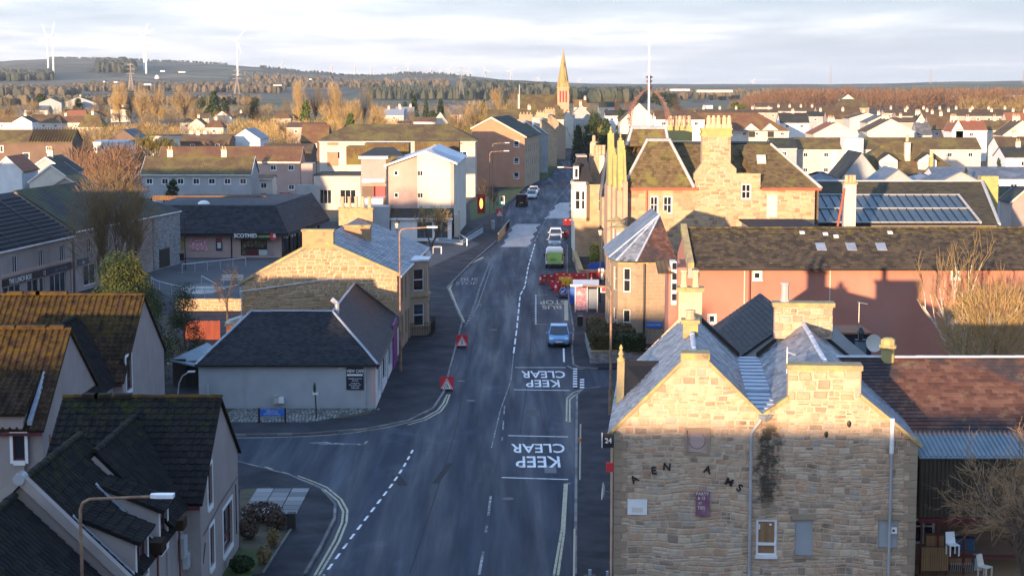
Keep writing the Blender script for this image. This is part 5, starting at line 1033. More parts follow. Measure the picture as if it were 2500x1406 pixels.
# ---------------------------------------------------------------- red harled flats
RY=118.0; X0=P(1688,650,RY).x; X1=42.0; rze,rzr,ryr=8.25,10.45,RY+5.0
T=thing('harled_flats','long salmon-red harled block with a brown tiled roof and three skylights','flats',(25,RY,0))
def rh(x0,y0,x1,y1):a,b=P(x0,y1,RY),P(x1,y0,RY); return (a.x-X0,a.z,b.x-X0,b.z)
rhs=[rh(1839,663,1859,683),rh(1729,768,1748,789),rh(2323,657,2343,681),rh(2321,764,2341,787),rh(2418,766,2438,787)]
wall(T,toL(T,(X0,RY,0)),(1,0,0),[(0,0),(X1-X0,0),(X1-X0,rze),(0,rze)],'harl_red',rhs,name='wall')
for h in rhs:window(T,toL(T,(X0,RY,0)),(1,0,0),h,bars='plain',fw=.11,sill=True,surround='white',sw=.05)
mb=MB(); gw=10.0; L0=toL(T,(X0-.35,RY-.25,0)); wall(T,toL(T,(X0,RY+gw,0)),(0,-1,0),gable_poly(gw,rze,rzr,gw-5),'harl_red',mb=mb); wall(T,toL(T,(X1,RY+gw,0)),(-1,0,0),[(0,0),(X1-X0,0),(X1-X0,rze),(0,rze)],'harl_red',mb=mb); wall(T,toL(T,(X1,RY,0)),(0,1,0),gable_poly(gw,rze,rzr,5),'harl_red',mb=mb); mb.build('wall','harl_red',T)
TU=(.34,.34,'tile_umber','slate')
proof(T,[(X0+.12,RY-.35,rze-.05),(X1,RY-.35,rze-.05),(X1,ryr,rzr),(X0+.12,ryr,rzr)],'tile_umber',TU,seed=61)
proof(T,[(X1,RY+gw+.3,rze),(X0,RY+gw+.3,rze),(X0,ryr,rzr),(X1,ryr,rzr)],'tile_umber')
ridge(T,(X0+.3,ryr,rzr+.04),(X1,ryr,rzr+.04),'tile_umber',r=.12,L=.5)
MB().prism([(X0-.28,RY-.4,rze-.5),(X0-.28,ryr,rzr-.1),(X0-.28,ryr,rzr+.32),(X0-.28,RY-.4,rze+.32)],(.42,0,0)).build('skew','cope',T,world=T)
MB().box(X0-.28,X0+.4,RY-.42,RY-.0,rze-.7,rze-.05).build('skew_putt','harl_pink',T,world=T); MB().box(X0,X1,RY-.48,RY-.36,rze-.2,rze-.06).build('gutter','black',T,world=T)
def skyl(px,py):
    p=P(px,py,RY+1); s=(rzr-rze)/5.2; y=RY+(p.z-rze)/s if False else None
    r=ray(px,py);
    t=(rze-H-s*RY)/(r[2]-s*r[1]) if True else 0; q=Vector((r[0]*t,r[1]*t,H+r[2]*t)); u=Vector((1,0,0)); v=Vector((0,1,s)).normalized(); n=u.cross(v)
    o=q-u*.33-v*.5; f=MB().obox(toL(T,o),u*.66,v*1.05,n*.16).build('skylight','lead',T); MB().obox(toL(T,o+u*.07+v*.07+n*.165),u*.52,v*.9,n*.012).build('pane','glass_sky',f)
for p in ((2004,607),(2078,607),(2151,607)):skyl(*p)
def onroof(px,py,s=(rzr-rze)/5.2):r=ray(px,py); t=(rze-H-s*RY)/(r[2]-s*r[1]); return Vector((r[0]*t,r[1]*t,H+r[2]*t))
for px,py in ((2015,578),(2041,584),(1958,575),(2173,575)):q=onroof(px,py); MB().obox(toL(T,q)-Vector((.15,0,0)),(.34,0,0),(0,.3,.13),(0,-.05,.16)).build('roof_vent','white',T)
for px in (1831,2364):a=P(px,655,RY-.08); pipe(T,[(a.x,RY-.08,8.1),(a.x,RY-.08,0)],'maroon',.07)
for px,y0,y1 in ((1818,655,760),(2027,660,780)):a,b=P(px,y0,RY),P(px,y1,RY); MB().box(a.x-.03,a.x+.03,RY-.02,RY-.002,b.z,a.z).build('joint_strip','cream',T,world=T)
for px,py in ((2295,760),):a=P(px,py,RY); MB().box(a.x-.15,a.x+.15,RY-.06,RY-.002,a.z-.15,a.z+.15).build('vent_cover','cream',T,world=T)
# white oriel strip on the lit left gable
a,b=P(1640,640,RY-.3),P(1652,745,RY-.3)
MB().box(a.x,b.x,RY-.1,RY+1.4,b.z,a.z).build('oriel','upvc',T,world=T)
for k in range(4):z=b.z+.3+k*.7; MB().box(a.x+.05,b.x-.02,RY-.13,RY-.1,z,z+.45).build('oriel_pane','glass',T,world=T)
MB().box(P(1640,0,RY).x,X0+.2,RY+.05,RY+3,0,8.2).build('stair_block','harl_red',T,world=T)
proof(T,[(P(1612,0,RY).x,RY-.3,7.9),(P(1652,0,RY).x,RY-.3,7.9),(P(1652,0,RY).x,RY+2,8.5),(P(1612,0,RY).x,RY+2,8.5)],'roof_brown',name='porch_roof')
# ---------------------------------------------------------------- canted corner house (sandstone, turret roof)
T=thing('corner_house','sandstone corner house with canted bay and swept slate turret roof beside the hedge','house',(10,138,0))
zt=6.65; F0=[(8.0,140.2),(8.35,138.1),(9.75,137.7)]
for k,(a,b) in enumerate(zip([(8.0,150)]+F0,F0+[(12.9,138)])):
    a,b=Vector((*a,0)),Vector((*b,0)); l=(b-a).length; u=(b-a).normalized(); hs=[]
    if k==1:hs=[(.5,.8,l-.5,2.8),(.5,4.2,l-.5,6.1)]
    if k==2:hs=[(.42,.8,1.02,2.8),(.42,4.2,1.02,6.1)]
    if k==0:hs=[(2,.8,3,2.8),(2,4.2,3,6.1),(5,.8,6,2.8),(5,4.2,6,6.1),(7.5,.8,8.5,2.8),(7.5,4.2,8.5,6.1)]
    wall(T,toL(T,a),u,[(0,0),(l,0),(l,zt),(0,zt)],'mortar' if k==3 else 'ashlar',hs,name='wall')
    if k>=2:stones(T,toL(T,a),u,[(0,0),(l,0),(l,zt),(0,zt)],'ashlar',hs,hh=(.28,.36),ww=(.5,.9),proud=.02,seed=70+k,nmax=130,regular=True)
    for h in hs:window(T,toL(T,a),u,h,bars='sash')
apx=(11.9,141.5,10.0); ea=[(7.75,140.3),(8.2,137.9),(9.75,137.45),(13.0,137.75)]
for k,(a,b) in enumerate(zip(ea,ea[1:])):
    top=(10.6,141.2,9.3) if k<2 else apx
    proof(T,[(*a,zt),(*b,zt),apx],'slate_dark' if k else 'slate',(.3,.24,'slate' if k<2 else 'slate_red','slate'),seed=k,nmax=60)
    MB().tube(toL(T,(*a,zt+.05)),toL(T,(apx[0],apx[1],apx[2]+.05)),.09,.07,6).build('hip_roll','lead_bright',T)
proof(T,[(7.75,150,zt),(7.75,140.3,zt),apx,(11.9,150,10)],'slate',name='roof'); MB().prism([(8.0,140.2,zt-.22),(8.3,137.95,zt-.22),(9.75,137.55,zt-.22),(12.9,137.85,zt-.22),(12.9,138.3,zt-.22),(8.5,140.2,zt-.22)],(0,0,.2)).build('cornice','cope',T,world=T)
a=P(1573,640,137.7); pipe(T,[(a.x,137.6,6.5),(a.x,137.6,0)],'cast_iron',.08)
a,b=P(1576,786,137.85),P(1615,800,137.85); MB().box(a.x,b.x,137.75,137.85,b.z,a.z).build('street_sign','blue_sign',T,world=T); text(T,'STATION STREET',toL(T,((a.x+b.x)/2,137.74,(a.z+b.z)/2)),(1,0,0),(0,0,1),.2,'white',sx=.75)
# ---------------------------------------------------------------- turreted hotel
HY=165.0
T=thing('turreted_hotel','big lichened sandstone hotel with steep slate roofs and tall chimney right of the road','building',(19,HY,0))
px=lambda x,y,Y=HY:P(x,y,Y)
XA,XB,XC=px(1521,462).x,px(1702,462).x,px(1999,465).x; ze_=px(1600,462).z
w1=[(px(x0,522).x-XA,px(x0,522).z,px(x1,522).x-XA,px(x0,479).z) for x0,x1 in ((1586,1607),(1618,1641))]
wall(T,toL(T,(XA,HY,0)),(1,0,0),[(0,0),(XB-XA,0),(XB-XA,ze_),(0,ze_)],'mortar',w1)
for h in w1:window(T,toL(T,(XA,HY,0)),(1,0,0),h,bars='four',fw=.12,surround='sandstone_pink')
stones(T,toL(T,(XA,HY,0)),(1,0,0),[(0,4),(XB-XA,4),(XB-XA,ze_),(0,ze_)],'sandstone_block',w1,hh=(.33,.42),ww=(.6,1.1),proud=.03,seed=81,nmax=130,regular=True)
P2=[(XB-XA,0),(XC-XA,0),(XC-XA,ze_),(px(1862,0).x-XA,ze_),(px(1862,0).x-XA,px(0,424).z),(px(1800,0).x-XA,px(0,424).z),(px(1790,0).x-XA,px(0,398).z),(px(1720,0).x-XA,px(0,398).z),(XB-XA,px(0,445).z)]
sx=lambda x:px(x,0).x-XA; sz=lambda y:px(1750,y).z
cv=[[(sx(1702),0),(sx(1999),0),(sx(1999),ze_),(sx(1702),ze_)],[(sx(1702),ze_),(sx(1864),ze_),(sx(1864),sz(424)),(sx(1702),sz(424))],[(sx(1702),sz(424)),(sx(1803),sz(424)),(sx(1789),sz(400)),(sx(1720),sz(400))]]
w2=[(sx(1816),sz(487),sx(1841),sz(449)),(sx(1880),sz(530),sx(1906),sz(477))]
wall(T,toL(T,(XA,HY-.02,0)),(1,0,0),cv,'mortar',w2[:1],name='wall'); window(T,toL(T,(XA,HY-.02,0)),(1,0,0),w2[0],bars='four',fw=.12,surround='sandstone_pink')
for i,p in enumerate(cv):stones(T,toL(T,(XA,HY-.02,0)),(1,0,0),[(a,max(b,4)) for a,b in p],'sandstone_block',w2,hh=(.28,.42),ww=(.45,1.0),proud=.04,seed=83+i,nmax=85)
h=w2[1]; MB().box(XA+h[0],XA+h[2],HY-.09,HY-.03,h[1],h[3]).build('blocked_window','cream',T,world=T)
mb=MB(); wall(T,toL(T,(XC,HY,0)),(0,1,0),[(0,0),(14,0),(14,ze_),(0,ze_)],'sandstone',mb=mb); wall(T,toL(T,(XC,HY+14,0)),(-1,0,0),[(0,0),(XC-XA,0),(XC-XA,ze_),(0,ze_)],'sandstone',mb=mb); mb.build('wall','sandstone',T)
dx=.035; ws=[(1.2+3.2*i,z,2.3+3.2*i,z+2) for i in range(9) for z in (4.4,8.0)]
wall(T,toL(T,(XA+28*dx,HY+30,0)),Vector((-28*dx,-30,0)).normalized(),[(0,0),(30.05,0),(30.05,ze_),(0,ze_)],'sandstone_pink',ws,name='street_wall')
for h in ws:window(T,toL(T,(XA+28*dx,HY+30,0)),Vector((-28*dx,-30,0)).normalized(),h,bars='sash')
MB().box(XA-.15,XB+.1,HY-.28,HY+.1,ze_-.12,ze_+.12).build('gutter','red_paint',T,world=T); MB().box(px(1866,0).x,XC+.2,HY-.28,HY+.1,ze_-.12,ze_+.12).build('gutter','red_paint',T,world=T)
a=px(1583,0); pipe(T,[(a.x,HY-.1,ze_),(a.x,HY-.1,0)],'red_paint',.1); MB().tube(toL(T,px(1579,531,HY-.2)),toL(T,px(1579,531,HY-.5)),.32,.3,16).build('lamp_disc','red_paint',T)
SM=(.34,.3,'slate_moss','slate')
def mansard(x0,x1,xt0,xt1,ztop,yt,yb0=HY-.2,seed=1,zb=ze_+.1,yend=HY+12,nmax=200,cap='lead'):
    a,b,c,d=(x0,yb0,zb),(x1,yb0,zb),(xt1,yt,ztop),(xt0,yt,ztop)
    proof(T,[a,b,c,d],'slate_moss',SM,seed=seed,nmax=nmax); proof(T,[b,(x1,yend,zb),(xt1,yend-(yt-yb0),ztop),c],'slate_moss'); proof(T,[(x0,yend,zb),a,d,(xt0,yend-(yt-yb0),ztop)],'slate_moss')
    MB().prism([(xt0-.15,yt-.1,ztop-.1),(xt1+.15,yt-.1,ztop-.1),(xt1+.15,yend-(yt-yb0),ztop-.1),(xt0-.15,yend-(yt-yb0),ztop-.1)],(0,0,.25)).build('platform',cap,T,world=T)
    for p,q in ((a,d),(b,c)):MB().tube(toL(T,Vector(p)+Vector((0,-.05,.06))),toL(T,Vector(q)+Vector((0,-.05,.08))),.16,.13,6).build('hip_roll','lead_stone',T)
mansard(XA-.1,px(1700,0).x,px(1581,342,HY+2.5).x,px(1634,342,HY+2.5).x,px(1600,343,HY+2.5).z,HY+2.5,seed=91)
zb2=px(1560,350,HY+4).z; mansard(px(1533,0,HY+4).x,px(1637,0,HY+4).x,px(1546,0,HY+5).x,px(1628,0,HY+5).x,px(1580,313,HY+5).z,HY+5,HY+4,seed=92,zb=zb2-.3,yend=HY+9,nmax=60)
proof(T,[(px(1512,0,HY+3).x,HY+1.5,ze_+.4),(px(1545,0,HY+3).x,HY+1.5,ze_+.4),(px(1575,0,HY+6).x,HY+6,px(0,345,HY+6).z),(px(1533,0,HY+6).x,HY+6,px(0,345,HY+6).z)],'slate_moss',SM,seed=95,nmax=60)
a,b=px(1635,352,HY+7),px(1882,352,HY+7); yb=HY+2.2; zb=ze_-.6
proof(T,[(a.x-2.2,yb,zb),(px(1905,0,yb).x,yb,zb),(b.x,HY+7,b.z),(a.x-1.5,HY+7,a.z)],'slate_moss',SM,seed=93,nmax=60); MB().box(a.x-2,b.x+.5,HY+6.9,HY+11.5,b.z-.3,b.z+.12).build('flat_roof','roof_dark',T,world=T)
apx=px(1882,354,HY+6); proof(T,[(px(1863,0).x,HY-.2,ze_+.05),(XC+.2,HY-.2,ze_+.05),(apx.x,HY+6,apx.z),(apx.x-3.2,HY+6,apx.z)],'slate_moss',SM,seed=94,nmax=150)
proof(T,[(XC+.2,HY-.2,ze_+.05),(XC+.2,HY+13,ze_+.05),(apx.x,HY+7,apx.z),(apx.x,HY+6,apx.z)],'slate_moss'); MB().tube(toL(T,(XC+.2,HY-.25,ze_+.12)),toL(T,(apx.x,HY+5.95,apx.z+.08)),.15,.12,6).build('hip_roll','lead_stone',T)
q=px(1859,389,HY+3.4); MB().obox(toL(T,q)-Vector((.45,.35,.45)),(.85,0,0),(0,.62,.75),(0,-.12,.1)).build('skylight','cream',T)
# tall wallhead chimney with spreading base
a0,a1=px(1719,0).x,px(1789,0).x; c=MB().box(a0,a1,HY-.12,HY+1.4,sz(400),sz(330)).build('chimney','mortar',T,world=T)
stones(T,toL(T,(a0,HY-.12,0)),(1,0,0),[(0,sz(400)),(a1-a0,sz(400)),(a1-a0,sz(335)),(0,sz(335))],'sandstone_block',hh=(.3,.4),ww=(.5,1.0),seed=88,parent=c,nmax=60)
MB().box(a0-.12,a1+.12,HY-.25,HY+1.5,sz(333),sz(327)).build('band','lichen_stone',c,world=T); MB().box(a0-.05,a1+.05,HY-.18,HY+1.45,sz(327),sz(318)).build('band','lichen_stone',c,world=T); MB().box(a0-.14,a1+.14,HY-.27,HY+1.5,sz(318),sz(314)).build('chimney_cope','lichen_stone',c,world=T)
for x in (1730,1742,1754,1768,1780):
    p=toL(T,px(x,314,HY+.6)); MB().lathe((p.x,p.y,p.z),[(.3,0),(.3,.35),(.22,.4),(.2,.85),(.25,.9),(.14,1.05),(.12,1.2)],8).build('chimney_pot','clay_buff',c)
MB().prism([(a0-.75,HY-.08,sz(425)),(a0,HY-.08,sz(398)),(a0,HY-.08,sz(440)),(a0-.75,HY-.08,sz(440))],(0,.9,0)).build('chimney_shoulder','sandstone',c,world=T)
MB().prism([(a1,HY-.08,sz(398)),(a1+.55,HY-.08,sz(412)),(a1+.55,HY-.08,sz(426)),(a1,HY-.08,sz(426))],(0,.9,0)).build('chimney_shoulder','sandstone',c,world=T)
# second chimney with five pots behind
y2=HY+16; c=MB().box(px(1632,0,y2).x,px(1694,0,y2).x,y2,y2+1,px(0,345,y2).z,px(0,309,y2).z).build('chimney','lichen_stone',T,world=T)
for x in (1637,1649,1660,1671,1682):p=toL(T,px(x,308,y2+.5)); MB().lathe((p.x,p.y,p.z),[(.26,0),(.24,.3),(.2,.7),(.22,.95),(.1,1.05)],8).build('chimney_pot','clay',c)
# street-side gablets seen edge-on, crusted with yellow lichen
for i,(x,ytop,ybot,dy,w) in enumerate(((1515,343,462,2.5,.6),(1491,325,450,9,.6),(1501,378,452,6,.45),(1524,372,440,1,.2))):
    Y=HY+dy; p=px(x,ytop,Y); zb=px(x,ybot,Y).z; n=9; pts=[(p.x,Y-2.2,zb)]
    for k in range(n):pts += [(p.x,Y-2.2+2.0*(k/n),zb+(p.z-zb)*k/n),(p.x,Y-2.2+2.0*(k/n),zb+(p.z-zb)*(k+1)/n)]
    for k in range(n,0,-1):pts += [(p.x,Y+2.2-2.0*(k/n),zb+(p.z-zb)*k/n),(p.x,Y+2.2-2.0*(k/n)+.22,zb+(p.z-zb)*(k-1)/n)]
    MB().prism([Vector(q)-Vector((w/2,0,0)) for q in pts+[(p.x,Y+2.2,zb)]],(w,0,0)).build('stepped_gablet','lichen_stone',T,world=T)
    MB().lathe((0,0,0),[(.16,0),(.2,.15),(.06,.3),(.1,.45),(.02,.7)],6).build('finial','lichen_stone',T).location=toL(T,(p.x,Y,p.z))
    MB().box(p.x-w/2-.1,p.x+w,Y-2.3,Y+2.3,3.4,zb).build('gablet_bay','sandstone_pink',T,world=T)
for x,y0,y1,dy in ((1503,545,585,-6),(1512,560,610,-9)):
    Y=HY+dy; a,b=px(x-8,y0,Y),px(x+14,y1+40,Y); MB().box(a.x,b.x,Y,Y+3,0,a.z).build('porch','sandstone_pink',T,world=T); MB().box(a.x+.1,a.x+.45,Y-.06,Y-.002,b.z+.8,a.z-.3).build('window','upvc',T,world=T)
    MB().lathe(((a.x+b.x)/2,Y+1,a.z),[(.9,0),(.95,.15),(.6,.2),(.15,.5)],10).build('porch_cap','cope',T,world=T)
# iron crown and flag mast
t=thing('iron_crown','rusty iron crown of arched ribs on the platform of the hotel tower','crown',px(1584,306,HY+7)); B0=MI[t].translation
hw=(px(1630,0,HY+7).x-px(1538,0,HY+7).x)/2
for sx_,sy_ in ((-1,-1),(1,-1),(-1,1),(1,1)):
    mb=MB(); pts=[]
    for k in range(15):
        f=k/14; r=hw*(1-.0*f)*(math.cos(f*pi/2)**.62 if f<1 else 0)*(1+.06*math.sin(f*pi)); pts.append(Vector((sx_*r,sy_*r*.8,3.55*f**.95)))
    for off in (-.07,.07):mb.path([p+Vector((off,0,0)) for p in pts],.035,5)
    for a,b in zip(pts,pts[1:]):mb.tube(a+Vector((-.09,0,0)),b+Vector((.09,0,0)),.025,n=4)
    for k in range(2,14,2):mb.blob(pts[k]+Vector((sx_*.16,0,.05)),(.08,.06,.08),6,4)
    mb.build('rib','iron_crown',t)
MB().lathe((0,0,3.5),[(.2,0),(.35,.3),(.12,.5),(.3,.75),(.1,.95),(.38,1.15),(.1,1.3)],10).build('finial','iron_crown',t)
t=thing('flag_mast','tall white mast rising through the iron crown of the hotel tower','mast',px(1584,308,HY+6.4)); MB().tube((0,0,-.2),(-.03,0,9.0),.11,.08,10).build('pole','mast',t); MB().lathe((-.03,0,9),[(.13,0),(.13,.1),(.02,.3)],8).build('cap','mast',t); MB().tube((.6,0,-.2),(.6,0,.9),.05).build('stub','mast',t)
# ---------------------------------------------------------------- white-trimmed bay building
BY=207.0
T=thing('bay_turret_house','cream sandstone house with canted bay turret and white dormer nearest the parked vans','house',(10,BY,0))
p=lambda x,y,d=0:P(x,y,BY+d); zE=p(1400,452).z
fp=[(p(1404,0,9).x,BY+9),(p(1396,0,2.2).x,BY+2.2),(p(1401,0).x,BY+.2),(p(1434,0).x,BY),(p(1441,0,1).x,BY+1)]
for k,(a,b) in enumerate(zip(fp,fp[1:])):
    a,b=Vector((*a,0)),Vector((*b,0)); l=(b-a).length; u=(b-a).normalized(); zb=4.8
    hs={2:[(.25,5.8,.85,8.0),(.98,5.8,1.4,8.0)],1:[(.4,5.8,l-.4,8.0)],0:[(1,5.8,2,8),(3.5,5.8,4.5,8)]}.get(k,[])
    wall(T,toL(T,a),u,[(0,zb),(l,zb),(l,zE),(0,zE)],'cream',hs,name='bay_wall')
    for h in hs:window(T,toL(T,a),u,h,bars='sash',surround='white',sw=.06)
ww=[(1.8,6.2,2.6,8.0)]; xw=p(1407,0).x; wall(T,toL(T,(xw,BY+1.2,0)),(1,0,0),[(0,0),(3.6,0),(3.6,zE),(0,zE)],'sandstone',[(2.7,5.5,3.3,8.0)],name='wall'); window(T,toL(T,(xw,BY+1.2,0)),(1,0,0),(2.7,5.5,3.3,8.0),bars='sash')
mb=MB(); wall(T,toL(T,(xw,BY+14,0)),(0,-1,0),[(0,0),(12.8,0),(12.8,zE),(0,zE)],'cream',mb=mb); wall(T,toL(T,(xw+8,BY+1.2,0)),(0,1,0),[(0,0),(12.8,0),(12.8,zE),(0,zE)],'cream',mb=mb); mb.build('wall','cream',T)
MB().prism([(x,y,4.45) for x,y in fp],(0,0,.38)).build('corbel','sandstone',T,world=T); MB().prism([(x-.08,y-.08,zE) for x,y in fp],(0,0,.35)).build('cornice','cream',T,world=T)
a,b,c=p(1410,455),p(1452,455),p(1437,383,2); zt=c.z; x0,x1,y0,y1=fp[1][0]+.3,p(1450,0).x,BY+.7,BY+8
tx0,tx1=p(1412,0,2).x,p(1433,0,2).x
for q in ([(x0,y0,zE+.3),(x1,y0,zE+.3),(tx1,y0+1.5,zt),(tx0,y0+1.5,zt)],[(x1,y0,zE+.3),(x1,y1,zE+.3),(tx1,y1-1.5,zt),(tx1,y0+1.5,zt)],[(x0,y1,zE+.3),(x0,y0,zE+.3),(tx0,y0+1.5,zt),(tx0,y1-1.5,zt)]):proof(T,q,'slate_dark',name='turret_roof')
MB().prism([(tx0-.1,y0+1.4,zt-.05),(tx1+.1,y0+1.4,zt-.05),(tx1+.1,y1-1.4,zt-.05),(tx0-.1,y1-1.4,zt-.05)],(0,0,.2)).build('flat_cap','harl_pink',T,world=T)
a,b=p(1400,438,.5),p(1413,406,.5); D=MB().box(a.x,b.x,BY+.45,BY+2.2,a.z,b.z).build('dormer','white',T,world=T); MB().box(a.x+.18,b.x-.12,BY+.42,BY+.449,a.z+.25,b.z-.3).build('pane','glass',D,world=T); MB().prism([(a.x-.1,BY+.35,b.z),(b.x+.25,BY+.35,b.z),(b.x+.1,BY+.35,b.z+.3),(a.x+.2,BY+.35,b.z+.3)],(0,2.2,0)).build('dormer_roof','slate_dark',D,world=T)
proof(T,[(p(1455,0).x,BY+1,zE+.1),(p(1482,0).x,BY+1,zE+.1),(p(1483,0).x,BY+4,p(0,400,4).z)],'slate_dark',name='side_roof')
c=MB().box(p(1443,0,5).x,p(1466,0,5).x,BY+5,BY+8,8,p(0,378,5).z).build('chimney','sandstone',T,world=T)
for x in (1449,1458,1465,1474):q=toL(T,p(x,378,5.5)); MB().lathe((q.x,q.y,q.z),[(.22,0),(.2,.9),(.24,1.0),(.22,1.15)],8).build('chimney_pot','clay',c)
MB().box(p(1466,0,5).x,p(1478,0,5).x,BY+5,BY+8,8,p(0,380,5).z).build('chimney','cream',T,world=T)
Y=BY+14; c=MB().box(P(1443,0,Y).x,P(1456,0,Y).x,Y,Y+1.2,8,P(0,350,Y).z).build('chimney','clay_buff',T,world=T); q=toL(T,P(1450,350,Y+.5)); MB().lathe((q.x,q.y,q.z),[(.42,0),(.42,.2),(.22,.25),(.2,.9),(.1,1)],8).build('chimney_pot','clay',c)
t=thing('garden_wall','low dark stone garden wall under the bay turret with a conical golden shrub','wall',(P(1410,0,205).x,203,0)); a,b=G(1405,668),G(1412,606)
mb=MB(); xx=P(1408,0,195).x; mb.box(xx,xx+.4,184,205,.1,1.0); mb.build('wall','sandstone',t,world=t); mb=MB(); mb.box(xx+.4,xx+4,184,184.4,.1,1.1); mb.build('wall','sandstone',t,world=t)
MB().box(xx-.05,xx+.45,183.9,205,1.0,1.12).build('coping','cope',t,world=t)
for k,(x0,x1,z0,z1) in enumerate(((1486,1500,470,360),(1470,1486,480,330))):
    Y=190+12*k; tt=thing('street_building',('narrow sandstone frontage between the hotel and bay turret house','second thin sandstone frontage behind the bay turret with tall pots')[k],'building',(P(x0,0,Y).x,Y,0)); a,b=P(x0,z0,Y),P(x1,z1,Y); mb=MB(); mb.box(a.x,a.x+7,Y,Y+9,0,a.z); mb.build('wall','sandstone',tt,world=tt); proof(tt,[(a.x-.1,Y-.1,a.z),(a.x+7,Y-.1,a.z),(a.x+5,Y+4,b.z),(a.x+1.2,Y+4,b.z)],'slate_dark'); proof(tt,[(a.x-.1,Y+9,a.z),(a.x-.1,Y-.1,a.z),(a.x+1.2,Y+4,b.z),(a.x+1.2,Y+5,b.z)],'slate')

# ================================================================ LEFT MIDDLE GROUND
def face(T,label_unused,O,rot,L):a=math.radians(rot); return Vector(O),Vector((math.cos(a),math.sin(a),0))
# shop row facing the plaza
T=house('two-storey pinkish harled shop row with black shop signs, left edge behind the conifer',(-47.0,141.0,0),82,30,12,6.0,9.9,wm='harl',rm='slate_dark',wins=[('f',16.2,3.6,1.1,1.6,'case'),('f',22,3.6,1.1,1.6,'case'),('f',27,3.6,1.1,1.6,'case')]+[('f',14+5.2*i,.4,3.9,2.2,'triple') for i in range(3)],cat='shops',name='shop_row')
for i in range(3):MB().prism([(9+8*i,-.3,5.86),(9+8*i,6,10.04),(9.35+8*i,6,10.04),(9.35+8*i,-.3,5.86)],(0,0,.12)).build('roof_joint','roof_felt',T)
n_=Vector((0,0,0))
for r in range(12):z=6.0+.31*r; y=r*.48-.2; MB().box(-.1,30.1,y,y+.06,z+.02,z+.14).build('batten_line','slate_dark',T)
MB().box(13.5,21.5,-.16,-.002,2.65,3.3).build('fascia','black',T); MB().box(21.6,24.0,-.16,-.002,2.65,3.3).build('fascia','navy',T); MB().box(24.0,29.6,-.16,-.002,2.65,3.3).build('fascia','navy',T)
text(T,'THE LUNCH BOX',(17.4,-.17,2.97),(1,0,0),(0,0,1),.66,'white',sx=.95,bold=.02); text(T,'12',(22.8,-.17,2.97),(1,0,0),(0,0,1),.6,'cream',bold=.02); text(T,'Hair  Nails  Spa',(26.8,-.17,2.97),(1,0,0),(0,0,1),.45,'clad_blue')
MB().box(13.4,29.8,-.1,-.002,3.45,3.7).build('band','harl_pink',T)
for x in (13.2,21.4,29.4):MB().box(x,x+.3,-.12,-.004,0,3.4).build('pilaster','harl_pink',T)
pipe(T,[(12.9,-.08,5.8),(12.9,-.08,0)],'black',.06,world=False)
T=house('taller mossy-roofed block with a grey stone-clad end behind the big bare tree',(-42.9,172.0,0),80,28.6,12,6.3,10.0,hip=(0,11),wm='harl',rm='roof_dark',wins=[('f',3+4.5*i,3.7,1.1,1.5) for i in range(3)]+[('f',2+4.5*i,.5,3,2.1) for i in range(3)],cat='shops',name='shop_row')
MB().box(20.5,28.62,-.12,-.002,0,6.2).build('stone_cladding','rubble_grey',T); MB().box(22,25,-.2,-.12,.3,2.3).build('shutter','dark_wood',T); MB().box(.5,3.0,-.16,-.002,2.7,3.3).build('fascia','blue_box',T); text(T,'Spa',(1.7,-.17,3.0),(1,0,0),(0,0,1),.5,'white')
# supermarket with mansard slate roof
SY=207.0; S0,S1=P(374,632,SY).x,P(688,632,SY).x
T=thing('supermarket','low supermarket with a deep dark slate mansard and lit shop window across the plaza','supermarket',(-35,SY,0))
s=lambda x,y,d=0:P(x,y,SY+d); sh=(s(588,625).x-S0,s(0,624).z,s(652,583).x-S0,s(0,584).z)
wall(T,toL(T,(S0,SY,0)),(1,0,0),[(0,0),(S1-S0,0),(S1-S0,3.1),(0,3.1)],'harl_pink',[sh])
f=window(T,toL(T,(S0,SY,0)),(1,0,0),sh,fr='black',bars='case',glass='shop_stock',fw=.12); zz=s(0,606).z; MB().box(s(588,0).x,s(652,0).x,SY-.02,SY+.05,zz-.12,zz+.12).build('transom','black',f,world=T)
for x0,x1,m_ in ((591,619,'maroon'),(622,650,'poster_white')):MB().box(s(x0,0).x,s(x1,0).x,SY-.01,SY+.03,s(0,623).z,s(0,610).z).build('window_poster',m_,f,world=T)
e1=Vector((P(782,540,229).x,229,0)); e0=Vector((S1,SY,0)); l=(e1-e0).length; u=(e1-e0).normalized(); hs=[(1+4.2*i,.3,4.6+4.2*i,2.6) for i in range(5)]
wall(T,toL(T,e0),u,[(0,0),(l,0),(l,3.1),(0,3.1)],'black',hs,name='shop_front')
for h in hs:window(T,toL(T,e0),u,h,fr='black',bars='case',glass='glass')
pts=[(S0-.3,SY-.9),(S1+.9,SY-.9),(e1.x+1.2,229)]; tops=[(S0-.3,SY+3.2),(s(666,0,3.2).x,SY+3.2),(P(745,0,231).x,231)]; zb,zt=s(500,570,-.9).z,s(500,505,3.2).z
proof(T,[(*pts[0],zb),(*pts[1],zb),(*tops[1],zt),(*tops[0],zt)],'slate_dark',(.5,.42,'slate_dark','slate'),nmax=150,name='mansard'); proof(T,[(*pts[1],zb),(*pts[2],zb),(*tops[2],zt),(*tops[1],zt)],'slate_dark',(.5,.42,'slate_dark','slate'),nmax=60,name='mansard')
MB().prism([(*pts[0],zb-.35),(*pts[1],zb-.35),(*pts[2],zb-.35),(pts[2][0]-1.0,pts[2][1],zb-.35),(S1,SY,zb-.35),(S0,SY,zb-.35)],(0,0,.3)).build('eaves_fascia','black',T,world=T)
MB().prism([(*tops[0],zt-.1),(*tops[1],zt-.1),(*tops[2],zt-.1),(tops[2][0]-16,231,zt-.1)],(0,0,.3)).build('flat_roof','roof_felt',T,world=T)
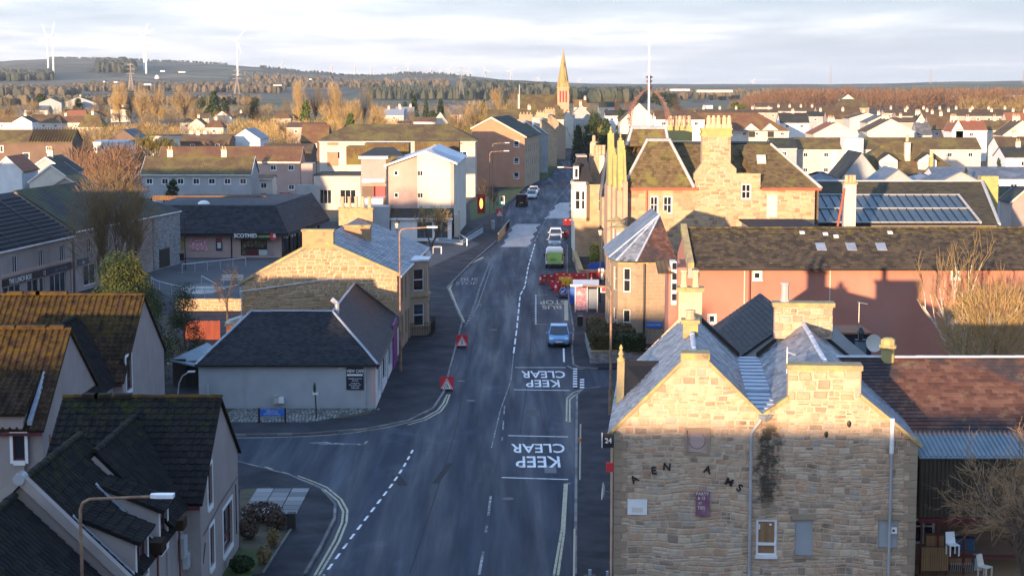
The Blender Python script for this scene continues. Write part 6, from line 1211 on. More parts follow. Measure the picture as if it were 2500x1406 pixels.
a,b=s(372,500,18),s(650,478,18); MB().box(a.x,b.x,SY+18,SY+18.4,zt-.2,b.z).build('upstand','roof_rust',T,world=T)
for x,dy in ((498,3),(372,4)):q=s(x,500,5); MB().blob((q.x,SY+5,zt+.2),(.75,.6,.45),10,6).build('roof_dome','white',T,world=T,smooth=True)
for x0,y0,x1,y1,m_,nm in ((408,583,452,611,'poster_green','poster'),(463,584,507,611,'poster_pink','poster'),(527,582,543,612,'blue_box','cash_machine'),(652,585,668,622,'harl','notice_panel')):
    a,b=s(x0,y0),s(x1,y1); MB().box(a.x,b.x,SY-.1,SY-.002,b.z,a.z).build(nm,m_,T,world=T)
a,b=s(529,583),s(542,589); MB().box(a.x,b.x,SY-.14,SY-.1,b.z,a.z).build('cash_machine_header','red',T,world=T); a,b=s(531,592),s(540,606); MB().box(a.x,b.x,SY-.14,SY-.1,b.z,a.z).build('cash_machine_screen','cream',T,world=T)
a,b=s(577,569),s(676,583); MB().box(a.x,b.x,SY-1.1,SY-.93,b.z,a.z).build('fascia_sign','black',T,world=T); Y=SY-1.12; k=lambda x,y:toL(T,P(x,y,SY-1.11))
text(T,'SCOTMID',k(599,576),(1,0,0),(0,0,1),.62,'white',bold=.03); text(T,'co-operative',k(642,577),(1,0,0),(0,0,1),.42,'van_green',bold=.01)
a,b=s(664,568),s(677,584); MB().box(a.x,b.x,SY-1.2,SY-1.1,b.z,a.z).build('red_sign','red',T,world=T); text(T,'&',toL(T,P(670,576,SY-1.22)),(1,0,0),(0,0,1),.6,'white',bold=.03)
a=s(565,575); pipe(T,[(a.x,SY-.1,2.9),(a.x,SY-.1,0)],'cast_iron',.08)
# plaza furniture
def pole_thing(name,label,cat,px,py,r=.06,ytop=None,m='cast_iron',group=None):
    g=G(px,py,.12); t=thing(name,label,cat,g,0,group); zt_=P(px,ytop,g.y).z-.12; MB().tube((0,0,0),(0,0,zt_),r,r*.7,8).build('post',m,t); return t,zt_,g
t,h_,g=pole_thing('lamp_post','dark plaza lamp post with a litter bin in front of the supermarket posters','street lamp',453,658,ytop=533); MB().box(-.5,.15,-.12,.12,h_,h_+.12).build('lamp_head','cast_iron',t); MB().lathe((-.35,-.1,1.0),[(.22,0),(.26,.75),(.28,.8)],10).build('litter_bin','black',t)
t=thing('handrail','long pale curved handrail round the sunken plaza steps','railing',G(369,690,.12)); mb=MB(); pts=[G(x,y,.12) for x,y in ((370,700),(375,706),(390,712),(420,720),(460,727),(500,730),(545,729),(585,720))]
mb.path([p+Vector((0,0,1.0)) for p in pts],.04,5); [mb.tube(p,p+Vector((0,0,1.0)),.03,n=5) for p in pts]; mb.build('rail','galv',t,world=t)
t=thing('handrail','straight pale handrail along the far edge of the plaza ramp','railing',G(445,668,.12)); mb=MB(); pts=[G(445+31*i,668-3.4*i,.12) for i in range(6)]; mb.path([p+Vector((0,0,1.0)) for p in pts],.04,5); [mb.tube(p,p+Vector((0,0,1.0)),.03,n=5) for p in pts]; mb.build('rail','galv',t,world=t)
t=thing('handrail','short bent grey handrail on the plaza steps beside the bench','railing',G(510,705,.12)); mb=MB(); a,b,c=G(492,697,.12),G(512,708,.12),G(529,716,.12); mb.path([a,a+Vector((0,0,1)),c+Vector((0,0,.9)),c],.035,5); mb.build('rail','galv',t,world=t)
T=struct('plaza_steps',MB().poly(*[G(x,y,.123) for x,y in ((440,700),(500,690),(540,700),(520,722),(470,716))]),'sett')
for i in range(4):g=G(500-4*i,702+4.5*i,.12); MB().lathe((g.x,g.y,.124),[(2.6-.35*i,0),(2.6-.35*i,.04+.02*i)],20).build('step','patch' if i % 2 else 'sett',T)
def bench(label,px,py,rot,w=1.9,m='cream',group=None):
    t=thing('bench',label,'bench',G(px,py,.12),rot,group)
    for k in range(3):MB().box(-w/2,w/2,-.25+.17*k,-.11+.17*k,.42,.46).build('seat_slat',m,t)
    for k in range(2):MB().box(-w/2,w/2,.28,.31,.58+.2*k,.73+.2*k).build('back_slat',m,t)
    for x in (-w/2+.2,w/2-.25):MB().box(x,x+.06,-.25,.3,0,.42).build('leg','galv',t); MB().box(x,x+.06,.25,.3,.42,.95).build('back_post','galv',t)
    return t
bench('pale slatted bench on the plaza beside the stone gable',567,693,0,2.2)
# garden area behind the cafe: stone wall, orange fence, shed, black hut
def wallthing(name,label,cat,pts,h,m,th=.35,z=0,coping=None,group=None):
    a,b=Vector(pts[0]),Vector(pts[1]); t=thing(name,label,cat,((a+b)/2).to_3d() if len(a)==2 else (a+b)/2,0,group); mb=MB()
    for p,q in zip(pts,pts[1:]):
        p,q=Vector((p[0],p[1],z)),Vector((q[0],q[1],z)); u=(q-p); v=Vector((-u.y,u.x,0)).normalized()*th; mb.obox(p,u,v,(0,0,h))
    mb.build('wall',m,t,world=t)
    if coping:
        mb=MB()
        for p,q in zip(pts,pts[1:]):p,q=Vector((p[0],p[1],z+h)),Vector((q[0],q[1],z+h)); u=(q-p); v=Vector((-u.y,u.x,0)).normalized(); mb.obox(p-v*.05,u,v*(th+.1),(0,0,.1))
        mb.build('coping',coping,t,world=t)
    return t
a,b=P(425,730,158),P(590,730,158); wallthing('garden_wall','rough stone garden wall between the conifer and the stone gable','wall',[(a.x,158),(b.x,158)],a.z,'mortar'); T=bpy.data.objects['garden_wall']; stones(T,toL(T,(a.x,158,0)),(1,0,0),[(0,0),(b.x-a.x,0),(b.x-a.x,a.z),(0,a.z)],'rubble_gold',hh=(.2,.3),ww=(.3,.6),nmax=60)
a,b=P(447,783,140),P(537,780,140); t=thing('timber_fence','orange-red vertical board fence behind the black hut','fence',((a.x+b.x)/2,140,0)); x=a.x
while x<b.x:MB().box(x,x+.15,140,140.03,.1,a.z+random.Random(int(x*100)).uniform(-.04,.04)).build('board','fence_orange',t,world=t); x += .165
MB().box(a.x,b.x,140.04,140.1,.6,.7).build('rail','fence_orange',t,world=t)
a,b=P(552,800,137),P(590,780,137); t=thing('garden_shed','small orange shed with a grey curved roof tucked beside the stone gable','shed',((a.x+b.x)/2,137,0)); MB().box(a.x,b.x+.8,137,139,0,P(0,795,137).z).build('wall','orange',t,world=t); z=P(0,795,137).z
MB().prism([(a.x-.1,136.9,z),(b.x+.9,136.9,z),(b.x+.9,136.9,z+.25),((a.x+b.x)/2+.4,136.9,z+.6),(a.x-.1,136.9,z+.25)],(0,2.2,0)).build('roof','clad_blue',t,world=t)
t=thing('black_hut','black timber hut with a grey-blue felt roof and a small white heart','hut',(-22,118,0)); a,b,c=P(405,880,118),P(516,897,118),P(472,838,122)
xl,xm,xr_=P(402,0,118).x,P(470,0,118).x,P(520,0,118).x; ze,zr=P(0,878,118).z,P(0,838,122).z
mb=MB(); mb.box(xl,xr_-1.2,118,122.5,0,ze-.1); mb.build('wall','black',t,world=t)
proof(t,[(xl-.15,117.8,ze-.0),(xl+2.0,117.2,P(0,897,117).z),(xr_-.4,121,zr-.4),(xl+1.6,122.4,zr)],'clad_blue'); p=P(411,886,117.9); MB().blob((p.x,117.85,p.z),(.14,.05,.13),8,6).build('heart','white',t,world=t)
MB().box(xl,xl+.9,117.93,117.99,.0,2.0).build('door','dark_wood',t,world=t)
t=thing('lamp_post','short bent street lamp in front of the black hut','street lamp',G(433,1040)); Y=106.0; a,b,c=P(434,965,Y),P(437,935,Y),P(462,907,Y); t.location=(a.x,Y,0); MI[t]=Matrix.Translation((a.x,Y,0))
MB().path([(a.x,Y,0),a,b,P(445,918,Y),c],.045,6).build('post','pipe_grey',t,world=t); MB().obox(c-Vector((.1,.1,.05)),(.45,0,.02),(0,.2,0),(0,0,.08)).build('lamp_head','lamp_glass',t,world=t)
# ---------------------------------------------------------------- shop and flats block with monopitch metal roof
FY=231.0; f=lambda x,y,d=0:P(x,y,FY+d)
T=thing('flats_over_shop','pink and white gabled flats over a low shop with a pale metal roof','flats',(-12,FY,0))
x0,xm,x1=f(940,0).x,f(1016,0).x,f(1098,0).x; zL,zM,zA,zR=f(0,403).z,f(0,378).z,f(0,371).z,f(0,398).z
hs=[(f(957,0).x-x0,f(0,430).z,f(969,0).x-x0,f(0,417).z),(f(957,0).x-x0,f(0,484).z,f(969,0).x-x0,f(0,471).z)]
mb=MB(); wall(T,toL(T,(x0,FY+.6,0)),(1,0,0),[(0,0),(xm-x0,0),(xm-x0,zM),(0,zL)],'harl_pink',hs,mb=mb); mb.build('wall','harl_pink',T)
for h in hs:window(T,toL(T,(x0,FY+.6,0)),(1,0,0),h,bars='plain',fw=.12)
h2=[(.02,f(0,430).z,.75,f(0,417).z),(.02,f(0,484).z,.75,f(0,471).z)]
mb=MB(); wall(T,toL(T,(xm,FY,0)),(1,0,0),[(0,3.4),(x1-xm,3.4),(x1-xm,zR),((x1-xm)*.25,zA),(0,zM)],'cream',h2,mb=mb); mb.build('wall','cream',T)
for h in h2:window(T,toL(T,(xm,FY,0)),(1,0,0),h,bars='case')
MB().box(x1,x1+.45,FY,FY+.3,3.4,zR-.1).build('corner_strip','harl_pink',T,world=T)
mb=MB(); hs=[]
wall(T,toL(T,(x1+.45,FY,0)),(.035,1,0),[(0,0),(26,0),(26,zR),(0,zR)],'cream',[],mb=mb); wall(T,toL(T,(x0,FY+26,0)),(0,-1,0),[(0,0),(26,0),(26,zL),(0,zL)],'harl_pink',mb=mb); wall(T,toL(T,(x1+.45,FY+26,0)),(-1,0,0),[(0,0),(9,0),(9,zL),(0,zL)],'harl_pink',mb=mb); mb.build('wall','cream',T)
for i in range(4):
    for j in range(3):y=FY+3+3*i; z=4.6+2*j; MB().box(x1+.46,x1+.56,y,y+.8,z,z+.5).build('small_window','glass',T,world=T)
for i in range(4):MB().box(x1+.5+.2*0,x1+.62,FY+2+6*i,FY+6+6*i,.6,2.9).build('shop_window','dark_wood',T,world=T)
for i in range(3):MB().box(x1+.46,x1+1.0,FY+8*i+.4,FY+8*i+1.2,0,3.4).build('pier','cream',T,world=T)
MB().box(x1+.46,x1+.7,FY+14,FY+19,4,zR-1).build('red_panel','red_dark',T,world=T)
xa=xm+(x1-xm)*.25
proof(T,[(x1+.9,FY-.3,zR-.1),(x1+1.6,FY+26,zR-.1),(xa+.8,FY+26,zA+.15),(xa,FY-.3,zA+.1)],'lead_bright',name='metal_roof'); proof(T,[(x0-.3,FY+26,zL-.1),(x0-.3,FY+.2,zL-.1),(xa,FY+.2,zA+.05),(xa+.8,FY+26,zA+.1)],'lead_bright',name='metal_roof')
MB().prism([(x0-.3,FY-.2,zL-.25),(xa,FY-.2,zA-.08),(x1+.9,FY-.32,zR-.25),(x1+.9,FY-.32,zR+.02),(xa,FY-.2,zA+.16),(x0-.3,FY-.2,zL)],(0,.12,0)).build('bargeboard','white',T,world=T)
for i in range(8):y=FY+1+3.1*i; MB().prism([(x1+1,y,zR-.02),(xa+.1,y,zA+.18),(xa+.1,y+.12,zA+.18),(x1+1,y+.12,zR-.02)],(0,0,.06)).build('standing_seam','lead',T,world=T)
s0,s1=f(950,0,-2).x,f(1100,0,-2).x; zs=f(0,533,-2).z
hs=[(3.4+.0,.5,5.4,2.6),(5.7,.5,7.4,2.6)]
wall(T,toL(T,(s0,FY-2,0)),(1,0,0),[(0,0),(s1-s0,0),(s1-s0,zs),(0,zs)],'white',hs,name='shop_wall')
for h in hs:window(T,toL(T,(s0,FY-2,0)),(1,0,0),h,fr='clad_blue',bars='quad',glass='glass_roof')
wall(T,toL(T,(s1,FY-2,0)),(0,1,0),[(0,0),(2,0),(2,zs),(0,zs)],'white',name='shop_wall')
proof(T,[(s0-.2,FY-2.3,zs),(s1+.2,FY-2.3,zs),(s1+.2,FY-.02,zs+1.15),(s0-.2,FY-.02,zs+1.15)],'roof_dark',name='shop_roof'); MB().box(s0-.2,s1+.2,FY-2.4,FY-2.28,zs-.2,zs+.05).build('fascia','white',T,world=T)
T=thing('service_wing','stepped cream and brown wing with a red stair door left of the metal-roofed flats','building',(-19,240,0)); w=lambda x,y,Y=238:P(x,y,Y)
a,b=w(882,480),w(942,388); mb=MB(); wall(T,toL(T,(a.x,238,0)),(1,0,0),[(0,0),(b.x-a.x,0),(b.x-a.x,b.z),(0,b.z)],'harl',mb=mb); wall(T,toL(T,(a.x,250,0)),(0,-1,0),[(0,0),(12,0),(12,b.z),(0,b.z)],'harl',mb=mb); mb.build('wall','harl',T)
MB().box(a.x-.3,b.x+.3,237.7,262,b.z,b.z+.35).build('flat_roof','white',T,world=T); q=w(880,360,250); proof(T,[(a.x-.3,238,b.z+.4),(w(985,0).x,238,b.z+.4),(w(960,0,250).x,250,q.z),(a.x+1,250,q.z)],'roof_dark')
for k,(x,y0) in enumerate(((1072,346),(950,350),(905,358))):Y=262+6*k; p,q=P(x,y0,Y),P(x-60,y0,Y); MB().box(q.x,p.x+3,Y,Y+5,8,p.z).build('roof_step','roof_moss',T,world=T)
MB().box(w(884,0).x,w(940,0).x,235,238,P(0,445,236).z,P(0,437,236).z).build('canopy','white',T,world=T); a,b=P(914,482,236.5),P(940,455,236.5); MB().box(a.x,b.x,236.5,236.7,a.z,b.z).build('door','red',T,world=T)
a,b=P(884,482,236),P(913,455,236); MB().box(a.x,b.x,236,236.2,a.z,b.z).build('panel','brown_brick',T,world=T); a,b=P(890,505,232),P(935,485,232); MB().box(a.x,b.x,232,238,0,b.z).build('loading_bay','white',T,world=T)
a,b=P(895,570,228),P(950,505,228); MB().box(a.x,b.x,228,232,0,b.z).build('store','harl_grey',T,world=T)
# cream flats with hipped mossy roof
T=hpx('long cream flats with a mossy hipped roof, left of the orange brick block',780,1160,343,305,320,13,wm='harl_cream',rm='roof_moss',hip=(5,5),wins=[('f',1.6+0,6.9,2.2,1.5,'triple'),('f',5.5,7.4,1.8,.9),('f',9,7.4,1.8,.9),('f',4.9,3.3,2.4,1.5,'triple'),('f',13,7.2,1.8,1.2),('f',25,7.2,1.8,1.2),('f',1.6,3.4,1.6,1.5)],cat='flats',name='flats',oh=.5)
for x0,y0,x1,y1 in ((799,348,825,355),(799,371,825,405),(920,347,945,354),(1112,347,1128,353)):a,b=P(x0,y1,319.9),P(x1,y0,319.9); MB().box(a.x,b.x,319.85,319.95,a.z,b.z).build('tan_panel','orange_brick',T,world=T)
T=thing('roof_terrace_shop','flat-roofed cream shop unit with wide windows below the cream flats','shop',(-38,290,0)); a,b=P(766,478,288),P(880,430,288); hs=[(1.0,1.0,2.9,3.3),(4.3,1.0,6.9,3.3)]; wall(T,toL(T,(a.x,288,0)),(1,0,0),[(0,0),(b.x-a.x,0),(b.x-a.x,b.z),(0,b.z)],'harl_cream',hs); [window(T,toL(T,(a.x,288,0)),(1,0,0),h,bars='triple') for h in hs]
MB().box(a.x,b.x,288,300,b.z,b.z+.2).build('flat_roof','roof_dark',T,world=T); c,d=P(741,455,292),P(768,398,292); MB().box(c.x,d.x,289,294,0,d.z).build('stair_tower','harl_pink',T,world=T); e,g_=P(735,0,286),P(778,460,286); MB().box(P(718,0,286).x,g_.x,286,287,0,P(0,452,286).z).build('yard_wall','harl_grey',T,world=T)
# orange brick flats with gable to camera
OY=350.0; o_=lambda x,y:P(x,y,OY); T=thing('brick_flats','orange brick flats with asymmetric gable and three small windows beside the road','flats',(-3,OY,0))
x0,xa,x1=o_(1151,0).x,o_(1199,0).x,o_(1281,0).x; z0,za,z1=o_(0,313).z,o_(0,288).z,o_(0,334).z
hs=[(o_(1254,0).x-x0,o_(0,y+8).z,o_(1268,0).x-x0,o_(0,y-9).z) for y in (352,393,429)]
mb=MB(); wall(T,toL(T,(x0,OY,0)),(1,0,0),[(0,0),(x1-x0,0),(x1-x0,z1),(xa-x0,za),(0,z0)],'orange_brick',hs,mb=mb); wall(T,toL(T,(x0,OY+26,0)),(0,-1,0),[(0,0),(26,0),(26,z0),(0,z0)],'orange_brick',mb=mb); mb.build('wall','orange_brick',T)
for h in hs:window(T,toL(T,(x0,OY,0)),(1,0,0),h,bars='bottom',fw=.15)
u=Vector((.13,1,0)).normalized(); hs=[(2+3.4*i,z,3.2+3.4*i,z+1.4) for i in range(7) for z in (1.2,4,6.8)]
wall(T,toL(T,(x1,OY,0)),u,[(0,0),(26,0),(26,z1),(0,z1)],'sandstone',hs,name='street_wall'); [window(T,toL(T,(x1,OY,0)),u,h) for h in hs]
e=u*26; proof(T,[(x1+.4,OY-.3,z1-.1),(x1+.4+e.x,OY+e.y,z1-.1),(xa+e.x,OY+e.y,za+.1),(xa,OY-.3,za+.1)],'roof_dark'); proof(T,[(x0-.3,OY+26,z0-.1),(x0-.3,OY-.3,z0-.1),(xa,OY-.3,za+.1),(xa+e.x,OY+e.y,za+.1)],'roof_dark')
MB().prism([(x0-.3,OY-.35,z0-.3),(xa,OY-.35,za-.15),(x1+.4,OY-.35,z1-.3),(x1+.4,OY-.35,z1),(xa,OY-.35,za+.2),(x0-.3,OY-.35,z0)],(0,.1,0)).build('bargeboard','cream',T,world=T)
# stone frontages receding along the far side of the road
for k,(x0,x1,yb,ye,yr,Y,m_,lab) in enumerate(((1297,1318,410,326,300,382,'ashlar','first grey stone frontage beyond the orange brick flats, with tall chimney'),(1318,1338,400,330,305,408,'harl_grey','grey rendered shop house with a blue fascia beyond the brick flats'),(1338,1360,388,322,292,440,'sandstone','gabled stone house farther along the left of the road'),(1356,1381,375,312,283,480,'ashlar','last stone house before the dark trees on the left of the road'))):
    a,b=P(x0-45,ye,Y),P(x1,ye,Y); c=P(x0-20,yr,Y); T=house(lab,(a.x,Y+22,0),-90,22,b.x-a.x,a.z,c.z,wm=m_,rm='slate',wins=[('f',2+4*i,z,1.2,1.6) for i in range(5) for z in (1,4.2)],chim=[(.5,1.6,0,1.5,1.3,4)],group='stone frontages along the far road',oh=.3,verge_m='cope')
    if k==1:pass

# ================================================================ BACKGROUND TOWN
def aw(Lm,ze,n=None,fl=None,w=1.2,h=1.1):
    fl=fl or (2 if ze>4.3 else 1); n=n or max(1,int(Lm/4.2)); o=[]
    for i in range(n):
        for j in range(fl):o.append(('f',(i+.5)*Lm/n-w/2,(1.0 if j==0 else ze-1.75),w,h))
    return o
HG={}
def bg(kind,label,xl,xr,ye,yr,Y,D=8,wm='harl_cream',rm='roof_brown',hip=(0,0),ch=(),n=None,group=None,barge=None,wins=None,cm='cream',**kw):
    a,b=P(xl,ye,Y),P(xr,ye,Y); ww=aw(b.x-a.x,a.z,n) if kind=='f' else [('l',1.5+4*i,1,1.2,1.1) for i in range(2)]
    if wins is not None:ww=wins
    Lr=b.x-a.x
    chs=[(Lr*f-.45,Lr*f+.45,0,.3,1.1,2) for f in ch] if kind=='f' else [(D*f-.3,D*f+.3,0,.45,1.1,2) for f in ch]
    return (hpx if kind=='f' else gpx)(label,xl,xr,ye,yr,Y,D,wm=wm,rm=rm,hip=hip,wins=ww,chim=chs,group=group,verge_m=barge,gutter=(kind=='f'),cm=cm,**kw)
GB='houses in the background town'
# --- left
bg('f','long grey harled terrace with moss-topped brown roof behind the supermarket',345,612,425,383,288,9,'harl_grey','roof_moss',ch=(.22,.72),group=GB,barge='white',n=7)
bg('f','pinkish terrace with plain brown roof behind the moss-topped terrace',385,732,394,359,325,9,'harl_pink','roof_rust',group=GB,barge='harl_pink',n=8)
bg('f','small cream lean-to house in the gap right of the grey terrace',622,665,436,428,300,5,'cream','roof_rust',group=GB)
T=bg('f','dark brown brick flats with tiled mansard at the left edge',-60,176,347,318,375,9,'brown_brick','roof_brown',group=GB,wins=[('f',9.2,5.2,1.2,1.4),('f',5.2,5.2,1.1,1.4),('f',15.6,6.0,1.1,1.3)],verge_m=None) if False else hpx('dark brown brick flats with tiled mansard at the left edge',-60,176,347,318,375,9,wm='brown_brick',rm='roof_moss',wins=[('f',9.9,4.3,1.5,1.7,'bottom'),('f',4.6,6.0,1.3,1.5),('f',14.9,5.9,1.2,1.4)],group=GB)
for i in range(16):a=P(70+7*i,347,374.6); MB().prism([(a.x,374.6,a.z),(a.x+.12,374.6,a.z),(a.x+.12,379.4,a.z+2.7),(a.x,379.4,a.z+2.7)],(0,0,.25)).build('roof_rib','roof_brown',T,world=T)
bg('g','white gable house with bright orange roof cut by the left edge',-20,53,418,384,262,9,'white','roof_red',group=GB,barge='white')
bg('g','grey gable house with white bargeboards left of the big bare tree',60,165,420,385,285,10,'harl_grey','roof_dark',group=GB,barge='white',ch=(.7,))
bg('g','cream gable house with white verge in front of the grey gable',72,178,443,404,262,8,'cream','roof_dark',group=GB,barge='white')
bg('g','tan rendered gable peeping above the shop row roofs',105,215,466,433,232,8,'harl_pink','roof_moss',group=GB,barge='cream')
bg('f','white flat-roofed hall under the pale branching trees',228,306,348,343,425,14,'white','lead',group=GB,n=2)
bg('g','dark gable-roofed hall beside the white flat-roofed hall',262,340,345,318,440,14,'brown_brick','roof_grey',group=GB)
bg('f','long rust-roofed bungalow row right of the pale branching trees',440,560,345,331,430,9,'brown_brick','roof_rust',group=GB,ch=(.3,))
bg('g','white house with blue-grey hipped roof and seams',563,635,340,316,440,16,'white','slate',group=GB)
bg('f','long low pink roof behind the blue-roofed white house',320,600,333,329,470,9,'cream','roof_rust',group=GB,ch=(.5,.62))
bg('f','white-fronted flat-roofed building among the golden trees',700,790,312,300,560,12,'harl_pink','roof_rust',group=GB)
bg('f','brown-roofed house beside the olive shrub left of the mossy flats',735,800,345,305,470,10,'brown_brick','roof_rust',group=GB,n=1)
bg('f','long white-walled house with hipped dark roof beyond the parked cars of the back lane',640,760,372,352,360,10,'brown_brick','roof_brown',group=GB)
lst=[(-10,45,300,287,690,'white','roof_rust'),(30,78,298,285,640,'white','roof_dark'),(62,150,300,280,660,'cream','roof_brown'),(108,200,300,284,700,'cream','roof_rust'),(150,215,288,270,780,'white','roof_red'),(190,250,310,280,640,'cream','roof_moss'),(155,205,283,268,860,'orange_brick','roof_dark'),(215,250,285,273,880,'white','roof_dark'),(60,118,270,259,950,'clad_blue','roof_grey'),(95,150,252,240,1060,'clad_blue','roof_grey'),(150,235,252,237,1100,'harl_grey','roof_dark'),(460,500,306,290,640,'cream','roof_rust'),(500,545,312,294,610,'cream','roof_rust'),(440,470,300,290,690,'white','roof_dark'),(480,510,290,277,780,'cream','roof_brown'),(520,565,288,272,800,'white','roof_rust'),(570,600,288,277,820,'cream','roof_rust'),(270,320,268,262,950,'cream','roof_brown'),(660,710,290,277,790,'cream','roof_rust'),(715,745,284,274,860,'cream','roof_brown')]
wd={'white':'white','cream':'cream','orange_brick':'brick','clad_blue':'blue-green','harl_grey':'grey'}; rd={'roof_rust':'rust-brown','roof_dark':'dark','roof_brown':'brown','roof_red':'red','roof_moss':'mossy','roof_grey':'pale grey'}
od=['first','second','third','fourth','fifth','sixth','seventh','eighth','ninth','tenth','eleventh','twelfth','thirteenth','fourteenth','fifteenth','sixteenth','seventeenth','eighteenth','nineteenth','twentieth','twenty-first','twenty-second','twenty-third','twenty-fourth','twenty-fifth','twenty-sixth','twenty-seventh','twenty-eighth','twenty-ninth','thirtieth']
for i,(xl,xr,ye,yr,Y,wm,rm) in enumerate(sorted(lst)):
    bg('g' if i % 3==1 else 'f','%s small %s house with %s roof from the left, among far left trees' % (od[i],wd[wm],rd[rm]),xl,xr,ye,yr,Y,9,wm,rm,hip=(2,2) if i % 3==0 else (0,0),group='small houses among the far left trees',ch=(.5,) if i % 2 else ())
lst=[(938,985,282,267,760,'cream','slate'),(965,1010,285,262,780,'cream','slate'),(1010,1062,298,287,640,'white','roof_rust'),(1058,1092,298,276,650,'cream','roof_rust'),(1098,1130,280,258,820,'harl_pink','slate'),(970,1000,303,296,600,'cream','roof_rust')]
for i,(xl,xr,ye,yr,Y,wm,rm) in enumerate(lst):bg('g' if i in (3,) else 'f','%s villa from the left in the cluster behind the mossy flats' % od[i],xl,xr,ye,yr,Y,9,wm,rm,group='villas behind the mossy flats',ch=(.2,.8) if i<2 else (),barge='white' if i==3 else None)
# --- church
CY_=640.0; c_=lambda x,y,d=0:P(x,y,CY_+d); T=thing('church','sandstone church with a tall golden octagonal spire beyond the street','church',c_(1377,285))
T.location.z=0; MI[T]=Matrix.Translation(T.location)
x0,x1=c_(1362,0).x,c_(1390,0).x; zb,zt,zs=0,c_(0,214).z,c_(0,121).z; w=(x1-x0)/2; cx,cy=(x0+x1)/2,CY_+w
mb=MB(); hs=[(w*.35,zt-5.4,w*.65,zt-1.2),(w*.87,zt-5.4,w*1.17,zt-1.2),(w*1.38,zt-5.4,w*1.68,zt-1.2)]
for k in range(4):
    a=k*pi/2; u=Vector((math.cos(a),math.sin(a),0)); n=Vector((u.y,-u.x,0)); o=Vector((cx,cy,0))-u*w+n*w; wall(T,toL(T,o),u,[(0,0),(2*w,0),(2*w,zt),(0,zt)],'sandstone_pink',hs,mb=mb,th=.5)
mb.build('tower','sandstone_pink',T); MB().box(cx-w+.5,cx+w-.5,cy-w+.5,cy+w-.5,2,zt-.1).build('belfry_core','red_dark',T,world=T)
for z in (zt-6.6,zt-.35):MB().box(cx-w-.2,cx+w+.2,cy-w-.2,cy+w+.2,z,z+.4).build('string_course','sandstone',T,world=T)
MB().lathe((cx,cy,zt),[(w*1.12,0),(w*.62,(zs-zt)*.45),(w*.1,(zs-zt)*.93),(.03,zs-zt)],8).build('spire','spire_stone',T,world=T)
for k in range(4):a=k*pi/2+pi/4; MB().lathe((cx+math.cos(a)*w*1.15,cy+math.sin(a)*w*1.15,zt),[(.5,-1.5),(.5,.3),(.02,2.6)],6).build('pinnacle','spire_stone',T,world=T)
for z,s_ in ((zt+2.0,1),(zt+7.5,.6)):
    MB().prism([(cx-.5*s_,cy-w*(1.08 if s_==1 else .78),z),(cx+.5*s_,cy-w*(1.08 if s_==1 else .78),z),(cx+.5*s_,cy-w*(1.08 if s_==1 else .78),z+1.6*s_),(cx,cy-w*(1.08 if s_==1 else .78),z+2.6*s_),(cx-.5*s_,cy-w*(1.08 if s_==1 else .78),z+1.6*s_)],(0,1.2,0)).build('lucarne','spire_stone',T,world=T)
a,b=c_(1268,266,-2),c_(1358,266,-2); zr=c_(1300,231,6).z; mb=MB(); mb.box(a.x,b.x+1,CY_-2,CY_+14,0,a.z); mb.build('nave','sandstone',T,world=T)
proof(T,[(a.x-.4,CY_-2.4,a.z),(b.x+1,CY_-2.4,a.z),(b.x+1,CY_+6,zr),(a.x-.4,CY_+6,zr)],'roof_moss',name='nave_roof'); proof(T,[(b.x+1,CY_+14.4,a.z),(a.x-.4,CY_+14.4,a.z),(a.x-.4,CY_+6,zr),(b.x+1,CY_+6,zr)],'roof_moss',name='nave_roof')
MB().prism([(a.x-.5,CY_-2.5,a.z),(a.x-.5,CY_+6,zr),(a.x-.5,CY_+14,a.z)],(.5,0,0)).build('skew','cream',T,world=T); MB().tube((a.x,CY_-2.4,a.z),(a.x,CY_-2.4,zr+3.5),.15,.12).build('ventilator','cream',T,world=T)
bg('f','long mossy-roofed hall directly below the church',1190,1376,292,268,540,12,'harl_cream','roof_moss',group=GB,ch=(.55,))
bg('g','little red-roofed house beside the church hall',1374,1400,285,270,560,9,'cream','roof_red',group=GB)
bg('g','grey stone cottage right of the church tower',1398,1440,280,258,590,10,'harl_grey','roof_grey',group=GB,ch=(.3,),barge='cream')
bg('f','rusty-roofed cottage just right of the church spire',1402,1432,262,244,720,8,'cream','roof_rust',group=GB,ch=(.9,))
for k,(x0,x1,ye,yr,Y) in enumerate(((1462,1500,262,250,700),(1478,1540,283,270,600))):bg('f',('small pale house left of the iron crown','low dark-roofed house below and left of the iron crown')[k],x0,x1,ye,yr,Y,9,'white','roof_dark',group=GB)
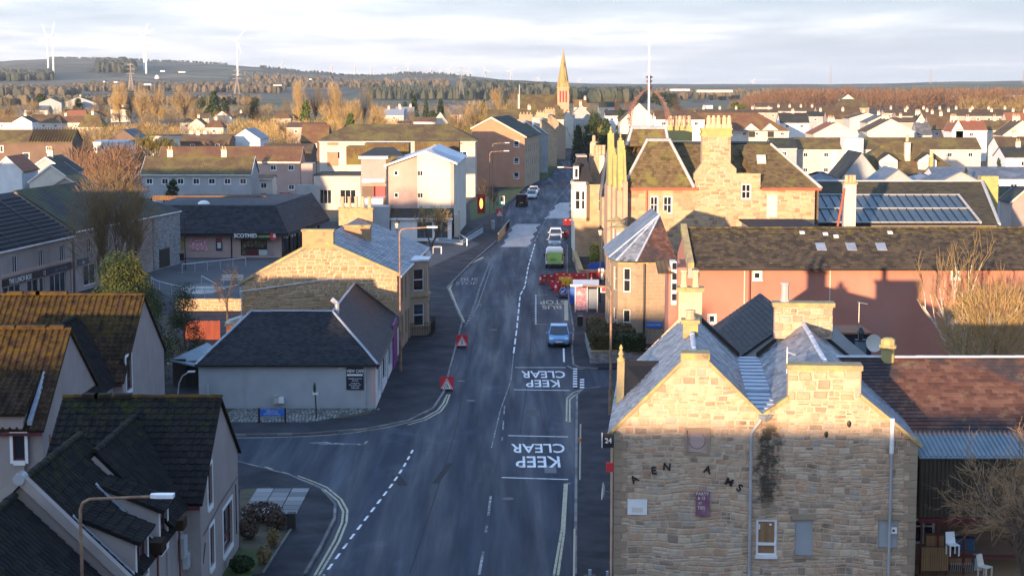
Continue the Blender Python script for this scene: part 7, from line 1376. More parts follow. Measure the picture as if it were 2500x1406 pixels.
# --- right
T=bg('f','long cream terrace with mossy brown roof and a white projecting stair block',1942,2395,365,337,390,10,'harl_cream','roof_moss',group=GB,n=9)
a,b=P(2064,338,386),P(2106,430,386); MB().box(a.x,b.x,386,392,0,a.z).build('stair_block','white',T,world=T); a=P(2030,370,389.8); MB().box(a.x,a.x+1.1,389.7,389.9,0,a.z).build('door_panel','white',T,world=T)
bg('f','dark shaded wing at the left end of the long cream terrace',1885,1945,362,338,382,10,'harl_grey','roof_dark',group=GB)  # shade on this end is put into the grey wall and dark roof colours
T=bg('f','bungalow with hipped mossy roof, two white dormers and a tall chimney',2068,2350,428,352,312,12,'cream','slate_moss',hip=(7.4,6.2),group=GB,n=4,oh=.4)
for x in (2167,2262):
    a=P(x,426,313.5); zt=P(x,392,313.5).z; za=P(x,377,313.5).z; w_=1.6; D=MB().prism([(a.x-w_,313,a.z),(a.x+w_,313,a.z),(a.x+w_,313,zt),(a.x,313,za),(a.x-w_,313,zt)],(0,3,0)).build('dormer','white',T,world=T)
    for s_ in (-1,1):MB().box(a.x+s_*.65-.5,a.x+s_*.65+.5,312.9,312.98,a.z+.3,zt-.2).build('pane','curtain',D,world=T)
    for s_ in (-1,1):MB().prism([(a.x,312.7,za+.12),(a.x+s_*(w_+.4),312.7,zt-.15),(a.x+s_*(w_+.4),312.7,zt+.05),(a.x,312.7,za+.35)],(0,4.5,0)).build('dormer_roof','roof_dark',D,world=T)
a,b=P(2208,400,315),P(2222,348,315); c=MB().box(a.x,b.x,314.6,315.6,6,b.z).build('chimney','cream',T,world=T); q=toL(T,P(2215,346,315)); MB().lathe(tuple(q),[(.3,0),(.25,1.0),(.3,1.1)],8).build('chimney_pot','clay',c)
a,b=P(2269,425,310),P(2279,385,310); c=MB().box(a.x,b.x,310,311,2,b.z).build('chimney','lichen_stone',T,world=T); q=toL(T,P(2274,384,310.5)); MB().lathe(tuple(q),[(.35,0),(.3,.9),(.2,1.2)],8).build('chimney_pot','clay_buff',c)
bg('g','black-roofed gable left of the dormer bungalow',2055,2150,432,374,300,12,'harl_grey','roof_dark',group=GB)
bg('f','long blue-slated row with white front at the right edge below the terrace',2285,2540,437,409,262,9,'white','slate',group=GB,n=6)
for k,(x0,x1,ye,yr,Y) in enumerate(((1968,2062,447,421,235),(2150,2235,447,415,232),(2215,2310,448,424,238),(2290,2400,447,420,228))):bg('g' if k % 2 else 'f','%s pale blue slate roof from the left in the row behind the glazed roof' % od[k],x0,x1,ye,yr,Y,9,'harl_grey','slate',hip=(3,3) if k % 2==0 else (0,0),group='blue slate roofs behind the glazed roof',n=3)
bg('f','black-roofed house with a gabled porch at the right edge',2448,2540,495,457,215,9,'harl_grey','roof_dark',group=GB,n=2); bg('g','small gabled porch wing of the black-roofed house at the right edge',2470,2530,492,466,210,5,'harl','roof_dark',group=GB,barge='cream')
# glazed roof hall
T=thing('glazed_hall','large dark-roofed hall with a long glazed lean-to roof behind the red flats','hall',(34,180,0)); g_=lambda x,y,Y:P(x,y,Y)
a,b=g_(1960,444,184),g_(2398,440,184); e0,e1=g_(2000,549,170),g_(2400,549,170); m0=g_(2000,478,178).z
sl=(a.z-e0.z)/14
zat=lambda Y:e0.z+sl*(Y-170); e2=g_(2440,549,170)
proof(T,[(e0.x-3,170,e0.z),(e2.x,170,e0.z),(b.x,184,a.z),(a.x,184,a.z)],'slate_dark',(.5,.4,'slate_moss2','slate'),nmax=120)
MB().box(e0.x-3,e2.x-.2,170.2,198,0,e0.z-.1).build('wall','harl',T,world=T); proof(T,[(e2.x,170,e0.z),(e2.x,198,e0.z),(b.x,184,a.z)],'slate_dark'); proof(T,[(e2.x,198,e0.z),(e0.x-3,198,e0.z),(a.x,184,a.z),(b.x,184,a.z)],'slate_dark')
Ym=None
for Y in [170+.1*k for k in range(140)]:
    if P(2000,478,Y).z<=zat(Y)+.12:Ym=Y; break
Ym=Ym or 178; L1=g_(2392,549,170).x; L0_=e0.x-1; up_v=Vector((0,Ym-170,zat(Ym)-e0.z)); nn=Vector((0,-up_v.z,up_v.y)).normalized()
MB().obox(toL(T,Vector((L0_,170.05,e0.z+.02))+nn*.1),(L1-L0_,0,0),up_v,nn*.06).build('glazing','glass_roof',T)
k=0; x=L0_
while x<L1:MB().obox(toL(T,Vector((x,170.05,e0.z+.02))+nn*.165),(.07,0,0),up_v,nn*.07).build('glazing_bar','dark_wood',T); x += .86
for f_ in (0,.49,.985):MB().obox(toL(T,Vector((L0_,170.05,e0.z+.02))+up_v*f_+nn*.17),(L1-L0_+.1,0,0),up_v*.018,nn*.1).build('glazing_rail','harl_grey',T)
MB().obox(toL(T,Vector((L1,170.05,e0.z+.02))+nn*.1),(.18,0,0),up_v,nn*.2).build('glazing_rail','lead_stone',T)
ridge(T,(a.x,184,a.z+.05),(b.x,184,a.z+.05),'lead_stone',r=.16,L=1.6,nm='ridge_lead'); MB().tube(toL(T,(b.x,184,a.z+.05)),toL(T,(e2.x,170,e0.z+.05)),.18,.16,6).build('hip_skew','lead_stone',T)
q=g_(2414,430,185); c=MB().box(q.x-.9,q.x+.9,184.5,186,6,q.z).build('chimney','lichen_stone',T,world=T)
a,b=g_(2060,555,160),g_(2091,450,160); c=MB().box(a.x,b.x,160,161,0,b.z).build('chimney_stack','harl_cream',T,world=T); MB().box(a.x-.1,b.x+.1,159.9,161.1,b.z,b.z+.15).build('chimney_cope','cope',c,world=T)
for x in (2067,2077,2085):q=toL(T,g_(x,448,160.5)); MB().lathe(tuple(q),[(.2,0),(.17,.6),(.2,.75)],8).build('chimney_pot','clay',c)
MB().tube(toL(T,g_(2045,553,159)),toL(T,g_(2062,460,160)),.1,.1,6).build('flue_brace','red_paint',c)
bg('f','low dark slate roof with a pale lead edge right behind the red flats ridge',1840,1990,556,548,150,8,'harl','slate_dark',group=GB,hip=(2,2));
# cream flats with gablets
T=bg('f','cream flats with a big brown roof and small wallhead gablets',1555,1926,318,277,560,14,'cream','roof_rust',hip=(5,9),group=GB,n=12,oh=.5)
for x in (1700,1835,1881):a=P(x,318,559); MB().prism([(a.x-2.6,559,a.z-.1),(a.x+2.6,559,a.z-.1),(a.x,559,a.z+2.0)],(0,5,0)).build('gablet','cream',T,world=T); MB().box(a.x-.9,a.x+.9,558.8,558.95,a.z-2.2,a.z-.4).build('window_frame','black',T,world=T)
bg('g','tall brown-roofed block behind the iron crown',1515,1605,296,252,520,12,'cream','roof_brown',group=GB); bg('f','brown roof right of the iron crown with a white gabled dormer',1600,1720,292,270,500,10,'white','roof_brown',group=GB,hip=(0,3),n=3)
lst=[('g',1988,2095,328,300,470,'cream','roof_red',14),('g',2118,2232,322,292,500,'cream','roof_brown',14),('f',2240,2275,330,300,520,'harl_grey','roof_grey',9),('f',2270,2340,318,283,560,'harl_pink','roof_brown',10),('g',2325,2352,318,295,470,'white','roof_red',9),('f',2334,2410,318,296,470,'white','roof_red',9),('f',2405,2470,318,295,500,'cream','roof_moss',9),('g',2450,2540,330,296,450,'cream','roof_brown',10),('f',2440,2540,360,335,380,'white','roof_brown',9),('f',2455,2545,385,360,350,'white','roof_dark',9),('g',2075,2160,290,277,620,'cream','roof_brown',14),('g',2120,2190,300,283,580,'cream','roof_grey',14),('f',2245,2320,290,279,640,'harl_grey','roof_rust',9),('g',2235,2262,300,280,600,'white','roof_dark',9),('f',2460,2560,300,276,600,'cream','roof_red',9),('f',1905,1975,300,277,600,'white','roof_dark',9),('f',1975,2040,285,273,700,'harl_grey','roof_dark',9),('f',2020,2105,292,272,660,'harl_pink','roof_brown',9)]
for i,(kd,xl,xr,ye,yr,Y,wm,rm,D) in enumerate(lst):bg(kd,'%s %s house with %s roof among the right-hand houses, nearest rows first' % (od[i],wd.get(wm,'pink'),rd[rm]),xl,xr,ye,yr,Y,D,wm,rm,group='right-hand background houses',ch=(.5,) if kd=='f' or i in (10,11) else (.25,.6),barge='cream' if kd=='g' else None)
for k,(xl,xr,ye,yr,Y,nch) in enumerate(((1890,2000,272,263,820,4),(1995,2100,273,260,800,0),(2160,2480,277,268,760,8),(2190,2560,284,274,690,7),(1700,1900,276,268,780,5),(2180,2330,300,288,600,3),(1845,1960,262,253,900,0))):bg('f','%s long low terrace roof from the front in the rows below the red wood' % od[k],xl,xr,ye,yr,Y,9,'harl_pink','roof_brown',group='terrace rows below the wood',ch=[(i+.5)/nch for i in range(nch)] if nch else ())
T=bg('f','big brown hipped hall with a white-edged front gable below the red wood',2045,2122,264,243,860,16,'orange_brick','roof_moss',group=GB,hip=(3,1));
bg('g','small gable with white bargeboards crowning the hipped hall',2055,2085,243,232,880,8,'cream','roof_brown',group=GB,barge='white')
# far white buildings on the fields
for k,(x0,x1,y0,y1,Y,m_) in enumerate(((1632,1690,211,221,2400,'white'),(1692,1800,212,224,2200,'cream'),(385,408,168,175,4200,'white'),(425,462,171,177,4200,'white'),(2285,2370,228,236,1500,'cream'),(2460,2520,226,236,1500,'cream'),(1715,1750,248,262,1100,'white'),(1145,1160,220,230,2500,'white'),(1000,1030,224,228,2500,'cream'),(250,258,195,200,2900,'white'),(272,292,196,201,2900,'white'),(340,380,203,207,2600,'white'),(750,765,190,194,3600,'white'),(655,700,205,209,2700,'cream'))):
    a,b=P(x0,y1,Y),P(x1,y0,Y); gz=TZ(a.x,Y); t=thing('farm_building','%s tiny pale far-off building on the fields, unevenly scattered' % od[k],'building',((a.x+b.x)/2,Y,gz),0,'pale far-off farm buildings'); h=max(2.2,(b.z-a.z)*.6); w=(b.x-a.x)*(.8 if k in (0,1,4,5) else .45); t.location.z=a.z-1; h += 1
    MB().box(-w/2,w/2,0,20,0,max(h*.65,2)).build('wall',m_,t); MB().prism([(-w/2,-.3,max(h*.65,2)),(-w/2,10,max(h,4)),(-w/2,20.3,max(h*.65,2))],(w,0,0)).build('roof','roof_grey',t)
t=thing('dome','tiny white dome on the far hillside','dome',(P(383,172,4150).x,4150,TZ(P(383,172,4150).x,4150))); MB().blob((0,0,0),(6,6,9),12,8).build('shell','white',t,smooth=True)

# ================================================================ TREES AND PLANTING
def proto(kind,seed):
    rn=random.Random(seed); tr,cr=MB(),MB(); tr.tube((0,0,0),(.01,0,.5),.022,.012,5,cap=False)
    if kind=='poplar':
        for k in range(26):
            a=rn.uniform(0,6.28); b=rn.uniform(.05,.26); tr.tube((0,0,rn.uniform(.12,.4)),(math.cos(a)*b,math.sin(a)*b,rn.uniform(.6,.95)),.008,.002,3,cap=False)
        for k in range(16):z=rn.uniform(.22,.86); q=.2*(1-abs(z-.5)); a=rn.uniform(0,6.28); s_=rn.uniform(.07,.14); twigs(cr,(math.cos(a)*q,math.sin(a)*q,z),(s_,s_,s_*rn.uniform(1.2,2.0)),115,rn,up=1.5,ln=(.06,.16),w=.0028)
    elif kind=='round':
        for k in range(26):
            a=rn.uniform(0,6.28); b=rn.uniform(.1,.4); tr.tube((0,0,rn.uniform(.15,.35)),(math.cos(a)*b,math.sin(a)*b,rn.uniform(.45,.9)),.009,.002,3,cap=False)
        for k in range(18):z=rn.uniform(.22,.84); q=rn.uniform(.1,.36); a=rn.uniform(0,6.28); s_=rn.uniform(.09,.18); twigs(cr,(math.cos(a)*q,math.sin(a)*q,z),(s_,s_,s_),110,rn,up=.8,ln=(.05,.14),w=.0028)
    elif kind=='conifer':
        for k in range(10):z=.1+.085*k; r=.30*(1-z)**.8+.03; leaves(cr,(rn.uniform(-.03,.03),rn.uniform(-.03,.03),z),(r,r,.08),90,rn,.04,.5)
    elif kind=='broad':
        for k in range(9):a=rn.uniform(0,6.28); b=rn.uniform(.1,.3); leaves(cr,(math.cos(a)*b,math.sin(a)*b,rn.uniform(.3,.8)),(.2,.2,.16),120,rn,.035,.6)
    return tr.mesh('trunk',None),cr.mesh('crown',None)
PR={k:[proto(k,s) for s in (1,2)] for k in ('poplar','round','conifer','broad')}; MC={}
def withmat(me,m):
    if (me.name,m) not in MC:c=me.copy(); c.materials.append(M[m]); MC[(me.name,m)]=c
    return MC[(me.name,m)]
NT={}
def ftree(kind,x,yt,Y,wpx,m,label=None,group=None):
    top=P(x,yt,Y); gz=TZ(top.x,Y); h=top.z-gz; i=NT[kind]=NT.get(kind,0)+1; w=wpx/F*Y/{'poplar':.30,'round':.5,'conifer':.3,'broad':.42}[kind]
    t=thing('tree',label,'tree',(top.x,Y,gz),0,group); t.rotation_euler.z=i*1.3; a,b=PR[kind][i % 2]
    for nm,me,mm in (('trunk',a,'bark'),('crown',b,m)):o=bpy.data.objects.new(nm,withmat(me,mm)); C.objects.link(o); o.parent=t; o.scale=(w,w,h)
    return t
tg=[(290,206,900,24,'g'),(318,214,910,16,'g'),(345,217,900,26,'g'),(382,222,900,24,'g'),(450,212,880,32,'g'),(478,240,870,20,'t'),(245,232,920,22,'g'),(600,236,880,26,'t'),(618,222,900,24,'t'),(640,264,700,36,'r'),(735,206,800,28,'g'),(770,208,810,26,'g'),(805,209,800,30,'g'),(830,222,790,20,'g'),(890,212,820,24,'g'),(915,240,800,20,'t'),(842,264,640,30,'g'),(925,264,620,28,'g'),(860,246,700,26,'g'),(1215,222,760,26,'g'),(1250,226,740,22,'g'),(1120,256,600,36,'g'),(1165,248,620,38,'g'),(1205,262,560,36,'o'),(1465,248,640,30,'o'),(1500,256,680,26,'r'),(1435,240,800,24,'t'),(1385,236,820,18,'t'),(1535,236,900,22,'r'),(545,262,700,26,'t'),(420,268,680,34,'t'),(345,278,640,40,'t'),(250,292,600,30,'o'),(215,318,430,26,'d'),(190,330,400,18,'d'),(690,290,600,20,'d'),(1180,425,300,30,'d'),(1205,440,290,22,'d'),(1655,232,1000,20,'d'),(1500,232,950,30,'d'),(1350,236,900,14,'t'),(20,238,900,30,'t'),(75,240,950,26,'t'),(165,236,1000,20,'o'),(1000,262,620,20,'t'),(1300,250,600,16,'o'),(1880,250,960,22,'r'),(700,236,820,22,'t'),(2000,345,395,22,'r')]
nm={'g':('twig_gold','golden upright bare'),'t':('twig_tan','tan bare'),'r':('twig_red','reddish bare'),'o':('twig_olive','olive-green bare'),'d':('twig_dark','dark bare')}; ct={}
for x,yt,Y,w,k in sorted(tg):ct[k]=ct.get(k,0)+1; ftree('poplar' if k=='g' else 'round',x,yt,Y,w,nm[k][0],'%s winter tree, %s of its colour from the left of the photo' % (nm[k][1],od[ct[k]-1]),'%s winter trees' % nm[k][1])
ce=[(500,232,860,18),(523,217,860,24),(548,234,850,18),(1012,227,860,15),(985,243,850,10),(1040,240,850,12),(745,240,745,22),(1060,262,720,14),(1440,288,470,30),(1412,300,440,22),(1480,282,450,26),(1450,262,520,24),(1795,246,980,22),(1812,250,960,18),(420,432,272,30),(100,226,1200,26),(140,232,1100,20),(190,236,1100,20),(855,272,600,22),(1075,236,900,14),(1240,232,850,10),(1600,222,1500,34),(1640,226,1450,24),(620,232,880,14),(1180,238,850,14),(2360,400,250,12),(2440,380,300,14),(1515,258,600,16)]
for i,(x,yt,Y,w) in enumerate(sorted(ce)):k='conifer' if i % 3 != 1 or x in (420,523) else 'broad'; ftree(k,x,yt,Y,w,'leaf_green' if x in (745,1795,1812,855) else 'leaf_dark','%s evergreen from the left of the photo, dark against the bare trees' % od[i],'evergreens of the town')
def belt(name,x0,x1,Y0,Y1,n,h,m,kind='blob',seed=1,hl=1.0,hr=1.0):
    rn=random.Random(seed); mb=MB()
    for _ in range(n):
        Y=rn.uniform(Y0,Y1); px_=rn.uniform(x0,x1); x=(px_-1250)/F*Y; f=(px_-x0)/(x1-x0); z=TZ(x,Y); hh=h*rn.uniform(.7,1.1)*(hl+(1-hl)*min(1,f*8))*(hr+(1-hr)*min(1,(1-f)*8)); r=hh*rn.uniform(.28,.45)
        if kind=='blob':mb.blob((x,Y,z+hh*.5),(r,r,hh*.55),6,4,.25,rn)
        elif kind=='pine':mb.lathe((x,Y,z),[(r*.8,hh*.1),(r*.7,hh*.4),(r*.3,hh*.8),(.1,hh)],5)
        else:twigs(mb,(x,Y,z+hh*.5),(r*1.2,r*1.2,hh*.42),kind,rn,up=1.0,ln=(hh*.12,hh*.3),w=hh*.012)
    o=mb.build(name,m); return tag(o,kind='stuff')
belt('bare_wood',1775,2620,1250,1750,520,17,'twig_red',95,3,hl=.3); belt('bare_wood',2350,2620,950,1100,60,13,'twig_tan',90,4)
belt('scrub',-60,700,900,1000,120,8,'twig_tan',60,5); belt('scrub',500,1250,720,900,120,7,'twig_olive',60,6); belt('scrub',-60,1300,1050,1300,180,8,'twig_tan',50,7); belt('scrub',1380,1800,900,1150,90,7,'twig_tan',60,8); belt('scrub',250,760,600,700,60,7,'twig_gold',90,21); belt('scrub',1060,1260,520,620,40,7,'twig_olive',90,22)
belt('pine_wood',905,1315,2400,2700,420,17,'conifer_far','pine',9); belt('pine_wood',1330,1570,1900,2200,300,16,'conifer_far','blob',10); belt('far_wood',1120,1340,3400,3900,260,16,'conifer_far','blob',11)
belt('far_wood',-80,200,2500,2900,400,15,'wood_far','blob',12); belt('far_wood',-80,620,1700,1900,420,9,'wood_far','blob',13); belt('far_wood',180,700,3000,3500,420,13,'wood_far','blob',14); belt('far_wood',-80,135,3900,4300,260,18,'conifer_far','blob',15); belt('far_wood',245,335,4500,5000,160,24,'conifer_far','blob',16)
belt('far_wood',600,1100,3600,4600,300,12,'wood_far','blob',17); belt('hilltop_trees',130,560,6500,6900,260,7,'conifer_far','blob',18); belt('far_wood',1560,2620,2300,3200,420,12,'wood_far','blob',19); belt('far_wood',640,1150,5600,6200,260,7,'conifer_far','blob',20)
for q in ((150,430,520,600,'twig_tan',31),(560,780,520,680,'twig_gold',32),(300,640,470,520,'twig_tan',33),(1400,1560,560,680,'twig_olive',34),(180,330,330,400,'twig_red',35),(700,1250,640,720,'twig_gold',36),(-40,260,740,880,'twig_tan',37),(1700,2560,620,900,'twig_tan',38)):belt('scrub',q[0],q[1],q[2],q[3],60,7.5,q[4],70,q[5])
# individual foreground trees and shrubs
T=bare_tree('winter_tree','large fan-shaped bare tree in front of the shop row, left of the supermarket',(-37.2,163,0),13.4,11,tw='twig_tan2',levels=5,spread=.42,up=.55,stems=5,tr=.14,kids=(3,5),first=.36,mn=.014)
rn=random.Random(3); mb=MB(); twigs(mb,(0,0,7.0),(4.3,3.4,5.7),7500,rn,up=.8,ln=(.3,.9),w=.014,core=.2); mb.build('crown','twig_tan2',T)
T=thing('conifer','big golden-green conifer behind the near houses, left of the garden wall','tree',(-26.2,117,0)); rn=random.Random(8)
MB().tube((0,0,0),(0,0,8),.25,.05,8).build('trunk','bark',T)
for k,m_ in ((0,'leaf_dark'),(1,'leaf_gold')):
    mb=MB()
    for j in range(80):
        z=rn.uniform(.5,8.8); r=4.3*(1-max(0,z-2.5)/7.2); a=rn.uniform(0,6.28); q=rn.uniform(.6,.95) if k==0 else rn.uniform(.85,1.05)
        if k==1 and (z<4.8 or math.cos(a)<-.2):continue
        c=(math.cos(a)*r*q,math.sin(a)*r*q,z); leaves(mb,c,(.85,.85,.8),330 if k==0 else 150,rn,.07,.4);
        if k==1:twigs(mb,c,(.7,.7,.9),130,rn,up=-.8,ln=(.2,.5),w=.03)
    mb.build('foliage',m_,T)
for lab,x,Y,r,h,sd_ in (('dark green conifer hedge tree behind the black hut',-23.3,124,1.9,6.2,5),('dark low conifer beside the pantiled house gable',-23.9,114,1.6,5.0,6)):
    T=thing('conifer',lab,'tree',(x,Y,0)); rn=random.Random(sd_); mb=MB(); MB().tube((0,0,0),(0,0,h*.8),.14,.03,6).build('trunk','bark',T)
    for j in range(26):z=rn.uniform(.3,h); rr=r*(1-z/h*.8); a=rn.uniform(0,6.28); leaves(mb,(math.cos(a)*rr*.7,math.sin(a)*rr*.7,z),(.7,.7,.7),320,rn,.06,.4)
    mb.build('foliage','leaf_dark',T)
bare_tree('winter_tree','pale branching tree with white limbs behind the moss-topped terrace',(P(375,0,400).x,400,0),11.5,21,bark='birch',tw='twig_olive',levels=5,spread=.7,up=.3,stems=5,tr=.28,first=.34,mn=.03)
bare_tree('winter_tree','small bare tree on the shop forecourt beside the low dark shop roof',(P(1048,0,222).x,222,.1),6.2,22,tw='twig_gold',levels=4,spread=.6,up=.35,stems=3,tr=.12,first=.36,mn=.02)
bare_tree('winter_tree','pinkish bare tree tops behind the fan-shaped tree',(P(255,0,250).x,250,0),9.6,23,tw='twig_red',levels=5,spread=.7,up=.3,stems=3,tr=.16,first=.36,mn=.02)
bare_tree('winter_tree','thin bare garden tree against the stone garden wall',(P(540,0,150).x,150,0),6.0,24,tw='twig_dark',levels=4,spread=.6,up=.3,tr=.1,first=.4,mn=.012)
bare_tree('silver_birch','white-stemmed birch standing before the red harled wall at the right edge',(P(2415,0,108).x,108,0),13.4,30,bark='birch',tw='twig_tan',levels=4,spread=.55,up=.42,stems=3,tr=.16,first=.40,kids=(3,4))
T=thing('willow','dense golden willow thicket below the birch at the right edge','tree',(P(2450,0,106).x,106,0)); rn=random.Random(4); mb=MB(); twigs(mb,(0,0,5.2),(3.1,2.6,3.2),3800,rn,up=.9,ln=(.5,1.3),w=.018); mb.build('crown','twig_gold',T); MB().tube((0,0,0),(.2,0,5),.25,.08,6).build('trunk','bark',T)
T=bare_tree('winter_tree','bare spreading branches of a tree reaching in at the lower right corner',(20.3,65.0,0),12.4,35,tw='twig_gold2',levels=5,spread=.8,up=.05,stems=2,tr=.16,first=.34,kids=(3,5),mn=.008)
def shrub(lab,px_,py_,r,m_,n=500,size=.09,seed=1,name='shrub',z=.12):g=G(px_,py_,z); return bush(name,lab,'shrub',g,r,n,m_,seed,size)
sheet('garden_soil',[G(586,1345),G(590,1262),G(705,1262),G(714,1300),G(645,1406),G(520,1415)],'soil',.125); sheet('grass_verge',[G(470,1440),G(590,1345),G(640,1360),G(600,1440)],'grass',.13)
T=struct('slab_path',MB().poly(*[(p.x,p.y,.121) for p in (G(586,1262),G(586,1200),G(660,1194),G(716,1262))]),'soil'); un=MB().prism([(0,0,0),(.84,0,0),(.84,.84,0),(0,.84,0)],(0,0,.03)).mesh('paving_slab','slab'); g0=G(586,1262)
for i in range(3):
    for j in range(6):
        if j*.9+(i*.0)<7 and i*.9<3.4-j*.28:inst('paving_slab',un,T,Matrix.Translation((g0.x+.05+i*.9+.0,g0.y+.05+j*.9,.119+.004*((i*7+j*3) % 3))))
shrub('brown heather bush at the back of the corner garden',640,1275,(1.05,.7,.5),'heather',900,.08,1); shrub('second brown heather bush nearer the low garden wall',675,1290,(.55,.5,.42),'heather',500,.08,2); shrub('tan clipped shrub in the corner garden',668,1335,(.28,.28,.45),'twig_tan',350,.07,3); shrub('tan clipped shrub nearer the pavement in the corner garden',645,1375,(.3,.3,.42),'twig_tan',350,.07,4); shrub('dark green low bush at the foot of the gable garden',590,1395,(.55,.5,.35),'hedge_green',600,.08,5); shrub('brown shrub against the gable wall of the corner house',605,1315,(.5,.5,.5),'heather',450,.08,6)
g=G(712,1295); t=thing('gate_pier','short dark stone pier at the corner of the shrub garden','pier',g); MB().box(-.18,.18,-.2,.2,0,.85).build('pier','dark_wood',t); a,b=G(708,1300),G(640,1406); wallthing('kerb_edging','thin pale kerb edging along the shrub garden','kerb edging',[(a.x,a.y),(b.x,b.y)],.2,'kerb',.08)
# hedge
def hedge(lab,boxes,m_,seed,loc):
    T=thing('hedge',lab,'hedge',loc); rn=random.Random(seed); mb=MB(); cr=MB()
    for (x0,x1,y0,y1,z0,z1) in boxes:
        cr.box(x0+.1,x1-.1,y0+.1,y1-.1,z0,z1-.1); n=int(((x1-x0)*(y1-y0)+2*(z1-z0)*((x1-x0)+(y1-y0)))*75)
        for _ in range(n):
            f=rn.random(); x,y,z=rn.uniform(x0,x1),rn.uniform(y0,y1),rn.uniform(z0,z1)
            if f<.4:z=z1
            elif f<.75:y=y0
            elif f<.88:x=x0
            else:x=x1
            d=Vector((rn.gauss(0,1),rn.gauss(0,1),rn.gauss(0,1))).normalized(); a=d.orthogonal().normalized()*.09; b=d.cross(a).normalized()*.09; p=Vector((x,y,z))+d*.04; mb.add([p-a,p-b,p+a,p+b],[(0,1,2,3)])
    cr.build('core',m_,T,world=T); mb.build('foliage',m_,T,world=T)
hedge('brown beech hedge stepped round a small front garden by the corner house',[(5.9,7.3,128.3,138.5,.9,2.1),(7.3,9.2,134.2,135.6,.9,2.0),(7.3,9.3,131.4,132.6,.9,2.05)],'hedge_leaf',1,(6.5,134,0)); hedge('dark green hedge at the front corner of the side road by the stone wall',[(6.9,9.8,128.3,130.3,.9,2.0)],'hedge_green',2,(8.4,129,0))
wallthing('garden_wall','low mossy stone wall under the hedge on the side-road corner','wall',[(5.8,127.8),(11,129.0)],.95,'rubble_grey',.35,0,'cope'); wallthing('garden_wall','low stone wall under the beech hedge along the pavement','wall',[(5.8,139),(5.8,127.8)],.9,'rubble_grey',.35,0)
sheet('grass_verge',[(4.75,84),(5.35,84),(5.6,100),(6.7,116.5),(8.5,116.5),(6.3,84),(6.3,84)],'grass',.124); sheet('grass_verge',[G(1212,520),G(1150,540),G(1145,500),G(1215,470),G(1255,455),G(1290,452)],'grass',.124); sheet('grass_verge',[G(1330,440),G(1300,438),G(1345,400),G(1372,400)],'grass',.124)
t=thing('conical_shrub','bright yellow-green conical shrub beside the bay turret wall','shrub',P(1453,600,196)); t.location.z=0; rn=random.Random(3); mb=MB(); leaves(mb,(0,0,1.5),(.7,.7,1.5),600,rn,.12,.5); mb.build('foliage','leaf_lime',t)
# ================================================================ STREET FURNITURE
def lamp(label,bx,by,ty,tip,rise=0,m='rust_pole',Y=None,r=.07,head=.75,hw=.16,group='street lamps',ztip=None):
    g=G(bx,by,.12) if Y is None else Vector((P(bx,ty,Y).x,Y,0)); z=P(bx,ty,g.y).z; tx=P(tip,ty,g.y).x; s=1 if tx>g.x else -1; t=thing('street_lamp',label,'street lamp',(g.x,g.y,0),0,group); L=abs(tx-g.x)-head
    pts=[(0,0,0),(0,0,z-.35),(s*.08,0,z-.12),(s*.3,0,z),(s*L,0,z+rise)]
    mb=MB(); mb.tube((0,0,0),(0,0,z*.22),r*1.5,r*1.4,8); mb.tube((0,0,z*.22),pts[1],r,r*.85,8); mb.path(pts[1:],r*.8,8); mb.build('post',m,t)
    MB().prism([(s*L,-hw*.6,z+rise-.03),(s*(L+.2),-hw,z+rise-.03),(s*(L+head),-hw,z+rise-.03),(s*(L+head),hw,z+rise-.03),(s*(L+.2),hw,z+rise-.03),(s*L,hw*.6,z+rise-.03)],(0,0,.12)).build('lamp_head','lamp_glass',t); return t
lamp('rusty street lamp arching over the near roofs at the lower left',195,0,1218,425,.08,Y=53.5,r=.06,head=.72)
lamp('tall rusty street lamp rising in front of the stone bay-window house',978,905,559,1068,.1); lamp('rusty street lamp by the hedge with its arm over the blue sign',1490,1012,700,1392,.05,r=.08)
lamp('street lamp before the brick flats, nearer of the pair',1196,559,371,1243,.1); lamp('street lamp before the brick flats, farther of the pair',1203,512,351,1244,.1); lamp('street lamp in front of the bay turret house, arm over the road',1420,625,411,1361,.1); lamp('small far street lamp beside the dark trees',1472,400,330,1434,.1); lamp('farthest small street lamp below the spire',1480,365,306,1458,.1)
def lantern(label,bx,by,ty,Y=None):
    g=G(bx,by,.12) if Y is None else Vector((P(bx,ty,Y).x,Y,0)); z=P(bx,ty,g.y).z; t=thing('lantern_post',label,'lantern',(g.x,g.y,0),0,'black lantern posts'); MB().tube((0,0,0),(0,0,z-.9),.07,.05,8).build('post','cast_iron',t)
    l=MB().lathe((0,0,z-.9),[(.13,0),(.24,.5)],6).build('lantern_glass','curtain',t); MB().lathe((0,0,z-.4),[(.3,0),(.28,.12),(.1,.3),(.03,.42)],6).build('lantern_cap','cast_iron',t); MB().tube((-.3,0,z-1.1),(.3,0,z-1.1),.025).build('ladder_bar','cast_iron',t)
lantern('black lantern post behind the slate roof of the stone gable house',969,0,535,175); lantern('black lantern post beside the hotel entrance',1465,738,551)
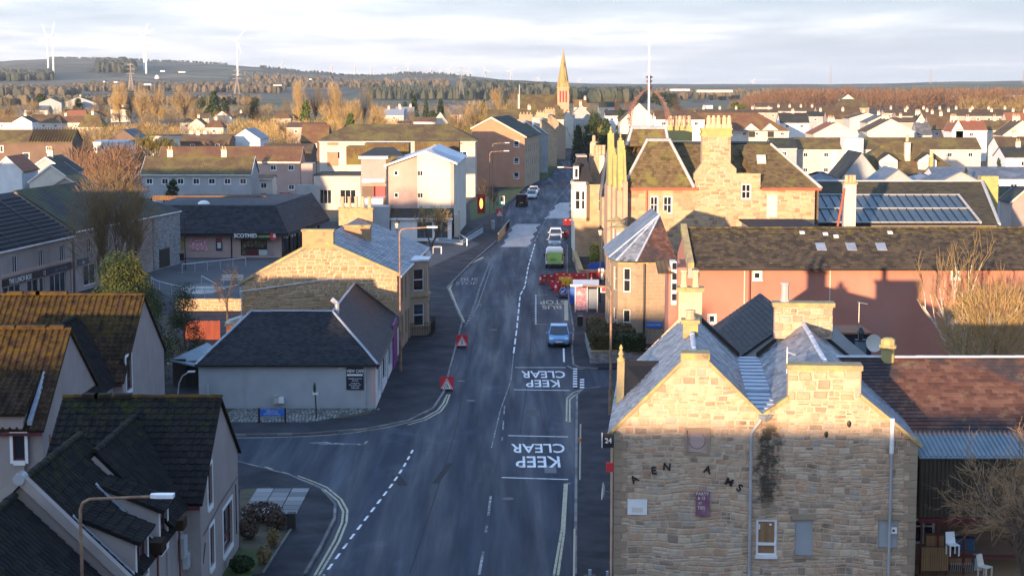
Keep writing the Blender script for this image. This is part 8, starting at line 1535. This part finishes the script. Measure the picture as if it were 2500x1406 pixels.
def warn(label,px_,pb,pt,kind,group='red roadworks sign boards'):
    g=G(px_,pb); t=thing('warning_sign',label,'sign',(g.x,g.y,0),0,group); h=P(px_,pt,g.y).z; w=.46 if kind != 2 else .5; z0=h-2*w
    MB().box(-w,w,-.03,0,z0,h).build('board','red',t)
    def tri(k,d,m_,nm_):MB().prism([(-k,d,z0+.07+(w*.86-k)*.3),(k,d,z0+.07+(w*.86-k)*.3),(0,d,z0+.07+(w*.86-k)*.3+k*1.78)],(0,-.008,0)).build(nm_,m_,t)
    tri(w*.94,-.03,'white','border'); tri(w*.86,-.039,'red','triangle'); tri(w*.72,-.048,'white','triangle')
    mb=MB(); zc_=z0+.3
    if kind==0:mb.prism([(-.1,-.057,zc_-.12),(-.04,-.057,zc_-.12),(-.03,-.057,zc_+.05),(-.03,-.057,zc_+.25),(-.05,-.057,zc_+.25),(-.07,-.057,zc_+.05)],(0,-.006,0)); mb.prism([(.12,-.057,zc_-.12),(.06,-.057,zc_-.12),(.0,-.057,zc_+.05),(.0,-.057,zc_+.25),(.03,-.057,zc_+.25),(.06,-.057,zc_+.05)],(0,-.006,0))
    elif kind==1:
        mb.prism([(-.2,-.057,zc_-.13),(-.08,-.057,zc_-.13),(-.14,-.057,zc_-.03)],(0,-.006,0)); mb.tube((.0,-.06,zc_+.22),(.0,-.062,zc_+.22),.035,n=8)
        for a,b in (((-.02,.16),(.06,.02)),((.06,.02),(.12,-.13)),((.05,.0),(-.02,-.13)),((-.02,.14),(-.12,-.02))):mb.tube((a[0],-.06,zc_+a[1]),(b[0],-.06,zc_+b[1]),.022,n=6)
    else:mb.box(-.14,.14,-.064,-.057,zc_-.04,zc_+.06)
    mb.build('symbol','black',t)
    for x in (-.3,.3):MB().tube((x,0,0),(x,-.01,z0),.025).build('leg','black',t)
    MB().box(-.35,.35,-.25,.35,0,.1).build('sandbag','black',t)
warn('red square sign with a narrowing-road triangle, farther of the two on the left kerb',1128,848,817,0); warn('red square sign with a digging-man triangle, nearer of the two on the left kerb',1091,953,919,1)
g=G(1220,560); t=warn('small red sign with a hump triangle below the traffic light',1220,556,511,2)
g=G(1226,560); t=thing('traffic_light','temporary traffic light showing green beside the guard rail','traffic light',(g.x,g.y,0)); z=P(1226,480,g.y).z; MB().tube((0,0,0),(0,0,z-1.2),.05).build('post','steel',t); MB().box(-.36,.36,-.04,.04,z-1.15,z+.05).build('backing_board','white',t); MB().box(-.2,.2,-.16,-.04,z-1.08,z-.02).build('housing','black',t)
for i,m_ in enumerate(('red_dark','dark_wood','green_light')):MB().tube((0,-.17,z-.2-.33*i),(0,-.2,z-.2-.33*i),.12,n=10).build('lens',m_,t)
g=G(1175,524); t=thing('advert_totem','glowing orange-red curved advert totem on the grass by the brick flats','totem',(g.x,g.y,0)); z=P(0,475,g.y).z; MB().box(-.62,.62,-.12,.12,.2,z).build('body','red_dark',t); MB().blob((0,-.12,z*.55),(.26,.04,z*.26),12,8).build('lit_panel','ad_glow',t); MB().box(-.5,.5,-.14,-.12,z-.5,z-.15).build('header','red',t)
a,b=G(1216,592,.12),G(1244,556,.12); t=thing('guard_rail','dark pedestrian guard rail along the crossing kerb','railing',((a.x+b.x)/2,(a.y+b.y)/2,0)); mb=MB(); up_=Vector((0,0,1.1)); mb.tube(a+up_,b+up_,.05); mb.tube(a+up_*.15,b+up_*.15,.03)
for i in range(90):p=a.lerp(b,i/89); mb.tube(p,p+up_,.03,n=4)
mb.build('bar','dark_wood',t,world=t,kind='stuff'); MB().tube(a+up_*1.04,b+up_*1.04,.05).build('handrail','steel',t,world=t)
g=G(1203,560,.12); t=thing('litter_bin','grey litter bin beside the nearer lamp by the crossing','bin',g); MB().lathe((0,0,0),[(.28,0),(.3,1.1),(.34,1.15),(.2,1.3)],10).build('body','harl_grey',t)
# planter steps by the shop and bicycle stands
for k in range(3):a,b=G(1050,583+4*k,.12),G(1130,590+4*k,.12); c=G(1180,556+6*k,.12); MB().prism([(a.x,a.y,.1),(b.x,b.y,.1),(c.x,c.y,.1),(c.x-.1,c.y+.8,.1),(b.x-.2,b.y+.8,.1),(a.x,a.y+.8,.1)],(0,0,.5-.14*k)).build('terrace_step','harl_grey' if k else 'sett').__setitem__('kind','structure')
t=thing('handrail','pale tubular handrail at the shop steps','railing',G(1124,598,.12)); a,b=G(1122,590,.12),G(1140,602,.12); MB().path([a,a+Vector((0,0,1)),b+Vector((0,0,1)),b],.05,5).build('rail','galv',t,world=t)
t=thing('cycle_stands','pair of pale cycle hoops outside the bay-window house','cycle stand',G(1068,618,.12)); MB().path([(-.5,0,0),(-.5,0,.8),(.5,0,.8),(.5,0,0)],.04,5).build('hoop','galv',t); MB().path([(-.5,-1,0),(-.5,-1,.8),(.5,-1,.8),(.5,-1,0)],.04,5).build('hoop','galv',t)
p=G(1052,668); t=thing('hanging_sign','square white hanging sign on the corner of the bay-window house','sign',P(1050,622,155)); MB().obox((-.35,0,-.35),(.5,.3,.25),(-.02,.03,0),(-.2,0,.5)).build('panel','white',t)
# roadworks
def barrier(label,x,y,rot,m_='red',h=1.05,w=1.4,tilt=0):
    t=thing('road_barrier',label,'barrier',(x,y,0),rot,'plastic roadworks barriers'); t.rotation_euler.x=math.radians(tilt); mb=MB()
    wall(t,(-w/2,-.04,0),(1,0,0),[(0,.12),(w,.12),(w,h),(0,h)],m_,[(.2+.44*i,.34,.36+.44*i,.5) for i in range(3)],th=.06,mb=mb); mb.box(-w/2,w/2,0,.05,.64,h-.04); mb.box(-w/2,w/2,0,.05,.12,.28); mb.build('panel',m_,t)
    for s_ in (-1,1):MB().box(s_*w*.4-.25,s_*w*.4+.25,-.3,.3,0,.1).build('foot','black',t)
    for s_ in (-1,1):MB().box(s_*.35-.1,s_*.35+.1,-.06,-.045,h-.22,h-.12).build('reflector','white',t)
for lab,px_,py_,rot,m_,tl in (('dark red barrier at the left end of the roadworks, behind the cone',1338,694,-5,'red_dark',0),('pink-red barrier slanting left in the roadworks',1358,708,-38,'red',8),('red barrier standing behind the slanting one',1368,690,4,'red',0),('yellow barrier in the middle of the red roadworks barriers',1381,700,8,'yellow',-6),('red barrier right of the yellow one',1399,691,0,'red',0),('red barrier at the right end of the roadworks row',1416,692,0,'red',0),('red barrier lying low beneath the right end',1425,706,10,'red',25),('dark red barrier turned sideways behind the blue arrow sign',1373,722,62,'red_dark',0)):g=G(px_,py_); barrier(lab,g.x,g.y,rot,m_,tilt=tl)
def cone(label,px_,py_,h=.95,group='traffic cones'):
    t=thing('traffic_cone',label,'cone',G(px_,py_),0,group); MB().box(-.25,.25,-.25,.25,0,.06).build('base','red_dark',t); MB().lathe((0,0,.06),[(.18,0),(.12,h*.35)],10).build('lower_cone','red',t); MB().lathe((0,0,.06+h*.35),[(.12,0),(.08,h*.3)],10).build('reflective_band','white',t); MB().lathe((0,0,.06+h*.65),[(.08,0),(.03,h*.35)],10).build('tip','red',t)
cone('traffic cone at the far left end of the roadworks barriers',1320,692); cone('traffic cone between the slanting barrier and the arrow sign',1357,712); cone('orange-red cone on the pavement right of the barriers',1444,696,1.1)
g=G(1375,728); t=thing('arrow_sign','round blue keep-left arrow sign in front of the barriers','sign',(g.x,g.y,0)); z=P(0,711,g.y).z; MB().tube((0,0,z),(0,-.03,z),.36,n=20).build('rim','white',t); MB().tube((0,-.03,z),(0,-.045,z),.32,n=20).build('disc','blue',t)
MB().prism([(.16,-.05,z+.2),(.2,-.05,z+.13),(.0,-.05,z-.08),(.04,-.05,z-.15),(-.19,-.05,z-.15),(-.17,-.05,z+.07),(-.09,-.05,z+.0)],(0,-.01,0)).build('arrow','white',t); MB().box(-.45,.45,-.1,.3,0,.18).build('base','black',t); MB().tube((0,.02,.1),(0,.02,z),.03).build('post','black',t)
g=G(1400,742,.12); t=thing('portable_sign','tall blue plastic tarp-like panel left of the bus shelter','panel',g); MB().prism([(-.4,-.1,.1),(.25,-.1,0),(.4,-.1,1.6),(-.35,-.1,1.5)],(0,.12,0)).build('panel','blue',t); MB().tube((.35,0,0),(.4,0,1.7),.03).build('post','steel',t)
g=G(1452,668,.12); t=thing('stacked_barriers','heap of blue barriers piled against the hotel wall','barriers',g)
for i in range(4):MB().obox((-.7+.12*i,.1*i,.1*i),(1.5,.2,.12),(0,.06,0),(-.1,0,.85)).build('barrier_panel','blue',t)
t=thing('red_crate','red plastic crate stack below the blue barriers','crate',G(1452,682,.12)); MB().box(-.6,.55,-.3,.3,0,.7).build('body','red_dark',t); MB().box(-.64,.59,-.34,.34,.7,.76).build('rim','red',t)
t=thing('pavement_sign','white pavement A-board with pink lettering beside the red crates','sign',G(1467,682,.12)); MB().prism([(-.3,-.2,0),(.3,-.2,0),(.3,0,1.15),(-.3,0,1.15)],(0,.03,0)).build('panel','white',t); text(t,'OPEN',(0,-.13,.75),(1,0,0),(0,.17,1),.26,'red',bold=.02)
# bus shelter
g=G(1404,762,.12); t=thing('bus_shelter','white-roofed glass bus shelter with a pink advert panel beside the hedge','bus shelter',(g.x,g.y,.12)); MB().prism([(-.2,-.4,2.35),(2.1,-.4,2.35),(2.3,3.4,2.45),(-.1,3.4,2.45)],(0,0,.12)).build('roof','white',t); MB().box(.05,1.05,-.04,.04,.2,2.2).build('advert_panel','ad_pink',t)
for x in (0,1.08,2.0):MB().box(x-.03,x+.04,-.05,.05,0,2.36).build('post','galv',t)
for y in (1.6,3.2):MB().box(1.97,2.04,y,y+.07,0,2.4).build('post','galv',t)
MB().box(1.2,1.95,-.01,.01,.3,2.1).build('glass_panel','glass_sky',t); MB().box(1.97,1.99,.1,3.2,.3,2.2).build('glass_panel','glass_sky',t); MB().box(1.4,1.7,.6,2.8,.45,.5).build('seat','red',t)
g=G(1475,757,.12); t=thing('bus_stop_flag','small red bus-stop flag on a post right of the shelter','sign',(P(1479,706,150).x,150,0)); z=P(0,700,150).z; MB().tube((.3,0,0),(.3,0,z),.05).build('post','black',t); MB().box(-.45,.3,-.04,.04,z-.5,z).build('flag','white',t); MB().box(-.36,.22,-.05,-.041,z-.42,z-.08).build('red_panel','red',t)
g=G(1416,797,.12); t=thing('wheelie_bin','black wheelie bin in front of the bus shelter','bin',g); MB().prism([(-.22,-.28,.1),(.22,-.28,.1),(.26,.3,.1),(-.26,.3,.1)],(0,0,.9)).build('body','black',t); MB().box(-.28,.28,-.33,.34,1.0,1.08).build('lid','dark_wood',t); MB().box(-.24,.24,-.35,-.33,.93,.98).build('label','white',t)
for px_,pb,pt,lab,am in ((1416,1170,1035,'thin white post with an amber fitting on the right pavement',1),(1401,1440,1290,'thin white post nearer the bottom of the right pavement',0)):
    g=G(px_,pb,.12); t=thing('marker_post',lab,'post',g,0,'white marker posts'); z=P(px_,pt,g.y).z-.12; MB().tube((0,0,0),(.02,0,z),.045,.04,8).build('post','cream',t)
    if am:MB().tube((0,0,z*.7),(0,0,z*.7+.14),.1,.1,10).build('amber_fitting','orange',t)
t=thing('signal_head','black signal head with pale caps at the very bottom of the right pavement','signal',P(1440,1412,66)); MB().box(-.22,.22,-.12,.12,-.15,.14).build('housing','black',t); MB().box(-.06,.06,-.05,.05,.14,.36).build('cap','glass_sky',t); MB().box(-.24,.14,-.18,-.12,-.1,-.02).build('plate','white',t); MB().tube((0,0,-.15),(0,0,-3),.05).build('post','black',t); MB().box(.62,.72,-.05,.05,-.2,.3).build('bracket','glass_sky',t)
# ================================================================ VEHICLES
def car(label,px_,py_,col,L=3.9,w=1.7,h=1.5,rot=0,name='car',cat='car',kind='hatch',group=None,rear=False,plate='white'):
    """Vehicle whose end facing the camera rests at the given pixel; lofted body with glasshouse, wheels, lights."""
    g=G(px_,py_); T=thing(name,label,cat,(g.x,g.y,0),rot,group); W2=w/2
    if kind=='van':st=[(0,.35,h*.97,.93),(.12,.3,h,.97),(L*.5,.3,h*1.0,1),(L*.72,.3,h*.95,.98),(L*.82,.3,h*.6,.97),(L*.97,.32,h*.5,.93),(L,.38,h*.38,.85)]; body=st
    else:
        pr=[(0,.42,.62,.80),(.06,.28,.72,.9),(.35,.22,.84,.97),(1.0*L/3.9,.2,.95,1),(2.0*L/3.9,.2,.98,1),(3.2*L/3.9,.2,.98,1),(L-.3,.22,.95,.97),(L-.06,.3,.85,.92),(L,.42,.7,.84)]; body=pr
        if rear:body=[(L-a,b,c,d) for a,b,c,d in pr][::-1]
    mb=MB(); n=10; rings=[]
    for y,z0,z1,k in body:
        hw_=W2*k; sec=[(-hw_*.82,z0),(-hw_,z0+.14),(-hw_,z0+(z1-z0)*.55),(-hw_*.96,z1-.08),(-hw_*.82,z1),(hw_*.82,z1),(hw_*.96,z1-.08),(hw_,z0+(z1-z0)*.55),(hw_,z0+.14),(hw_*.82,z0)]; rings.append([(x,y,z) for x,z in sec])
    vs=[v for r in rings for v in r]; fs=[(i*n+j,i*n+(j+1) % n,(i+1)*n+(j+1) % n,(i+1)*n+j) for i in range(len(rings)-1) for j in range(n)]+[tuple(range(n))[::-1],tuple(range((len(rings)-1)*n,len(rings)*n))]; mb.add(vs,fs); mb.build('body',col,T,smooth=False)
    if kind != 'van':
        zb_,zt_=.93,h; f0,f1,f2,f3=(.85,1.65,L-.95,L-.35) if not rear else (.35,.95,L-1.65,L-.85)
        bw,tw_=W2*.93,W2*.76
        gl=MB(); gl.add([(-bw,f0,zb_),(bw,f0,zb_),(bw,f3,zb_),(-bw,f3,zb_),(-tw_,f1,zt_-.08),(tw_,f1,zt_-.08),(tw_,f2,zt_-.08),(-tw_,f2,zt_-.08)],[(0,1,5,4),(1,2,6,5),(2,3,7,6),(3,0,4,7),(4,5,6,7)]); gl.build('windows','glass',T)
        MB().prism([(-tw_*1.03,f1-.03,zt_-.09),(tw_*1.03,f1-.03,zt_-.09),(tw_*1.03,f2+.05,zt_-.09),(-tw_*1.03,f2+.05,zt_-.09)],(0,0,.1)).build('roof',col,T)
        for s_ in (-1,1):
            for (ya,yb) in ((f0,f1),(f3,f2)):MB().tube((s_*bw,ya,zb_+.02),(s_*tw_,yb,zt_-.05),.045,.04,5).build('pillar',col,T)
            MB().tube((s_*bw*1.01,(f0+f3)/2+.1,zb_),(s_*tw_*1.02,(f1+f2)/2+.1,zt_-.06),.04,n=4).build('pillar',col,T)
            MB().blob((s_*(W2+.1),f0+.35 if not rear else f3-.35,1.0),(.12,.07,.08),8,5).build('mirror',col,T)
    else:
        MB().box(-W2*.8,W2*.8,-.012,.0,h*.55,h*.86).build('rear_window','glass' if col=='car_black' else 'van_green',T);
        for s_ in (-1,1):MB().box(s_*W2*.88-.06,s_*W2*.88+.06,-.03,.05,h*.4,h*.78).build('tail_light','tail_red',T); MB().blob((s_*(W2+.14),L*.78,h*.55),(.12,.1,.16),8,5).build('mirror','black',T)
        MB().box(-W2*.95,W2*.95,-.1,.02,.35,.5).build('bumper','black',T)
    for s_ in (-1,1):
        for y in (L*.19,L*.81):
            o=MB().tube((s_*(W2-.2),y,.31),(s_*(W2+.01),y,.31),.31,n=16).build('wheel','tyre',T); MB().tube((s_*(W2+.0),y,.31),(s_*(W2+.02),y,.31),.18,n=12).build('rim','steel',o)
        if kind != 'van':MB().blob((s_*W2*.70,.1,.68),(.2,.1,.1),8,5).build('headlight' if not rear else 'tail_light','lamp_glass' if not rear else 'tail_red',T)
    zp=.42 if kind != 'van' else .6; MB().box(-.26,.26,-.03,.02,zp,zp+.11).build('number_plate',plate,T)
    if kind != 'van' and not rear:MB().box(-.45,.45,-.02,.08,.28,.38).build('lower_grille','black',T); MB().box(-.22,.22,-.0,.1,.60,.66).build('grille','steel',T); MB().box(-.5,.5,.7,.76,.93,.96).build('wiper','black',T)
    return T
car('pale blue hatchback parked facing the camera on the right of the road',1365,849,'car_blue',rot=-1,w=1.68,h=1.52)
t=car('white high-topped van with a lime green rear panel, parked behind the roadworks',1354,655,'white',L=5.0,w=2.0,h=2.1,kind='van',name='van',cat='van',rot=-1); MB().box(-.85,.85,-.03,-.013,.55,1.75).build('green_panel','van_green',t); MB().box(-.5,.3,-.036,-.03,.9,.96).build('stripe','dark_wood',t); MB().box(-.5,.1,-.036,-.03,1.08,1.12).build('stripe','dark_wood',t); MB().box(-.8,.8,.2,3,2.1,2.2).build('roof_beacon_rack','white',t)
car('blue-grey hatchback parked between the green van and a silver car',1355,606,'car_silver',rot=-1,h=1.55); car('silver-white estate car farthest in the row ahead of the green van',1357,588,'car_white',L=4.3,rot=-1)
car('black van heading away beside the traffic light',1273,505,'car_black',L=5.0,w=2.0,h=2.05,kind='van',name='van',cat='van',rot=-2,plate='yellow'); car('white car parked just beyond the black van',1297,487,'car_white',L=4.3,rot=-3,w=1.8); car('second white car parked beyond the first on the left kerb',1302,476,'car_white',L=4.3,rot=-3,w=1.8)
car('red car parked in the lane behind the supermarket',722,492,'car_red',rot=60); car('silver car parked beside the red one behind the supermarket',755,497,'car_silver',rot=60); car('dark red car in the far street below the stone frontages',1432,372,'red_dark',rear=True)
for px_,py_ in ((1386,552),(1376,583)):g=G(px_,py_); barrier('red barrier standing alone beside the parked cars, %s one' % ('farther' if py_<560 else 'nearer'),g.x,g.y,20,'red_dark')
# ================================================================ WIND TURBINES AND PYLONS
def turbine(label,x,yh,yb,L,a0,Y,yaw=0,group='wind turbines'):
    h,b=P(x,yh,Y),P(x,yb,Y); t=thing('wind_turbine',label,'wind turbine',(b.x,Y,b.z),yaw,group); H_=h.z-b.z; r=L/F*Y; k=Y/4500; tm='turbine' if Y<6000 else 'turbine_hazed'
    MB().tube((0,0,-20),(0,0,H_),2.6*k,1.5*k,8).build('tower',tm,t); MB().box(-1.8*k,1.8*k,-5*k,6*k,H_-1.6*k,H_+2*k).build('nacelle',tm,t); hb=MB().blob((0,-6*k,H_),(1.8*k,2.2*k,1.8*k),8,5).build('hub',tm,t)
    for i in range(3):
        a=math.radians(a0+120*i); u=Vector((math.sin(a),0,math.cos(a))); v=Vector((math.cos(a),0,-math.sin(a))); o=Vector((0,-7*k,H_)); MB().prism([o-v*.8*k,o+u*r*.2-v*1.6*k,o+u*r,o+u*r*.2+v*1.4*k,o+v*.8*k],(0,.7*k,0)).build('blade',tm,t)
tl=[(118,90,172,32,-20,4600),(131,88,178,36,12,4400),(352,88,163,34,60,4700),(357,88,168,34,15,4500),(580,99,172,34,40,4500),(691,157,168,9,10,9000),(811,163,181,7,0,9000),(867,163,183,7,5,8500),(906,168,184,6,20,9000),(966,168,184,9,50,9000),(996,163,183,12,45,8000),(1040,169,187,8,10,9000),(1078,173,189,9,30,8800),(1098,170,188,16,25,7600),(1145,174,188,12,15,9000),(1185,174,190,15,-25,7600),(1247,175,192,16,40,7600),(1314,192,200,9,20,9000),(1414,197,206,9,30,9000),(1838,199,208,10,30,8500),(1545-500+8,170,186,8,70,9200)]
for i,(x,yh,yb,L,a0,Y) in enumerate(sorted(tl)):turbine('%s white wind turbine along the skyline, counted from the left' % od[i],x,yh,yb,L,a0,Y)
def pylon(label,x,yt,yb,Y,w=9):
    a,b=P(x,yt,Y),P(x,yb,Y); t=thing('pylon',label,'pylon',(b.x,Y,b.z),0,'electricity pylons'); h=a.z-b.z; mb=MB(); r=max(.25,Y/4300*.32); q=w/F*Y/2
    for sx_ in (-1,1):
        for sy_ in (-1,1):mb.tube((sx_*q,sy_*q,0),(sx_*q*.22,sy_*q*.22,h*.55),r,r*.8,4); mb.tube((sx_*q*.22,sy_*q*.22,h*.55),(0,0,h),r*.8,r*.6,4)
    for k in range(7):
        z0,z1=h*.55*k/7,h*.55*(k+1)/7; f0,f1=q*(1-.78*k/7),q*(1-.78*(k+1)/7); mb.tube((-f0,-f0,z0),(f1,-f1,z1),r*.5,n=3); mb.tube((f0,-f0,z0),(-f1,-f1,z1),r*.5,n=3)
    mb.build('lattice','galv_far',t)
    for z,s_ in ((.60,1.25),(.76,1.25),(.92,.95)):mb=MB(); mb.tube((-q*s_*1.3,0,h*z),(q*s_*1.3,0,h*z),r*.8,n=4); mb.tube((-q*s_*1.3,0,h*z),(0,0,h*(z+.05)),r*.5,n=3); mb.tube((q*s_*1.3,0,h*z),(0,0,h*(z+.05)),r*.5,n=3); mb.build('crossarm','galv_far',t)
for x,yt,yb,Y,lab in ((320,153,222,1500,'lattice pylon above the golden trees at the left'),(579,168,230,1700,'lattice pylon below the lone turbine, left of centre'),(1126,162,232,2400,'pale pylon before the pine wood near the centre'),(2028,160,207,3600,'faint pylon on the skyline above the red wood'),(2272,168,205,4400,'fainter pylon on the skyline further right'),(2498,172,204,3800,'faint pylon at the right edge of the skyline')):pylon(lab,x,yt,yb,Y,13 if Y<2000 else 11 if Y<3000 else 5)
# unseen shadow casters added outside the frame to the left, shaped as terraces
for lab,x,y,w,h in (('unseen tall terrace added out of frame left of the shop row to cast shade',-78,117,34,12.6),('unseen tall terrace added out of frame farther left to cast shade',-106,190,42,13.0)):house(lab,(x,y,0),0,w,9,h-1.4,h+1.4,wm='harl',rm='roof_dark',wins=[('f',3+5*i,1.2+3.2*j,1.2,1.8) for i in range(int(w/5)) for j in range(3)],group='unseen shadow-casting terraces beyond the left edge')
